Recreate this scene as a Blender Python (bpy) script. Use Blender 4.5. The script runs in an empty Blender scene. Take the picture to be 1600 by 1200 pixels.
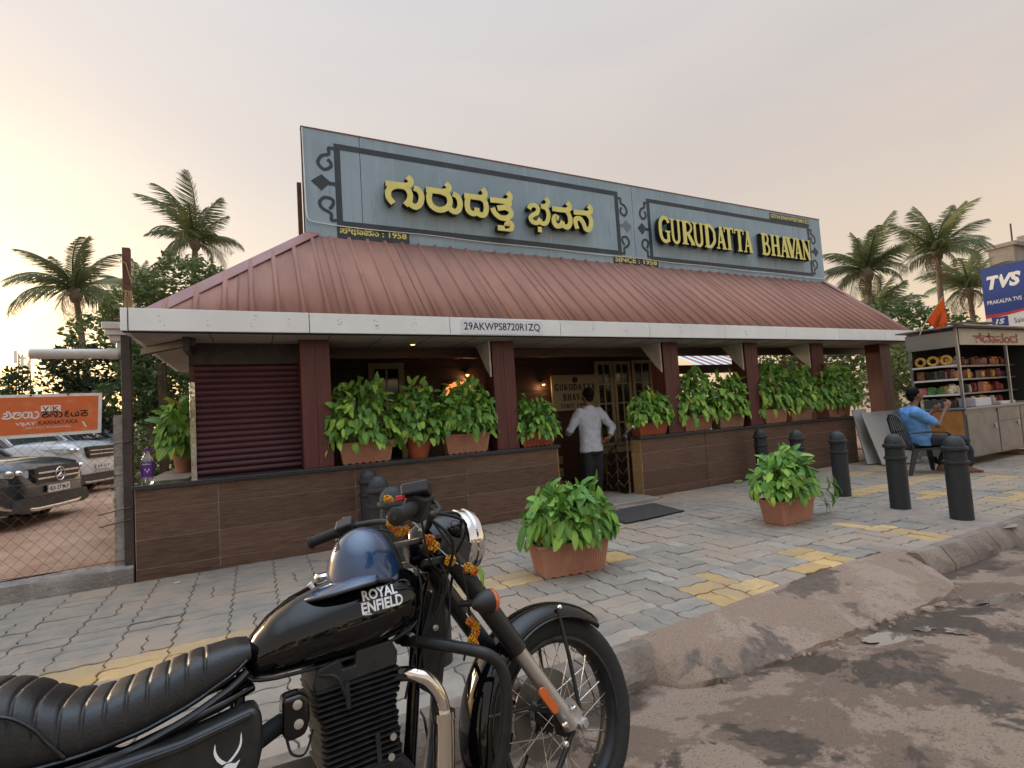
import bpy, math, random
from mathutils import Vector, Matrix, noise
random.seed(7)
R = math.radians
scene = bpy.context.scene
COL = scene.collection

# ------------------------------------------------------------------ camera
cam_d = bpy.data.cameras.new('camera'); cam = bpy.data.objects.new('camera', cam_d); COL.objects.link(cam)
cam_d.sensor_width = 36; cam_d.lens = 18.056; cam_d.clip_start = 0.05; cam_d.clip_end = 2000
cam.matrix_world = Matrix(((0.8934526, 0.03071243, -0.44810623, 0), (-0.44467947, -0.08004231, -0.89210616, 0),
                           (-0.06326621, 0.99631821, -0.05785682, 1.42), (0, 0, 0, 1)))
scene.camera = cam

# ------------------------------------------------------------------ sky, sun, exposure
SUN_EL, SUN_AZ = 6.0, 124.0       # sun low behind haze, left of the restaurant; azimuth measured from +x towards +y
world = bpy.data.worlds.new('World'); scene.world = world; world.use_nodes = True
nt = world.node_tree; nt.nodes.clear()
wo = nt.nodes.new('ShaderNodeOutputWorld'); bg = nt.nodes.new('ShaderNodeBackground')
sky = nt.nodes.new('ShaderNodeTexSky'); sky.sky_type = 'NISHITA'; sky.sun_disc = False
sky.sun_elevation = R(SUN_EL); sky.sun_rotation = R(90 - SUN_AZ); sky.altitude = 0
sky.air_density = 1.0; sky.dust_density = 2.5; sky.ozone_density = 1.0
# thin overcast veil: pale, peach near the horizon, the same all round
tc = nt.nodes.new('ShaderNodeTexCoord'); sep = nt.nodes.new('ShaderNodeSeparateXYZ'); nt.links.new(tc.outputs['Generated'], sep.inputs[0])
ramp = nt.nodes.new('ShaderNodeValToRGB'); ce = ramp.color_ramp
ce.elements[0].position = 0.0; ce.elements[0].color = (3.35, 2.3, 1.5, 1)
ce.elements[1].position = 1.0; ce.elements[1].color = (8.2, 9.6, 11.4, 1)
for p_, c_ in ((.16, (2.75, 1.95, 1.32)), (.42, (2.32, 1.9, 1.6)), (.66, (2.45, 2.25, 2.15)), (.85, (6.0, 6.8, 7.9))):
    e = ce.elements.new(p_); e.color = (*c_, 1)
nt.links.new(sep.outputs['Z'], ramp.inputs[0])
nz = nt.nodes.new('ShaderNodeTexNoise'); nz.inputs['Scale'].default_value = 2.2; nz.inputs['Detail'].default_value = 4
mp = nt.nodes.new('ShaderNodeMapping'); mp.inputs['Scale'].default_value = (1, 1, 4); nt.links.new(tc.outputs['Generated'], mp.inputs[0]); nt.links.new(mp.outputs[0], nz.inputs['Vector'])
mr = nt.nodes.new('ShaderNodeMapRange'); mr.inputs[1].default_value = 0.3; mr.inputs[2].default_value = 0.7; mr.inputs[3].default_value = 0.66; mr.inputs[4].default_value = 0.76
nt.links.new(nz.outputs['Fac'], mr.inputs[0])
mx = nt.nodes.new('ShaderNodeMix'); mx.data_type = 'RGBA'; nt.links.new(mr.outputs[0], mx.inputs[0])
nt.links.new(sky.outputs[0], mx.inputs[6]); nt.links.new(ramp.outputs[0], mx.inputs[7])
nt.links.new(mx.outputs[2], bg.inputs[0]); bg.inputs[1].default_value = 0.15
nt.links.new(bg.outputs[0], wo.inputs[0])
sd = bpy.data.lights.new('sun', 'SUN'); so = bpy.data.objects.new('sun', sd); COL.objects.link(so)
sd.energy = 0.7; sd.angle = R(16); sd.color = (1.0, 0.82, 0.62)
_d = Vector((math.cos(R(SUN_AZ)) * math.cos(R(SUN_EL)), math.sin(R(SUN_AZ)) * math.cos(R(SUN_EL)), math.sin(R(SUN_EL))))
so.rotation_euler = _d.to_track_quat('Z', 'Y').to_euler(); so.location = (-20, 30, 20)
vs = scene.view_settings; vs.view_transform = 'Standard'; vs.look = 'None'; vs.gamma = 1; vs.exposure = 1.27; vs.use_curve_mapping = False
scene.cycles.max_bounces = 7; scene.cycles.diffuse_bounces = 3; scene.cycles.glossy_bounces = 4; scene.cycles.transparent_max_bounces = 12
scene.cycles.use_denoising = True; scene.cycles.caustics_reflective = False; scene.cycles.caustics_refractive = False
scene.cycles.use_adaptive_sampling = True; scene.cycles.adaptive_threshold = 0.02

# ------------------------------------------------------------------ helpers
class MB:
    """collects geometry for ONE mesh object"""
    def __init__(s): s.v = []; s.f = []
    def add(s, vs_, fs_):
        o = len(s.v); s.v += [tuple(v) for v in vs_]; s.f += [tuple(i + o for i in f) for f in fs_]; return s
    def box(s, x0, y0, z0, x1, y1, z1):
        return s.add([(x0,y0,z0),(x1,y0,z0),(x1,y1,z0),(x0,y1,z0),(x0,y0,z1),(x1,y0,z1),(x1,y1,z1),(x0,y1,z1)],
                     [(0,3,2,1),(4,5,6,7),(0,1,5,4),(1,2,6,5),(2,3,7,6),(3,0,4,7)])
    def obox(s, c, size, rot=None):
        m = rot if rot else Matrix.Identity(3); c = Vector(c); a, b, h = size[0]/2, size[1]/2, size[2]/2
        p = [c + m @ Vector(q) for q in ((-a,-b,-h),(a,-b,-h),(a,b,-h),(-a,b,-h),(-a,-b,h),(a,-b,h),(a,b,h),(-a,b,h))]
        return s.add(p, [(0,3,2,1),(4,5,6,7),(0,1,5,4),(1,2,6,5),(2,3,7,6),(3,0,4,7)])
    def prism(s, pts, lo, hi, plane='xz'):
        """polygon in a plane pulled along the third axis"""
        f = {'xz': lambda p, t: (p[0], t, p[1]), 'yz': lambda p, t: (t, p[0], p[1]), 'xy': lambda p, t: (p[0], p[1], t)}[plane]
        n = len(pts); v = [f(p, lo) for p in pts] + [f(p, hi) for p in pts]
        return s.add(v, [tuple(range(n)), tuple(range(2*n-1, n-1, -1))] + [(i, i+n, (i+1) % n + n, (i+1) % n) for i in range(n)])
    def loft(s, rings, cap=True, closed=True):
        n = len(rings[0]); v = [p for r in rings for p in r]; f = []
        for i in range(len(rings)-1):
            for j in range(n if closed else n-1):
                k = (j+1) % n; f.append((i*n+j, i*n+k, (i+1)*n+k, (i+1)*n+j))
        if cap and closed: f += [tuple(range(n-1, -1, -1)), tuple(range((len(rings)-1)*n, len(rings)*n))]
        return s.add(v, f)
    def tube(s, path, r, seg=8, cap=True, flat=1.0, loop=False):
        P = [Vector(p) for p in path]; n = len(P); rs = r if isinstance(r, (list, tuple)) else [r]*n; rings = []; up = None
        for i in range(n):
            if loop: t = (P[(i+1) % n] - P[i-1]).normalized()
            else: t = (P[min(i+1, n-1)] - P[max(i-1, 0)]).normalized()
            if up is None: up = Vector((0,0,1)) if abs(t.z) < .9 else Vector((0,1,0))
            a = t.cross(up).normalized(); up = a.cross(t).normalized()
            rings.append([P[i] + (a*math.cos(q) + up*math.sin(q)*flat)*rs[i] for q in (2*math.pi*k/seg for k in range(seg))])
        if loop:
            rings.append(rings[0]); return s.loft(rings, cap=False)
        return s.loft(rings, cap=cap)
    def lathe(s, prof, o=(0,0,0), axis=(0,0,1), seg=16, cap=True, a0=0, a1=None):
        ax = Vector(axis).normalized(); u = ax.orthogonal().normalized(); w = ax.cross(u); o = Vector(o)
        return s.loft([[o + ax*h + (u*math.cos(q) + w*math.sin(q))*max(r, 1e-5) for q in (2*math.pi*k/seg for k in range(seg))] for r, h in prof], cap=cap)
    def ell(s, c, rad, seg=12, rings=8, rot=None, z0=-1, z1=1):
        c = Vector(c); m = rot if rot else Matrix.Identity(3); rr = []
        for i in range(rings+1):
            h = z0 + (z1-z0)*i/rings; h = max(-1, min(1, math.sin(h*math.pi/2))); q = max(math.sqrt(max(0, 1-h*h)), 1e-4)
            rr.append([c + m @ Vector((rad[0]*q*math.cos(2*math.pi*k/seg), rad[1]*q*math.sin(2*math.pi*k/seg), rad[2]*h)) for k in range(seg)])
        return s.loft(rr)
    def move(s, mat, start=0):
        for i in range(start, len(s.v)): s.v[i] = tuple(mat @ Vector(s.v[i]))
        return s

def offset_of(p):
    o = Vector((0,0,0))
    while p is not None: o += p.location; p = p.parent
    return o
def obj(name, mb, m=None, parent=None, smooth=None, bevel=0, local=False, sub=0, origin=None):
    me = bpy.data.meshes.new(name)
    off = Vector((0,0,0)) if local else offset_of(parent)
    if origin is not None: off = off + Vector(origin) - (off if not local else Vector((0,0,0)))
    me.from_pydata([(v[0]-off[0], v[1]-off[1], v[2]-off[2]) for v in mb.v], [], mb.f)
    if m: me.materials.append(m)
    if smooth is not None:
        me.polygons.foreach_set('use_smooth', [True]*len(me.polygons))
        if smooth < 180: me.set_sharp_from_angle(angle=R(smooth))
    me.update()
    o = bpy.data.objects.new(name, me); COL.objects.link(o)
    if parent: o.parent = parent
    if origin is not None: o.location = Vector(origin) - offset_of(parent)
    if bevel:
        b = o.modifiers.new('bevel', 'BEVEL'); b.width = bevel; b.segments = 2; b.limit_method = 'ANGLE'; b.angle_limit = R(40)
        if smooth is None:
            me.polygons.foreach_set('use_smooth', [True]*len(me.polygons)); b.harden_normals = True
    if sub:
        b = o.modifiers.new('sub', 'SUBSURF'); b.levels = sub; b.render_levels = sub
    return o
def tag(o, label=None, cat=None, group=None, kind=None):
    if label: o['label'] = label
    if cat: o['category'] = cat
    if group: o['group'] = group
    if kind: o['kind'] = kind
    return o
def thing(name, label, cat, loc=(0,0,0), rotz=0, group=None):
    o = bpy.data.objects.new(name, None); COL.objects.link(o); o.location = loc; o.rotation_euler = (0,0,rotz); o.empty_display_size = .2
    return tag(o, label, cat, group)
def copy_tree(o, parent=None):
    c = o.copy(); COL.objects.link(c); c.parent = parent
    for ch in list(o.children): copy_tree(ch, c)
    return c
def inst(name, src, parent, loc, rot=None, scale=None):
    """another object on the mesh of src"""
    o = bpy.data.objects.new(name, src.data if hasattr(src, 'data') else src); COL.objects.link(o); o.parent = parent; o.location = loc
    if rot is not None:
        o.rotation_euler = rot
    if scale is not None: o.scale = scale if hasattr(scale, '__len__') else (scale,)*3
    return o
def spline(pts, n=6, closed=False):
    """Catmull-Rom through points"""
    P = [Vector(p) for p in pts]; out = []; m = len(P)
    for i in range(m if closed else m-1):
        a = P[i-1] if (i > 0 or closed) else P[i]*2-P[i+1]
        b = P[i]; c = P[(i+1) % m]; d = P[(i+2) % m] if (i+2 < m or closed) else c*2-b
        for k in range(n):
            t = k/n; out.append(.5*((2*b) + (c-a)*t + (2*a-5*b+4*c-d)*t*t + (3*b-a-3*c+d)*t**3))
    if not closed: out.append(P[-1])
    return out
def ribbon(pts, w, lo, hi, mb, smooth=6, w2=None):
    """stroke in the xz plane, pulled along y from lo to hi"""
    P = spline([Vector((a, b, 0)) for a, b in pts], smooth) if smooth else [Vector((a, b, 0)) for a, b in pts]
    L, Rr = [], []; n = len(P)
    for i in range(n):
        t = (P[min(i+1, n-1)] - P[max(i-1, 0)]).normalized(); nn = Vector((-t.y, t.x, 0)); ww = (w if w2 is None else w+(w2-w)*i/(n-1))/2
        if not smooth and 0 < i < n-1:
            t1 = (P[i]-P[i-1]).normalized(); c = max(.35, t.dot(t1)); ww /= c
        L.append(P[i]+nn*ww); Rr.append(P[i]-nn*ww)
    rings = [[(L[i].x, lo, L[i].y), (Rr[i].x, lo, Rr[i].y), (Rr[i].x, hi, Rr[i].y), (L[i].x, hi, L[i].y)] for i in range(n)]
    return mb.loft(rings)
def text_mb(body, size, font_off=0.0, extrude=0.0, shear=0.0, spacing=1.0, align='LEFT'):
    """built-in font -> MB in the xy plane (z = extrude)"""
    c = bpy.data.curves.new('text', 'FONT'); c.body = body; c.size = size; c.offset = font_off; c.extrude = extrude; c.shear = shear
    c.space_character = spacing; c.align_x = align; c.resolution_u = 3
    o = bpy.data.objects.new('text', c); COL.objects.link(o)
    bpy.context.view_layer.update()
    dg = bpy.context.evaluated_depsgraph_get(); me = o.evaluated_get(dg).to_mesh()
    mb = MB(); mb.add([tuple(v.co) for v in me.vertices], [tuple(p.vertices) for p in me.polygons])
    o.evaluated_get(dg).to_mesh_clear(); bpy.data.objects.remove(o); bpy.data.curves.remove(c)
    return mb
def fit_text(body, x0, x1, z0, z1, y, off=0.0, ex=0.0, shear=0.0):
    """text standing in the xz plane facing -y, stretched to a box"""
    mb = text_mb(body, 1, off, 0, shear)
    xs = [v[0] for v in mb.v]; ys = [v[1] for v in mb.v]; a, b, c, d = min(xs), max(xs), min(ys), max(ys)
    mb.v = [(x0+(v[0]-a)/(b-a)*(x1-x0), y, z0+(v[1]-c)/(d-c)*(z1-z0)) for v in mb.v]
    return mb

# ------------------------------------------------------------------ materials
def mat(name, col, rough=.6, metal=0.0, col2=None, vs=4.0, vlo=.35, vhi=.65, bump=0.0, bs=60.0, coat=0.0, rnd=0.0, spec=.5, stretch=None,
        rough2=None, coord='pos', detail=6.0, emit=None, estr=0, rofs=0, alpha=None, trans=0, ior=None, sss=0):
    m = bpy.data.materials.new(name); m.use_nodes = True; t = m.node_tree; b = t.nodes['Principled BSDF']; L = t.links.new
    b.inputs['Base Color'].default_value = (*col, 1); b.inputs['Roughness'].default_value = rough; b.inputs['Metallic'].default_value = metal
    b.inputs['Specular IOR Level'].default_value = spec; b.inputs['Coat Weight'].default_value = coat; b.inputs['Coat Roughness'].default_value = .04
    if trans: b.inputs['Transmission Weight'].default_value = trans
    if ior: b.inputs['IOR'].default_value = ior
    if alpha is not None: b.inputs['Alpha'].default_value = alpha
    if sss: b.inputs['Subsurface Weight'].default_value = sss; b.inputs['Subsurface Radius'].default_value = (.02,.01,.006)
    if emit: b.inputs['Emission Color'].default_value = (*emit, 1); b.inputs['Emission Strength'].default_value = estr
    src = None
    if col2 or bump or rough2 is not None:
        if coord == 'pos': g = t.nodes.new('ShaderNodeNewGeometry'); src = g.outputs['Position']
        else: g = t.nodes.new('ShaderNodeTexCoord'); src = g.outputs['Object']
        if rofs:
            oi2 = t.nodes.new('ShaderNodeObjectInfo'); vm_ = t.nodes.new('ShaderNodeVectorMath'); vm_.operation = 'MULTIPLY_ADD'; L(oi2.outputs['Random'], vm_.inputs[0]); vm_.inputs[1].default_value = (rofs,)*3; L(src, vm_.inputs[2]); src = vm_.outputs[0]
        if stretch:
            mpn = t.nodes.new('ShaderNodeMapping'); mpn.inputs['Scale'].default_value = stretch; L(src, mpn.inputs[0]); src = mpn.outputs[0]
    colout = None
    if col2 or rough2 is not None:
        n = t.nodes.new('ShaderNodeTexNoise'); n.inputs['Scale'].default_value = vs; n.inputs['Detail'].default_value = detail; n.inputs['Roughness'].default_value = .62
        L(src, n.inputs['Vector']); r = t.nodes.new('ShaderNodeMapRange'); r.interpolation_type = 'SMOOTHSTEP'
        r.inputs[1].default_value = vlo; r.inputs[2].default_value = vhi; L(n.outputs['Fac'], r.inputs[0])
        if col2:
            x = t.nodes.new('ShaderNodeMix'); x.data_type = 'RGBA'; x.inputs[6].default_value = (*col, 1); x.inputs[7].default_value = (*col2, 1)
            L(r.outputs[0], x.inputs[0]); colout = x.outputs[2]
        if rough2 is not None:
            q = t.nodes.new('ShaderNodeMapRange'); q.inputs[3].default_value = rough; q.inputs[4].default_value = rough2; L(r.outputs[0], q.inputs[0]); L(q.outputs[0], b.inputs['Roughness'])
    if rnd:
        oi = t.nodes.new('ShaderNodeObjectInfo'); q = t.nodes.new('ShaderNodeMapRange'); q.inputs[3].default_value = 1-rnd; q.inputs[4].default_value = 1+rnd; L(oi.outputs['Random'], q.inputs[0])
        h = t.nodes.new('ShaderNodeHueSaturation'); h.inputs['Color'].default_value = (*col, 1); L(q.outputs[0], h.inputs['Value'])
        if colout: L(colout, h.inputs['Color'])
        colout = h.outputs[0]
    if colout: L(colout, b.inputs['Base Color'])
    if bump:
        n = t.nodes.new('ShaderNodeTexNoise'); n.inputs['Scale'].default_value = bs; n.inputs['Detail'].default_value = 5; L(src, n.inputs['Vector'])
        bn = t.nodes.new('ShaderNodeBump'); bn.inputs['Strength'].default_value = bump; bn.inputs['Distance'].default_value = .02; L(n.outputs['Fac'], bn.inputs['Height']); L(bn.outputs[0], b.inputs['Normal'])
    return m
# ------------------------------------------------------------------ ground, road, pavement
m_road = bpy.data.materials.new('road_concrete'); m_road.use_nodes = True
def road_nodes(m, dry1, dry2, wet, wet_lo, wet_hi, seed, low=None):
    t = m.node_tree; b = t.nodes['Principled BSDF']; L = t.links.new
    g = t.nodes.new('ShaderNodeNewGeometry'); mp_ = t.nodes.new('ShaderNodeMapping'); mp_.inputs['Location'].default_value = (seed, seed*.7, 0); L(g.outputs['Position'], mp_.inputs[0])
    def N(sc, d=6, r=.6, dist=0):
        n = t.nodes.new('ShaderNodeTexNoise'); n.inputs['Scale'].default_value = sc; n.inputs['Detail'].default_value = d; n.inputs['Roughness'].default_value = r; n.inputs['Distortion'].default_value = dist; L(mp_.outputs[0], n.inputs['Vector']); return n.outputs['Fac']
    def MR(x, a, b_, c=0, d=1):
        r = t.nodes.new('ShaderNodeMapRange'); r.interpolation_type = 'SMOOTHSTEP'; L(x, r.inputs[0])
        for i, v in zip((1,2,3,4), (a, b_, c, d)): r.inputs[i].default_value = v
        return r.outputs[0]
    def MX(f, a, b_):
        x = t.nodes.new('ShaderNodeMix'); x.data_type = 'RGBA'; L(f, x.inputs[0])
        for s, v in ((6, a), (7, b_)):
            if isinstance(v, tuple): x.inputs[s].default_value = (*v, 1)
            else: L(v, x.inputs[s])
        return x.outputs[2]
    base = MX(MR(N(1.9, 12, .70), .50, .545), dry1, dry2)
    speck = MX(MR(N(90, 3, .6), .56, .68), base, tuple(c*.55 for c in dry1))
    pale = MX(MR(N(120, 2, .5), .62, .7), speck, tuple(min(1, c*1.5) for c in dry1))
    wetf = MR(N(1.3, 12, .66, .35), wet_lo, wet_hi)
    if low:
        sz = t.nodes.new('ShaderNodeSeparateXYZ'); L(g.outputs['Position'], sz.inputs[0]); nn = t.nodes.new('ShaderNodeMath'); nn.operation = 'MULTIPLY_ADD'; nn.inputs[1].default_value = .045; L(N(5, 8, .65), nn.inputs[0]); L(sz.outputs['Z'], nn.inputs[2])
        mm_ = t.nodes.new('ShaderNodeMath'); mm_.operation = 'MAXIMUM'; L(wetf, mm_.inputs[0]); L(MR(nn.outputs[0], low, low-.012), mm_.inputs[1]); wetf = mm_.outputs[0]
    grain = MX(MR(N(26, 5, .7), .4, .7), wet, tuple(c*1.6 for c in wet))
    L(MX(wetf, pale, grain), b.inputs['Base Color'])
    L(MR(wetf, 0, 1, .88, .34), b.inputs['Roughness'])
    bn = t.nodes.new('ShaderNodeBump'); bn.inputs['Strength'].default_value = .8; bn.inputs['Distance'].default_value = .012; L(N(42, 8, .72), bn.inputs['Height']); L(bn.outputs[0], b.inputs['Normal'])
road_nodes(m_road, (.165,.112,.078), (.275,.197,.143), (.058,.039,.027), .53, .56, 3.3, -.135)
m_ramp = bpy.data.materials.new('ramp_concrete'); m_ramp.use_nodes = True
road_nodes(m_ramp, (.265,.183,.132), (.325,.237,.18), (.10,.068,.048), .565, .60, 11.9)
m_earth = mat('red_earth', (.30,.165,.10), .95, col2=(.40,.255,.17), vs=1.6, bump=.7, bs=18)
m_field = mat('far_ground', (.16,.13,.08), .95, col2=(.10,.10,.05), vs=.05)
m_bed = mat('joint_sand', (.075,.062,.052), .95, col2=(.16,.12,.09), vs=9, bump=.5, bs=120)
m_kerb = mat('kerb_concrete', (.25,.195,.155), .9, col2=(.165,.13,.105), vs=5, bump=.5, bs=45, rnd=.14)
m_base = mat('plinth_concrete', (.20,.18,.165), .92, col2=(.32,.29,.26), vs=4, bump=.7, bs=38)
def paver_mat(name, c1, c2, dust):
    m = mat(name, c1, .88, col2=c2, vs=6, bump=.35, bs=90, rnd=.2); t = m.node_tree; b = t.nodes['Principled BSDF']; L = t.links.new
    prev = b.inputs['Base Color'].links[0].from_socket
    g = t.nodes.new('ShaderNodeNewGeometry'); n = t.nodes.new('ShaderNodeTexNoise'); n.inputs['Scale'].default_value = .9; n.inputs['Detail'].default_value = 8; n.inputs['Roughness'].default_value = .68; L(g.outputs['Position'], n.inputs['Vector'])
    r = t.nodes.new('ShaderNodeMapRange'); r.interpolation_type = 'SMOOTHSTEP'; r.inputs[1].default_value = .42; r.inputs[2].default_value = .62; r.inputs[4].default_value = .85; L(n.outputs['Fac'], r.inputs[0])
    x = t.nodes.new('ShaderNodeMix'); x.data_type = 'RGBA'; x.inputs[7].default_value = (*dust, 1); L(r.outputs[0], x.inputs[0]); L(prev, x.inputs[6]); L(x.outputs[2], b.inputs['Base Color'])
    return m
m_pav = paver_mat('paver_grey', (.305,.268,.222), (.24,.213,.182), (.335,.25,.182))
m_pavy = paver_mat('paver_yellow', (.56,.36,.14), (.46,.31,.15), (.35,.255,.17))

def fbm(x, y, s=1.0, sd=0.0): return noise.fractal(Vector((x*s+sd, y*s-sd, sd)), 1.0, 2.0, 4)
PUD = [(3.41,1.88,.26,.12,-.45,.016),(3.70,1.85,.11,.05,-.5,.012),(3.76,1.68,.07,.11,.4,.012),(4.6,1.75,.40,.10,-.3,.014),(5.6,1.55,.62,.16,-.2,.014)]
def road_z(x, y):
    t = max(0, min(1, (2.35-y)/.75)); t = t*t*(3-2*t)
    d = sum(dep*math.exp(-(((x-a)*math.cos(r)+(y-b)*math.sin(r))/p)**2-((-(x-a)*math.sin(r)+(y-b)*math.cos(r))/q)**2) for a, b, p, q, r, dep in PUD) if 2 < x < 7 else 0
    return -.165 + .112*t + .014*fbm(x, y, 1.1, 3) + .004*fbm(x, y, 5, 7) - d
def grid(mb, xs, ys, fz):
    n = len(xs); v = [(x, y, fz(x, y)) for y in ys for x in xs]
    mb.add(v, [(j*n+i, j*n+i+1, (j+1)*n+i+1, (j+1)*n+i) for j in range(len(ys)-1) for i in range(n-1)])
def frange(a, b, n): return [a+(b-a)*i/n for i in range(n+1)]
g = MB(); g.add([(-900,-900,-.35),(900,-900,-.35),(900,900,-.35),(-900,900,-.35)], [(0,1,2,3)])
tag(obj('ground', g, m_field), kind='structure')
rd = MB()
xs = frange(-60,-2,24)[:-1] + frange(-2,9,220) + frange(9,90,40)[1:]
ys = frange(-14,-1,14)[:-1] + frange(-1,2.62,95)
grid(rd, xs, ys, road_z)
tag(obj('road', rd, m_road, smooth=180), kind='structure')
lot = MB()
def lot_z(x, y): return .17 + min(.12, (y-6.5)*.03) + .03*fbm(x, y, .7, 1) + .012*fbm(x, y, 3, 5)
grid(lot, frange(-70,-8,20)[:-1] + frange(-8,-1.02,60) + [-.9,-.75], frange(6.52,12,60)[:-1] + frange(12,90,60), lot_z)
tag(obj('earth_lot', lot, m_earth, smooth=180), kind='structure')
back = MB(); grid(back, [-.8,14,20,30,60,120], [9.9,14,20,40,90], lambda x, y: .05 + .02*fbm(x, y, .4))
tag(obj('back_yard', back, m_earth, smooth=180), kind='structure')
gap = MB(); grid(gap, frange(11.07,13.4,6), frange(6.44,9.9,6), lambda x, y: -.004); tag(obj('rear_path', gap, m_earth), kind='structure')
side = MB(); grid(side, frange(13.3,140,20), frange(2.6,90,20), lambda x, y: .03 + .02*fbm(x, y, .4))
tag(obj('side_yard', side, m_earth, smooth=180), kind='structure')

# pavement: sand bed + interlocking pavers
CELL = .34; X0 = -.9; Y0 = 4.26
RT = [(2.05,2.56),(2.202,2.567),(2.66,2.585),(3.131,2.61),(3.849,2.65),(4.419,2.667),(4.99,2.643),(5.03,2.57)]   # upper edge of the ramp
def ramp_top(x):
    if x <= RT[0][0] or x >= RT[-1][0]: return 2.575
    for a, b in zip(RT, RT[1:]):
        if a[0] <= x <= b[0]: return a[1]+(b[1]-a[1])*(x-a[0])/(b[0]-a[0])
pavement = MB(); grid(pavement, frange(-40,-4,10)[:-1]+frange(-4,14,60)+frange(14,60,10)[1:], frange(2.56,6.45,16), lambda x, y: -.013)
pave = obj('pavement', pavement, m_bed, smooth=180); tag(pave, kind='structure')
def paver_mesh(horizontal):
    """wavy-edged block, half a cell; long axis along x when horizontal"""
    L_, W_ = (CELL, CELL/2) if horizontal else (CELL/2, CELL)
    a = .009; q = CELL/2; cl = []
    ph = ((0,0),(.22,a),(.38,a),(.62,-a),(.78,-a))
    def line(n): return [((k+s)*q, d) for k in range(n) for s, d in ph]
    nx, ny = round(L_/q), round(W_/q); hx, hy = line(nx), line(ny)
    cl += [(s, d) for s, d in hx] + [(L_+d, s) for s, d in hy]
    cl += [(s, W_+d) for s, d in ([(L_,0)]+hx[:0:-1])] + [(d, s) for s, d in ([(W_,0)]+hy[:0:-1])]
    cx, cy = L_/2, W_/2; g_ = .0042
    def ins(p, d): return (cx+(p[0]-cx)*(1-d/(L_/2)), cy+(p[1]-cy)*(1-d/(W_/2)))
    n = len(cl); mb = MB()
    mb.add([(p[0]-cx, p[1]-cy, -.03) for p in (ins(p, g_) for p in cl)] + [(p[0]-cx, p[1]-cy, -.004) for p in (ins(p, g_) for p in cl)] + [(p[0]-cx, p[1]-cy, 0) for p in (ins(p, g_+.004) for p in cl)],
           [(i, (i+1) % n, (i+1) % n+n, i+n) for i in range(n)] + [(i+n, (i+1) % n+n, (i+1) % n+2*n, i+2*n) for i in range(n)] + [tuple(range(2*n, 3*n))])
    return mb
PM = {}
for hz in (0, 1):
    for key, mm in (('g', m_pav), ('y', m_pavy)):
        mb = paver_mesh(hz); me = bpy.data.meshes.new('paver'); me.from_pydata(mb.v, [], mb.f); me.materials.append(mm); PM[hz, key] = (me, mb)
YEL = [(2.86,2.5,3.42,3.24),(3.9,2.5,4.5,3.24),(5.62,2.6,5.95,3.45),(6.5,2.5,6.9,3.1),(7.3,4.25,9.9,4.6),(8.9,5.2,10.2,5.55),(7.7,3.5,8.9,3.75),(9.6,3.6,10.4,3.95),(8.0,2.8,8.8,3.15),(1.7,3.6,2.0,3.9)]
def yellow(x, y):
    if 3.9 < y < 4.27 and -4 < x < 3.35: return True
    return any(a <= x <= c and b <= y <= d for a, b, c, d in YEL)
cand = []
for i in range(-26, 46):
    for j in range(-6, 7):
        for k in (0, 1):
            hz = (i+j) % 2 if i*CELL+X0 > .2 else (1 if (j % 3) else (i+j) % 2)
            cx = X0+i*CELL+(CELL/2 if hz else CELL*(.25+.5*k)); cy = Y0+j*CELL+(CELL*(.25+.5*k) if hz else CELL/2)
            half = CELL/4 if hz else CELL/2
            if cy+half > 6.395 or cy-half*.1 < ramp_top(cx): continue
            if 5.4 > cx > 3.9 and cy > 6.1: continue
            dist = math.hypot(cx-2.2, cy-1.6)
            hidden = (cx < -2.6 and cy < 5) or cx > 11.5
            z = .0022*random.gauss(0, 1)+.006*fbm(cx, cy, .8, 2)
            cand.append((dist+(99 if hidden else 0), cx, cy, hz, yellow(cx, cy) and random.random() < .93, z))
cand.sort()
far_g, far_y = MB(), MB()
for n_, (d_, cx, cy, hz, ye, z) in enumerate(cand):
    me, mb = PM[hz, 'y' if ye else 'g']
    rot = (random.gauss(0,.010), random.gauss(0,.010), random.gauss(0,.010))
    if n_ < 298:
        o = bpy.data.objects.new('paver', me); COL.objects.link(o); o.parent = pave; o.location = (cx, cy, z); o.rotation_euler = rot
    else:
        M4 = Matrix.Translation((cx, cy, z)) @ Matrix.Rotation(rot[0], 4, 'X') @ Matrix.Rotation(rot[1], 4, 'Y')
        tgt = far_y if ye else far_g; s0 = len(tgt.v); tgt.add(mb.v, mb.f); tgt.move(M4, s0)
tag(obj('outer_pavers', far_g, m_pav, pave), kind='stuff'); tag(obj('outer_yellow_pavers', far_y, m_pavy, pave), kind='stuff')

# kerb stones
kerb = thing('kerb', None, None, (0,2.5,0)); kerb['kind'] = 'structure'
def kerb_stone(x0, x1, jig=0.0):
    k = MB(); y0, y1, y2 = 2.575, 2.47+jig, 2.385+jig; zt = .012
    sec = [(y0,-.25),(y0,zt-.01),(y0-.008,zt),(y1+.012,zt+.004),(y1,zt-.008),(y2,-.115),(y2-.004,-.25)]
    rings = []
    nseg = 5
    for i in range(nseg+1):
        x = x0+.006+(x1-x0-.012)*i/nseg
        rings.append([(x, y+.006*noise.noise(Vector((x*6, y*20, z*20))), z+.005*noise.noise(Vector((x*5+9, y*20, z*10)))) for y, z in sec])
    k.loft(rings)
    return obj('kerb_stone', k, m_kerb, kerb, smooth=35)
x = 5.0
while x < 16: w = random.uniform(.36,.44); kerb_stone(x, x+w, random.gauss(0,.006)); x += w
x = 2.06
while x > -3.5: w = random.uniform(.42,.5); kerb_stone(x-w, x, random.gauss(0,.006)); x -= w
far_k = MB(); far_k.box(16,2.39,-.25,60,2.575,.008); far_k.box(-40,2.39,-.25,x,2.575,.008); tag(obj('far_kerb', far_k, m_kerb, kerb), kind='stuff')

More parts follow.
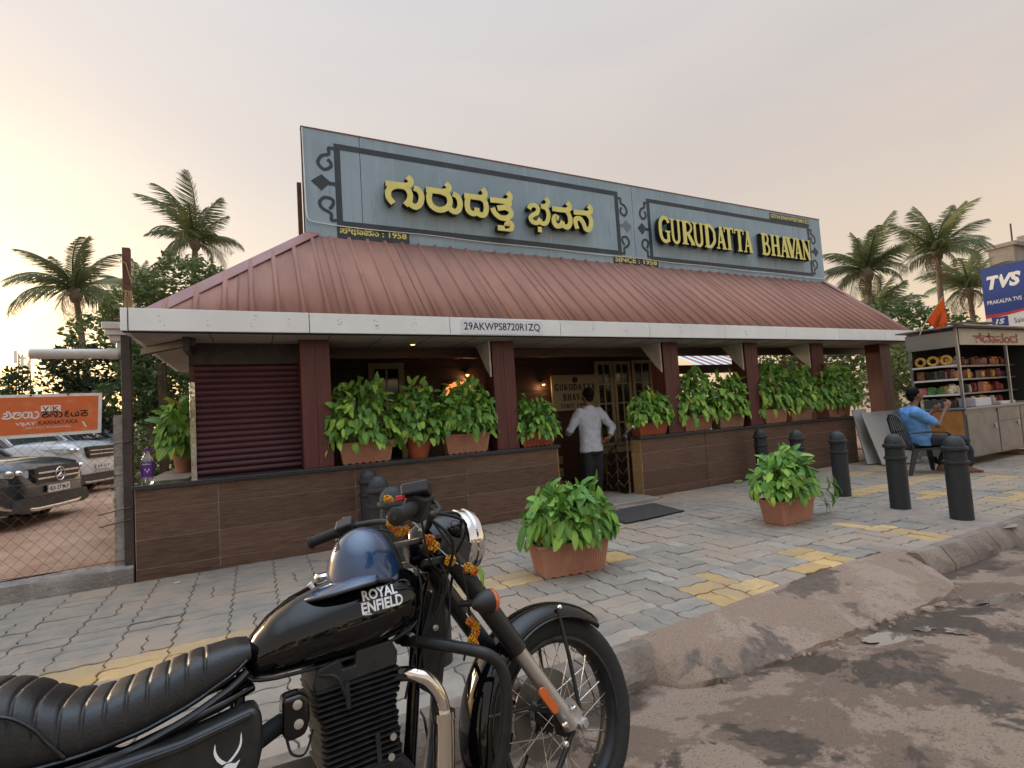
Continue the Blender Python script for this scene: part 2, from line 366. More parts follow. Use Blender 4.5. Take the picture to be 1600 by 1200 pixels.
# broken concrete ramp in the kerb gap
RB = [(1.98,2.40),(2.06,2.27),(2.16,2.20),(2.395,2.15),(2.883,2.10),(3.466,2.09),(3.915,2.09),(4.456,2.07),(4.74,2.12),(4.95,2.22),(5.02,2.36)]
def rb(x):
    for a, b in zip(RB, RB[1:]):
        if a[0] <= x <= b[0]: return a[1]+(b[1]-a[1])*(x-a[0])/(b[0]-a[0])
    return RB[0][1] if x < RB[0][0] else RB[-1][1]
rm = MB(); NX, NY = 230, 44; rows = []
for i in range(NX+1):
    x = 1.985+(5.03-1.985)*i/NX; yt = ramp_top(x)+.012; yb = rb(x)+.018*fbm(x, 0, 3, 4)+.01*fbm(x, 0, 12, 4); row = []
    for j in range(NY+1):
        t = j/NY; y = yt+(yb-yt)*t; zr = road_z(x, yb)
        z = .021 + (zr+.028-.021)*(t**1.35) + .007*fbm(x, y, 2.5, 8)*min(1, 5*t) + .003*fbm(x, y, 14, 2)
        if t > .55:
            dd = noise.voronoi(Vector((x*7, y*9, 0)))[0]; cr = max(0, 1-(dd[1]-dd[0])/.10); z -= .014*cr*min(1, (t-.55)/.25)*(1 if fbm(x, y, 1.3, 21) > -.15 else .2); z += .010*(noise.cell(Vector((x*7, y*9, 3)))-.5)*min(1, (t-.55)/.3)
        row.append((x, y, z))
    row.append((x, yb-.012-.01*abs(fbm(x, 3, 9)), road_z(x, yb)-.03))
    rows.append(row)
n = NY+2; rm.add([p for r in rows for p in r], [(i*n+j, (i+1)*n+j, (i+1)*n+j+1, i*n+j+1) for i in range(NX) for j in range(n-1)])
tag(obj('ramp', rm, m_ramp, smooth=50), kind='structure')
# rubble along the broken edge
for k in range(30):
    x = random.uniform(2.15,4.9); s = random.choice((.012,.016,.02,.03)); y = rb(x)-random.uniform(0,.1)
    st = MB(); st.ell((x, y, road_z(x, y)+s*.2), (s*random.uniform(.7,1.4), s*random.uniform(.6,1.1), s*.6), 6, 4, Matrix.Rotation(random.random()*6, 3, 'Z'))
    if k == 0: rub = st
    else: rub.add(st.v, st.f)
tag(obj('rubble', rub, m_ramp), 'small broken concrete crumbs along the foot of the ramp', 'rubble', kind='stuff')
# puddles
m_water = mat('muddy_water', (.16,.13,.11), .02, spec=1.0, ior=2.2)
def puddle(cx, cy, rx, ry, rot, seed, dz=.004):
    mb = MB(); N_ = 90; pts = []
    for k in range(N_):
        a = 2*math.pi*k/N_; r = .9+.75*noise.noise(Vector((math.cos(a)*1.6+seed, math.sin(a)*1.6, seed)))+.22*noise.noise(Vector((math.cos(a)*4+seed, math.sin(a)*4, seed)))+.05*noise.noise(Vector((math.cos(a)*11+seed, math.sin(a)*11, seed)))
        u, w = rx*r*math.cos(a), ry*r*math.sin(a); pts.append((cx+u*math.cos(rot)-w*math.sin(rot), cy+u*math.sin(rot)+w*math.cos(rot)))
    z = road_z(cx, cy)+.0115
    mb.add([(p[0], p[1], z) for p in pts]+[(cx, cy, z)], [(i, (i+1) % N_, N_) for i in range(N_)])
    return tag(obj('puddle', mb, m_water), kind='structure')
puddle(3.41,1.88,.23,.11,-.45,2.0); puddle(3.70,1.85,.075,.03,-.5,5.0); puddle(3.76,1.68,.05,.075,.4,8.0); puddle(4.6,1.75,.3,.07,-.3,4.0); puddle(5.6,1.55,.5,.12,-.2,9.5); pass
# ------------------------------------------------------------------ restaurant
m_tile = mat('wood_look_tile', (.15,.085,.058), .42, col2=(.070,.040,.029), vs=5, stretch=(1.1,5,11), rnd=.16, vlo=.3, vhi=.72, rofs=7.0)
m_grout = mat('grout', (.50,.41,.33), .9)
m_tile2 = mat('sandstone_tile', (.42,.28,.13), .5, col2=(.30,.19,.09), vs=7, stretch=(1,4,3), rnd=.1)
m_gran = mat('black_granite', (.022,.023,.027), .22, col2=(.13,.14,.16), vs=130, vlo=.5, vhi=.7, detail=2)
m_pil = mat('maroon_laminate', (.13,.036,.034), .45, col2=(.085,.024,.024), vs=4, stretch=(14,14,.7), rnd=.08)
m_fas = mat('fascia_panel', (.86,.89,.90), .4, col2=(.79,.82,.84), vs=2.2, rnd=.03)
m_dark = mat('dark_steel', (.035,.027,.026), .6, col2=(.06,.04,.035), vs=9)
m_roof = mat('roof_sheet', (.335,.165,.122), .75, col2=(.27,.132,.10), vs=1.6, rnd=.07, stretch=(2.2,.6,.6), vlo=.3, vhi=.7, rough2=.8, bump=.12, bs=5)
m_cap = mat('ridge_cap', (.31,.14,.13), .5, col2=(.25,.11,.10), vs=3)
m_soff = mat('soffit', (.42,.38,.34), .7, col2=(.33,.29,.26), vs=2)
m_wood = mat('dark_wood_panel', (.11,.05,.032), .5, col2=(.06,.028,.02), vs=4, stretch=(.8,1,10))
m_cream = mat('cream_paint', (.60,.50,.33), .5, col2=(.52,.43,.28), vs=6)
m_glassd = mat('dark_glass', (.02,.022,.025), .08, spec=.8)
m_shut = mat('maroon_shutter', (.085,.022,.034), .45, col2=(.065,.018,.028), vs=3)
m_steel = mat('stainless', (.62,.61,.60), .22, 1.0, rough2=.34, vs=6)
m_mirror = mat('polished_steel', (.75,.74,.72), .06, 1.0, bump=.25, bs=6)
m_ceil = mat('ceiling_board', (.30,.26,.22), .8)
m_floor = mat('floor_tile', (.16,.13,.11), .35, col2=(.12,.1,.085), vs=3)
m_gap = mat('panel_gap', (.03,.03,.03), .9)

B = thing('restaurant', 'single storey restaurant with red ribbed roof, white fascia and brown tiled front wall', 'restaurant', (5.9,6.4,0))
YW = 6.374
def wall(x0, x1, seams, zrows):
    w = MB(); w.box(x0, YW+.012, 0, x1, YW+.24, .888); wo_ = obj('front_wall', w, m_grout, B)
    for a, b in zip(seams, seams[1:]):
        for c, d in zip(zrows, zrows[1:]):
            t = MB(); j = .0050; t.box(a+j, YW+random.uniform(-.0012,.0012), c+j, b-j, YW+.02, d-j); obj('wall_tile', t, m_tile, wo_, bevel=.0015)
    return wo_
ZR = [-.02,.10,.39,.675,.887]
wl = wall(-1.11,3.862,[-1.11,-.38,1.04,2.46,3.862],ZR); wr = wall(5.40,11.06,[5.40,6.78,8.06,9.34,10.62,11.06],ZR)
for c, d in zip(ZR, ZR[1:]):                                      # end faces at the entrance and at the right end
    t = MB(); t.box(5.388, YW+.004, c+.002, 5.40, YW+.238, d-.002); obj('end_tile', t, m_tile2, wr, bevel=.0015)
    t = MB(); t.box(3.862, YW+.004, c+.002, 3.874, YW+.238, d-.002); obj('end_tile', t, m_tile2, wl, bevel=.0015)
s = MB(); s.box(-1.13,6.338,.889,3.9,6.80,.935); obj('granite_top', s, m_gran, B, bevel=.006)
s = MB(); s.box(5.36,6.338,.889,11.1,6.80,.935); obj('granite_top', s, m_gran, B, bevel=.006)
s = MB(); s.box(-1.125,6.802,.885,-.70,9.4,.931); obj('side_counter', s, mat('worn_counter', (.30,.25,.20), .6, col2=(.22,.18,.15), vs=5), B, bevel=.006)
s = MB(); s.box(-1.09,6.63,0,-.98,9.4,.884); obj('side_wall', s, m_base, B)
# pillars: two planks with a fine groove
for xa, xb in ((.493,.812),(2.963,3.29),(6.07,6.385),(8.035,8.362),(9.957,10.327),(12.343,12.744)):
    p = MB(); p.box(xa, 6.45, .936 if xb < 11 else 0.0, xb, 6.74, 2.47); po = obj('pillar', p, m_gap, B)
    xm = (xa+xb)/2; z0 = .937 if xb < 11 else .01
    for a, b in ((xa-.004, xm-.0015), (xm+.0015, xb+.004)):
        q = MB(); q.box(a, 6.438, z0, b, 6.452, 2.468); obj('pillar_plank', q, m_pil, po, bevel=.002)
    for xx in (xa-.006, xb-.004):
        q = MB(); q.box(xx, 6.455, z0, xx+.01, 6.745, 2.468); obj('pillar_plank', q, m_pil, po)
# white gusset plates behind the pillars
m_gus = mat('white_plate', (.62,.60,.56), .55, col2=(.5,.47,.43), vs=5)
for xb in (2.93,6.03,7.99,9.92):
    q = MB(); q.prism([(6.46,2.468),(6.95,2.468),(6.62,2.1),(6.46,1.95)], xb-.012, xb+.012, 'yz'); obj('gusset', q, m_gus, B)
# corner post and side posts
q = MB(); q.box(-1.205,6.40,-.05,-1.125,6.47,2.47); obj('corner_post', q, m_dark, B, bevel=.004)
q = MB(); q.box(-1.20,8.55,.1,-1.10,8.64,2.44); obj("side_post", q, mat('mossy_wood', (.06,.045,.03), .9, col2=(.10,.085,.05), vs=14, bump=.8, bs=30), B)
# fascia: aluminium panels with open joints
q = MB(); q.box(-1.13,6.066,2.45,13.35,6.13,2.685); obj('fascia_backing', q, m_gap, B)
FX = [-1.075,.566,2.215,3.843,5.456,7.089,8.674,10.249,11.82,13.36]
for a, b in zip(FX, FX[1:]):
    q = MB(); q.box(a+.004, 6.035, 2.458, b-.004, 6.069, 2.68+random.uniform(-.002,.002)); obj('fascia_panel', q, m_fas, B, bevel=.003)
q = MB(); q.box(-1.135,6.033,2.456,-1.082,9.9,2.68); obj('fascia_panel', q, m_fas, B, bevel=.003)
# small black rubbed marks on the fascia
mk = MB()
for k in range(60):
    x = random.choice((-.8,-.4,0,.35,.9,1.3,1.75,2.1,4.4,5.0,6.1,7.6))+random.gauss(0,.02); z = random.uniform(2.50,2.655); a = random.uniform(-.5,.5); l = random.uniform(.008,.03)
    mk.obox((x, 6.0342, z), (l,.0004,.0035), Matrix.Rotation(a, 3, 'Y'))
obj('fascia_scuffs', mk, m_gap, B)['kind'] = 'stuff'
# soffit strip, ceiling, interior shell
q = MB(); q.box(-1.08,6.131,2.446,13.2,7.1,2.462); obj('soffit', q, m_soff, B)
for x in frange(-.4,12.8,22):
    q = MB(); q.box(x-.004,6.135,2.443,x+.004,7.095,2.4465); obj('soffit_joint', q, m_gap, B)
q = MB(); q.box(-.66,7.1,2.30,13.2,7.16,2.60); obj('ceiling_beam', q, m_wood, B)
q = MB(); q.box(-.66,7.162,2.60,8.3,9.1,2.63); obj('ceiling', q, m_ceil, B)
q = MB(); q.box(-.66,9.0,-.6,8.1,9.1,2.599); bw = obj('back_wall', q, m_wood, B)
for z in (.2,.75,1.3,1.85,2.35):
    q = MB(); q.box(.9,8.992,z-.004,8.05,9.0005,z+.004); obj('panel_groove', q, m_gap, bw)
q = MB(); q.box(.80,6.84,-.6,.86,8.998,2.599); obj('kitchen_partition', q, m_wood, B)
q = MB(); q.box(-.66,6.84,0,-.605,8.998,2.599); obj('kitchen_wall', q, m_wood, B)
q = MB(); q.box(-.66,7.12,-.62,13.2,8.998,-.45); obj('inside_floor', q, m_floor, B)
q = MB(); q.box(8.12,8.9,-.45,13.2,9.0,.8); obj('low_back_wall', q, m_wood, B)
q = MB(); q.box(8.12,8.9,2.1,13.2,9.0,2.3); obj('rear_beam', q, m_wood, B)
# entrance: threshold slab, steps going down
m_slab = mat('threshold_slab', (.33,.29,.25), .6, col2=(.26,.23,.2), vs=5, bump=.2)
q = MB(); q.box(3.88,6.03,-.03,5.385,6.62,.035); obj('threshold', q, m_slab, B, bevel=.008)
q = MB(); q.box(3.88,6.62,-.3,5.30,7.2,.02); obj('step', q, m_slab, B, bevel=.006)
for k in range(3):
    q = MB(); q.box(3.88,7.2+.28*k,-.5,5.30,7.48+.28*k,-.13-.11*k); obj('step', q, m_slab, B, bevel=.006)
# handrail with chevron infill
rl = thing('stair_railing', 'stainless stair handrail with chevron bars at the entrance', 'railing', (5.31,6.7,0))
h = MB(); h.tube([(5.31,6.42,1.10),(5.31,6.5,1.06),(5.31,7.18,.60),(5.31,7.25,.57)], .022, 10); obj('handrail', h, m_steel, rl, smooth=60)
for y, zt in ((6.62,.98),(6.9,.79),(7.2,.58)):
    h = MB(); h.box(5.298,y-.012,.02,5.322,y+.012,zt); obj('baluster', h, m_steel, rl)
for k in range(3):
    z = .12+.2*k
    for ya, yb, o_ in ((6.62,6.9,.0),(6.9,7.2,-.07)):
        h = MB(); h.tube([(5.31,ya,z+.14+o_),(5.31,(ya+yb)/2,z+o_),(5.31,yb,z+.10+o_)], .008, 6); obj('chevron_bar', h, m_steel, rl, smooth=60)
# rolling shutter: curved slats
sh = MB(); prof = []
z = .95
while z < 2.21:
    for t in range(5): prof.append((6.80-.014*math.sin(math.pi*t/5), z+.072*t/5))
    z += .072
sl = obj('roller_shutter', MB().box(-.6,6.815,.936,.49,6.83,2.22), m_gap, B)
z = .938
while z < 2.2:
    q = MB(); sec = [(6.812,z),(6.798,z+.012),(6.790,z+.03),(6.794,z+.05),(6.81,z+.068)]
    q.loft([[(-.60,y,zz) for y, zz in sec]+[(-.60,6.816,z+.068),(-.60,6.816,z)], [(.489,y,zz) for y, zz in sec]+[(.489,6.816,z+.068),(.489,6.816,z)]])
    obj('shutter_slat', q, m_shut, sl, smooth=40); z += .070
q = MB(); q.box(-.64,6.76,2.2,.49,6.95,2.44); obj('shutter_hood', q, m_dark, B)
q = MB(); q.box(-.655,6.745,.936,-.60,6.78,2.0); obj('shutter_guide', q, m_mirror, B, bevel=.003)
# left eave underside
q = MB(); q.box(-1.08,7.1,2.44,-.66,9.9,2.455); obj('side_soffit', q, m_soff, B)
q = MB(); q.obox((-.85,6.75,2.40),(.07,.95,.07), Matrix.Rotation(.62,3,'Z')); obj('eave_strut', q, m_dark, B)
q = MB(); q.box(-.66,6.3,2.30,-.60,6.9,2.45); obj('eave_bracket', q, m_dark, B)

# roof: ribbed sheets, front slope
E0, E1 = Vector((0,6.09,2.585)), Vector((0,7.80,4.195)); SL = (E1-E0); SN = Vector((0,-SL.z,SL.y)).normalized()
HLx, HRx = (-1.09,.74), (13.25,12.87)
def edge_l(t): return HLx[0]+(HLx[1]-HLx[0])*t
def edge_r(t): return HRx[0]+(HRx[1]-HRx[0])*t
RP = .2675; ribs = [(-1.13+.06)+RP*k for k in range(56)]
def rp(x, t, h=0): return tuple(Vector((x,0,0))+E0+SL*t+SN*h)
def tmin_for(x):   # lowest/highest t for which x lies between the hips
    lo, hi = 0.0, 1.0
    if x < HLx[1]: hi = (x-HLx[0])/(HLx[1]-HLx[0])
    if x > HRx[1]: hi = (HRx[0]-x)/(HRx[0]-HRx[1])
    return max(0,min(1,hi))
for k in range(0, 54, 4):
    xa = ribs[k]-RP*.5; xb = xa+RP*4
    if xa >= HRx[0]: break
    xb = min(xb, HRx[0]-.01); mb = MB(); h0 = .006*(k//4 % 2)
    cols = []
    for x in ribs[k:k+4]:
        for dx, h in ((-.10,0),(-.034,0),(-.016,.028),(.016,.028),(.034,0),(.10,0)): cols.append((x+dx, h+h0))
    cols = [(xa, h0)]+[c for c in cols if xa < c[0] < xb]+[(xb, h0)]
    v = []
    for x, h in cols:
        t1 = tmin_for(x); v += [rp(x, 0, h), rp(x, t1*.5, h), rp(x, max(t1, .001), h)]
    mb.add(v, [(3*i+j, 3*i+3+j, 3*i+4+j, 3*i+1+j) for i in range(len(cols)-1) for j in (0, 1)])
    o = obj('roof_sheet', mb, m_roof, B, smooth=25)
    so_ = o.modifiers.new('thick', 'SOLIDIFY'); so_.thickness = .004; so_.offset = -1
# left and right end slopes + back slope
for nm, pts in (('roof_end_slope', [(-1.08,6.09,2.58),(.74,7.8,4.19),(.74,7.95,4.19),(-1.08,9.9,2.58)]), ('roof_end_slope', [(13.25,6.09,2.58),(13.25,9.9,2.665),(12.87,7.95,4.19),(12.87,7.8,4.19)]), ('roof_back_slope', [(-1.13,9.9,2.66),(.74,7.95,4.185),(12.87,7.95,4.185),(13.25,9.9,2.66)])):
    q = MB(); q.add(pts, [(0,1,2,3)]); o = obj(nm, q, m_roof, B); so_ = o.modifiers.new('thick', 'SOLIDIFY'); so_.thickness = .01
# hip caps
for a, b in (((-1.07,6.11,2.615),(.76,7.80,4.24)), ((13.23,6.10,2.61),(12.88,7.80,4.24))):
    a, b = Vector(a), Vector(b); d = (b-a); sx = 1 if a.x < 5 else -1
    q = MB(); n1 = Vector((.16*sx,-.02,-.012)); n2 = Vector((-.10*sx,.10,-.02)); up = Vector((0,0,.012))
    q.loft([[a+n1, a+up, a+n2, a+n2+Vector((0,0,-.008)), a+Vector((0,0,-.002)), a+n1+Vector((0,0,-.012))], [b+n1, b+up, b+n2, b+n2+Vector((0,0,-.008)), b+Vector((0,0,-.002)), b+n1+Vector((0,0,-.012))]])
    obj('hip_cap', q, m_cap, B)
# screws along the roof sheets near the sign
sc = MB()
for x in ribs[6:52]:
    for t in (.93,.5,.06):
        if t < tmin_for(x)-.03: sc.lathe([(.007,0),(.007,.004),(.003,.006)], rp(x, t, .028), SN, 6)
obj('roof_screws', sc, m_gap, B)['kind'] = 'stuff'
# windows and doors inside
def glazed(name, x0, x1, z0, z1, y, ncol, nrow, rot=0.0, fw=.07, parent=B):
    root = MB(); W_, H_ = x1-x0, z1-z0; c, s_ = math.cos(rot), math.sin(rot)
    def T(u, d, w): return (x0+u*c-d*s_, y+u*s_+d*c, w)
    def bx(mb, u0, u1, w0, w1, d0, d1):
        mb.add([T(u0,d0,w0),T(u1,d0,w0),T(u1,d1,w0),T(u0,d1,w0),T(u0,d0,w1),T(u1,d0,w1),T(u1,d1,w1),T(u0,d1,w1)], [(0,3,2,1),(4,5,6,7),(0,1,5,4),(1,2,6,5),(2,3,7,6),(3,0,4,7)])
    bx(root, 0, fw, z0, z1, -.03, .03); bx(root, W_-fw, W_, z0, z1, -.03, .03); bx(root, fw, W_-fw, z1-fw, z1, -.029, .029); bx(root, fw, W_-fw, z0, z0+fw, -.029, .029)
    for i in range(1, ncol):
        u = fw+(W_-2*fw)*i/ncol; bx(root, u-.016, u+.016, z0+fw, z1-fw, -.02, .02)
    for j in range(1, nrow):
        w = z0+fw+(H_-2*fw)*j/nrow; bx(root, fw, W_-fw, w-.016, w+.016, -.019, .019)
    fr = obj(name, root, m_cream, parent)
    cw, ch = (W_-2*fw)/ncol, (H_-2*fw)/nrow
    for i in range(ncol):
        for j in range(nrow):
            p = MB(); bx(p, fw+cw*i+.012, fw+cw*(i+1)-.012, z0+fw+ch*j+.012, z0+fw+ch*(j+1)-.012, -.004, .004); obj('pane', p, m_glassd, fr)
    return fr
glazed('cream_door', 1.75, 2.37, -.2, 2.44, 8.955, 2, 4, fw=.10)
glazed('window_panel', 6.46, 6.93, .60, 2.42, 8.93, 2, 4, .06)
glazed('window_panel', 6.95, 7.42, .60, 2.42, 8.95, 2, 4, .0)
glazed('window_panel', 7.45, 7.98, .60, 2.43, 8.93, 2, 4, -.10)
q = MB(); q.box(6.40,8.97,.45,8.05,8.998,.58); obj('window_sill', q, m_cream, B)
# hanging board inside the entrance
ib = thing('inside_board', 'cream hanging board with black serif restaurant name inside the entrance', 'sign', (5.9,8.9,1.4))
q = MB(); q.box(5.34,8.86,1.41,6.44,8.90,2.14); obj('board', q, mat('board_cream', (.50,.40,.27), .5), ib, bevel=.004)
m_blk = mat('black_paint', (.012,.012,.013), .5)
m_lamp = mat('lamp_glow', (1,.5,.15), .5, emit=(1,.42,.12), estr=3)
q = MB(); q.box(5.86,8.853,1.98,5.94,8.8595,2.09); obj('emblem', q, m_blk, ib)
q = MB(); q.prism([(5.83,2.0),(5.85,2.1),(5.88,2.06),(5.87,1.99)], 8.854, 8.8595); q.prism([(5.93,1.99),(5.92,2.06),(5.95,2.1),(5.97,2.0)], 8.854, 8.8595); obj('emblem_wing', q, m_blk, ib)
# wall lamps and a lit shrine inside
def wall_lamp(x, y, z, label):
    t = thing('wall_lamp', label, 'lamp', (x, y, z))
    q = MB(); q.lathe([(.03,0),(.03,.02)], (x, y+.07, z+.02), (0,-1,0), 10); q.tube([(x,y+.06,z+.02),(x,y,z+.05),(x,y-.01,z)], .008, 6); obj('bracket', q, m_dark, t, smooth=40)
    q = MB(); q.lathe([(.05,-.05),(.035,.0),(.012,.03)], (x, y-.01, z-.01), (0,0,1), 12); obj('lamp_shade', q, m_cream, t, smooth=40)
    q = MB(); q.ell((x, y-.01, z-.06), (.03,.03,.03), 10, 6); obj('bulb', q, m_lamp, t, smooth=180)
    l = bpy.data.lights.new('lamp_light', 'POINT'); l.energy = .7; l.color = (1,.55,.25); l.shadow_soft_size = .04; lo_ = bpy.data.objects.new('lamp_light', l); COL.objects.link(lo_); lo_.parent = t; lo_.location = (0,-.04,-.12)
wall_lamp(5.17,8.9,2.03,'small lit wall lamp glowing orange left of the inside board')
dl = thing('ceiling_downlight', 'tiny lit orange downlight in the porch ceiling above the left planters', 'lamp', (1.93,6.75,2.43))
q = MB(); q.lathe([(.05,.012),(.045,0),(.03,.004)], (1.93,6.75,2.433), (0,0,1), 14); obj('ring', q, m_cream, dl, smooth=40)
q = MB(); q.lathe([(.028,0),(.028,.006)], (1.93,6.75,2.432), (0,0,1), 12); obj('bulb', q, m_lamp, dl)
sr = thing('lit_wall_panel', 'glowing orange arched wall panel deep inside behind the left planters', 'wall light', (3.39,8.9,1.8))
q = MB(); q.prism([(3.39+.36*math.cos(a)*(1), 1.86+.28*math.sin(a)) for a in frange(0,math.pi,14)]+[(3.03,1.55),(3.75,1.55)], 8.93, 8.97); obj('backing', q, m_wood, sr)
m_glow2 = mat('lit_panel', (.8,.25,.08), .6, emit=(.9,.20,.05), estr=.8)
for k in range(9):
    a = math.pi*(k+.5)/9; q = MB(); q.ell((3.39+.26*math.cos(a),8.915,1.84+.2*math.sin(a)), (.05,.02,.045), 8, 5); obj('petal_light', q, m_glow2, sr, smooth=180)
wall_lamp(3.55,8.9,2.26,'small lit wall lamp above the glowing arched panel')
# ceiling fan
cf = thing('ceiling_fan', 'white ceiling fan hanging inside over the left planters', 'fan', (3.05,8.1,2.6))
q = MB(); q.lathe([(.05,0),(.05,-.03),(.012,-.04),(.012,-.12),(.09,-.13),(.10,-.17),(.04,-.20)], (3.05,8.1,2.6), (0,0,1), 14); obj('motor', q, m_cream, cf, smooth=40)
for k in range(3):
    a = .5+k*2*math.pi/3; q = MB(); q.add([(.08,-.05,0),(.55,-.075,.012),(.60,0,.01),(.55,.065,-.004),(.08,.05,-.012)], [(0,1,2,3,4)]); q.move(Matrix.Translation((3.05,8.1,2.445)) @ Matrix.Rotation(a,4,'Z'))
    o = obj('blade', q, m_gus, cf); o.modifiers.new('thick','SOLIDIFY').thickness = .005
# counter furniture inside, seen dark through the entrance
q = thing('inside_bench', 'dark wooden bench with slatted front just inside the entrance', 'bench', (4.5,8.0,-.45))
for k in range(4):
    w = MB(); w.box(3.95,8.0,-.2+.22*k,4.95,8.05,-.06+.22*k); obj('slat', w, m_tile2, q)
for x in (3.97,4.9):
    w = MB(); w.box(x,8.051,-.45,x+.05,8.1,.65); obj('leg', w, m_wood, q)

# ------------------------------------------------------------------ roof sign
m_board = bpy.data.materials.new('sign_board_paint'); m_board.use_nodes = True
def board_nodes(m):
    t = m.node_tree; b = t.nodes['Principled BSDF']; L = t.links.new; b.inputs['Roughness'].default_value = .55
    g = t.nodes.new('ShaderNodeNewGeometry'); mp_ = t.nodes.new('ShaderNodeMapping'); mp_.inputs['Scale'].default_value = (7,1,.7); L(g.outputs['Position'], mp_.inputs[0])
    def N(vec, s, d): n = t.nodes.new('ShaderNodeTexNoise'); n.inputs['Scale'].default_value = s; n.inputs['Detail'].default_value = d; L(vec, n.inputs['Vector']); return n.outputs['Fac']
    def MR(x, a, c, d=0, e_=1): r = t.nodes.new('ShaderNodeMapRange'); r.interpolation_type = 'SMOOTHSTEP'; L(x, r.inputs[0]); r.inputs[1].default_value = a; r.inputs[2].default_value = c; r.inputs[3].default_value = d; r.inputs[4].default_value = e_; return r.outputs[0]
    def MX(f, a, c):
        x = t.nodes.new('ShaderNodeMix'); x.data_type = 'RGBA'; L(f, x.inputs[0])
        for s, v in ((6,a),(7,c)):
            if isinstance(v, tuple): x.inputs[s].default_value = (*v,1)
            else: L(v, x.inputs[s])
        return x.outputs[2]
    c = MX(MR(N(g.outputs['Position'],1.2,5),.35,.65), (.30,.415,.50), (.255,.355,.435))
    c = MX(MR(N(mp_.outputs[0],1.3,6),.5,.72,0,.55), c, (.37,.46,.51))
    c = MX(MR(N(mp_.outputs[0],2.1,4),.60,.75,0,.6), c, (.19,.25,.295))
    L(c, b.inputs['Base Color'])
board_nodes(m_board)
m_frame = mat('sign_frame_paint', (.018,.032,.045), .5, col2=(.03,.045,.06), vs=6)
m_yel = mat('letter_yellow', (.80,.75,.22), .5, col2=(.72,.68,.22), vs=9)
m_letb = mat('letter_side', (.008,.009,.01), .45)
SG = thing('roof_sign', 'long blue grey roof sign board with raised yellow letters in two scripts', 'sign', (6.8,7.8,4.25))
for a, b in ((.73,1.554),(1.554,6.855),(6.855,12.02),(12.02,12.885)):
    q = MB(); q.box(a+.004,7.80,4.10,b-.004,7.83,5.815); obj('sign_panel', q, m_board, SG, bevel=.003)
q = MB(); q.box(.72,7.832,4.2,12.89,7.90,5.80); obj('sign_backing', q, m_gap, SG)
q = MB(); q.box(.715,7.79,5.816,12.89,7.9,5.83); obj('sign_top_trim', q, m_cap, SG)
for x in (.9,4,7,10,12.7):
    q = MB(); q.box(x-.03,7.91,3.9,x+.03,7.97,5.7); obj('sign_strut', q, m_dark, SG)
def frame(x0, x1, z0, z1, w):
    for a, b, c, d in ((x0,x0+w,z0,z1),(x1-w,x1,z0,z1),(x0+w,x1-w,z1-w,z1),(x0+w,x1-w,z0,z0+w)):
        q = MB(); q.box(a,7.796,c,b,7.7985,d); obj('frame_strip', q, m_frame, SG)
frame(1.173,6.50,4.37,5.645,.088); frame(7.22,12.43,4.335,5.61,.078)
DI = [(-.22,.005),(-.122,.125),(-.04,.02),(-.128,-.125)]
SC1 = [(0,.55),(-.055,.543),(-.055,.455),(-.135,.405),(-.172,.295),(-.115,.21),(-.045,.25),(-.036,.318),(-.068,.37)]
SC2 = [(0,-.555),(-.055,-.558),(-.057,-.46),(-.14,-.395),(-.172,-.31),(-.122,-.225),(-.04,-.237),(-.03,-.308),(-.068,-.392)]
def ornament(xe, zc, sx, faded=False):
    md = mat('faded_paint', (.16,.21,.24), .6) if faded else m_frame
    q = MB(); q.prism([(xe+sx*1.15*a, zc+b) for a, b in DI][::1 if sx > 0 else -1], 7.7955, 7.7985); obj('diamond', q, md, SG)
    q = MB(); q.box(min(xe,xe-sx*.07),7.7957,zc-.028,max(xe,xe-sx*.07)-.001,7.7984,zc+.028); obj('diamond_stem', q, md, SG)
    for S_ in (SC1, SC2):
        q = MB(); ribbon([(xe+sx*a, zc+b) for a, b in S_], .048, 7.7952, 7.7983, q, 5); obj('scroll', q, m_frame, SG)
ornament(1.172,5.012,1.35); ornament(6.501,4.97,-1.15,True); ornament(7.219,4.96,1.1); ornament(12.431,4.96,-1.15)
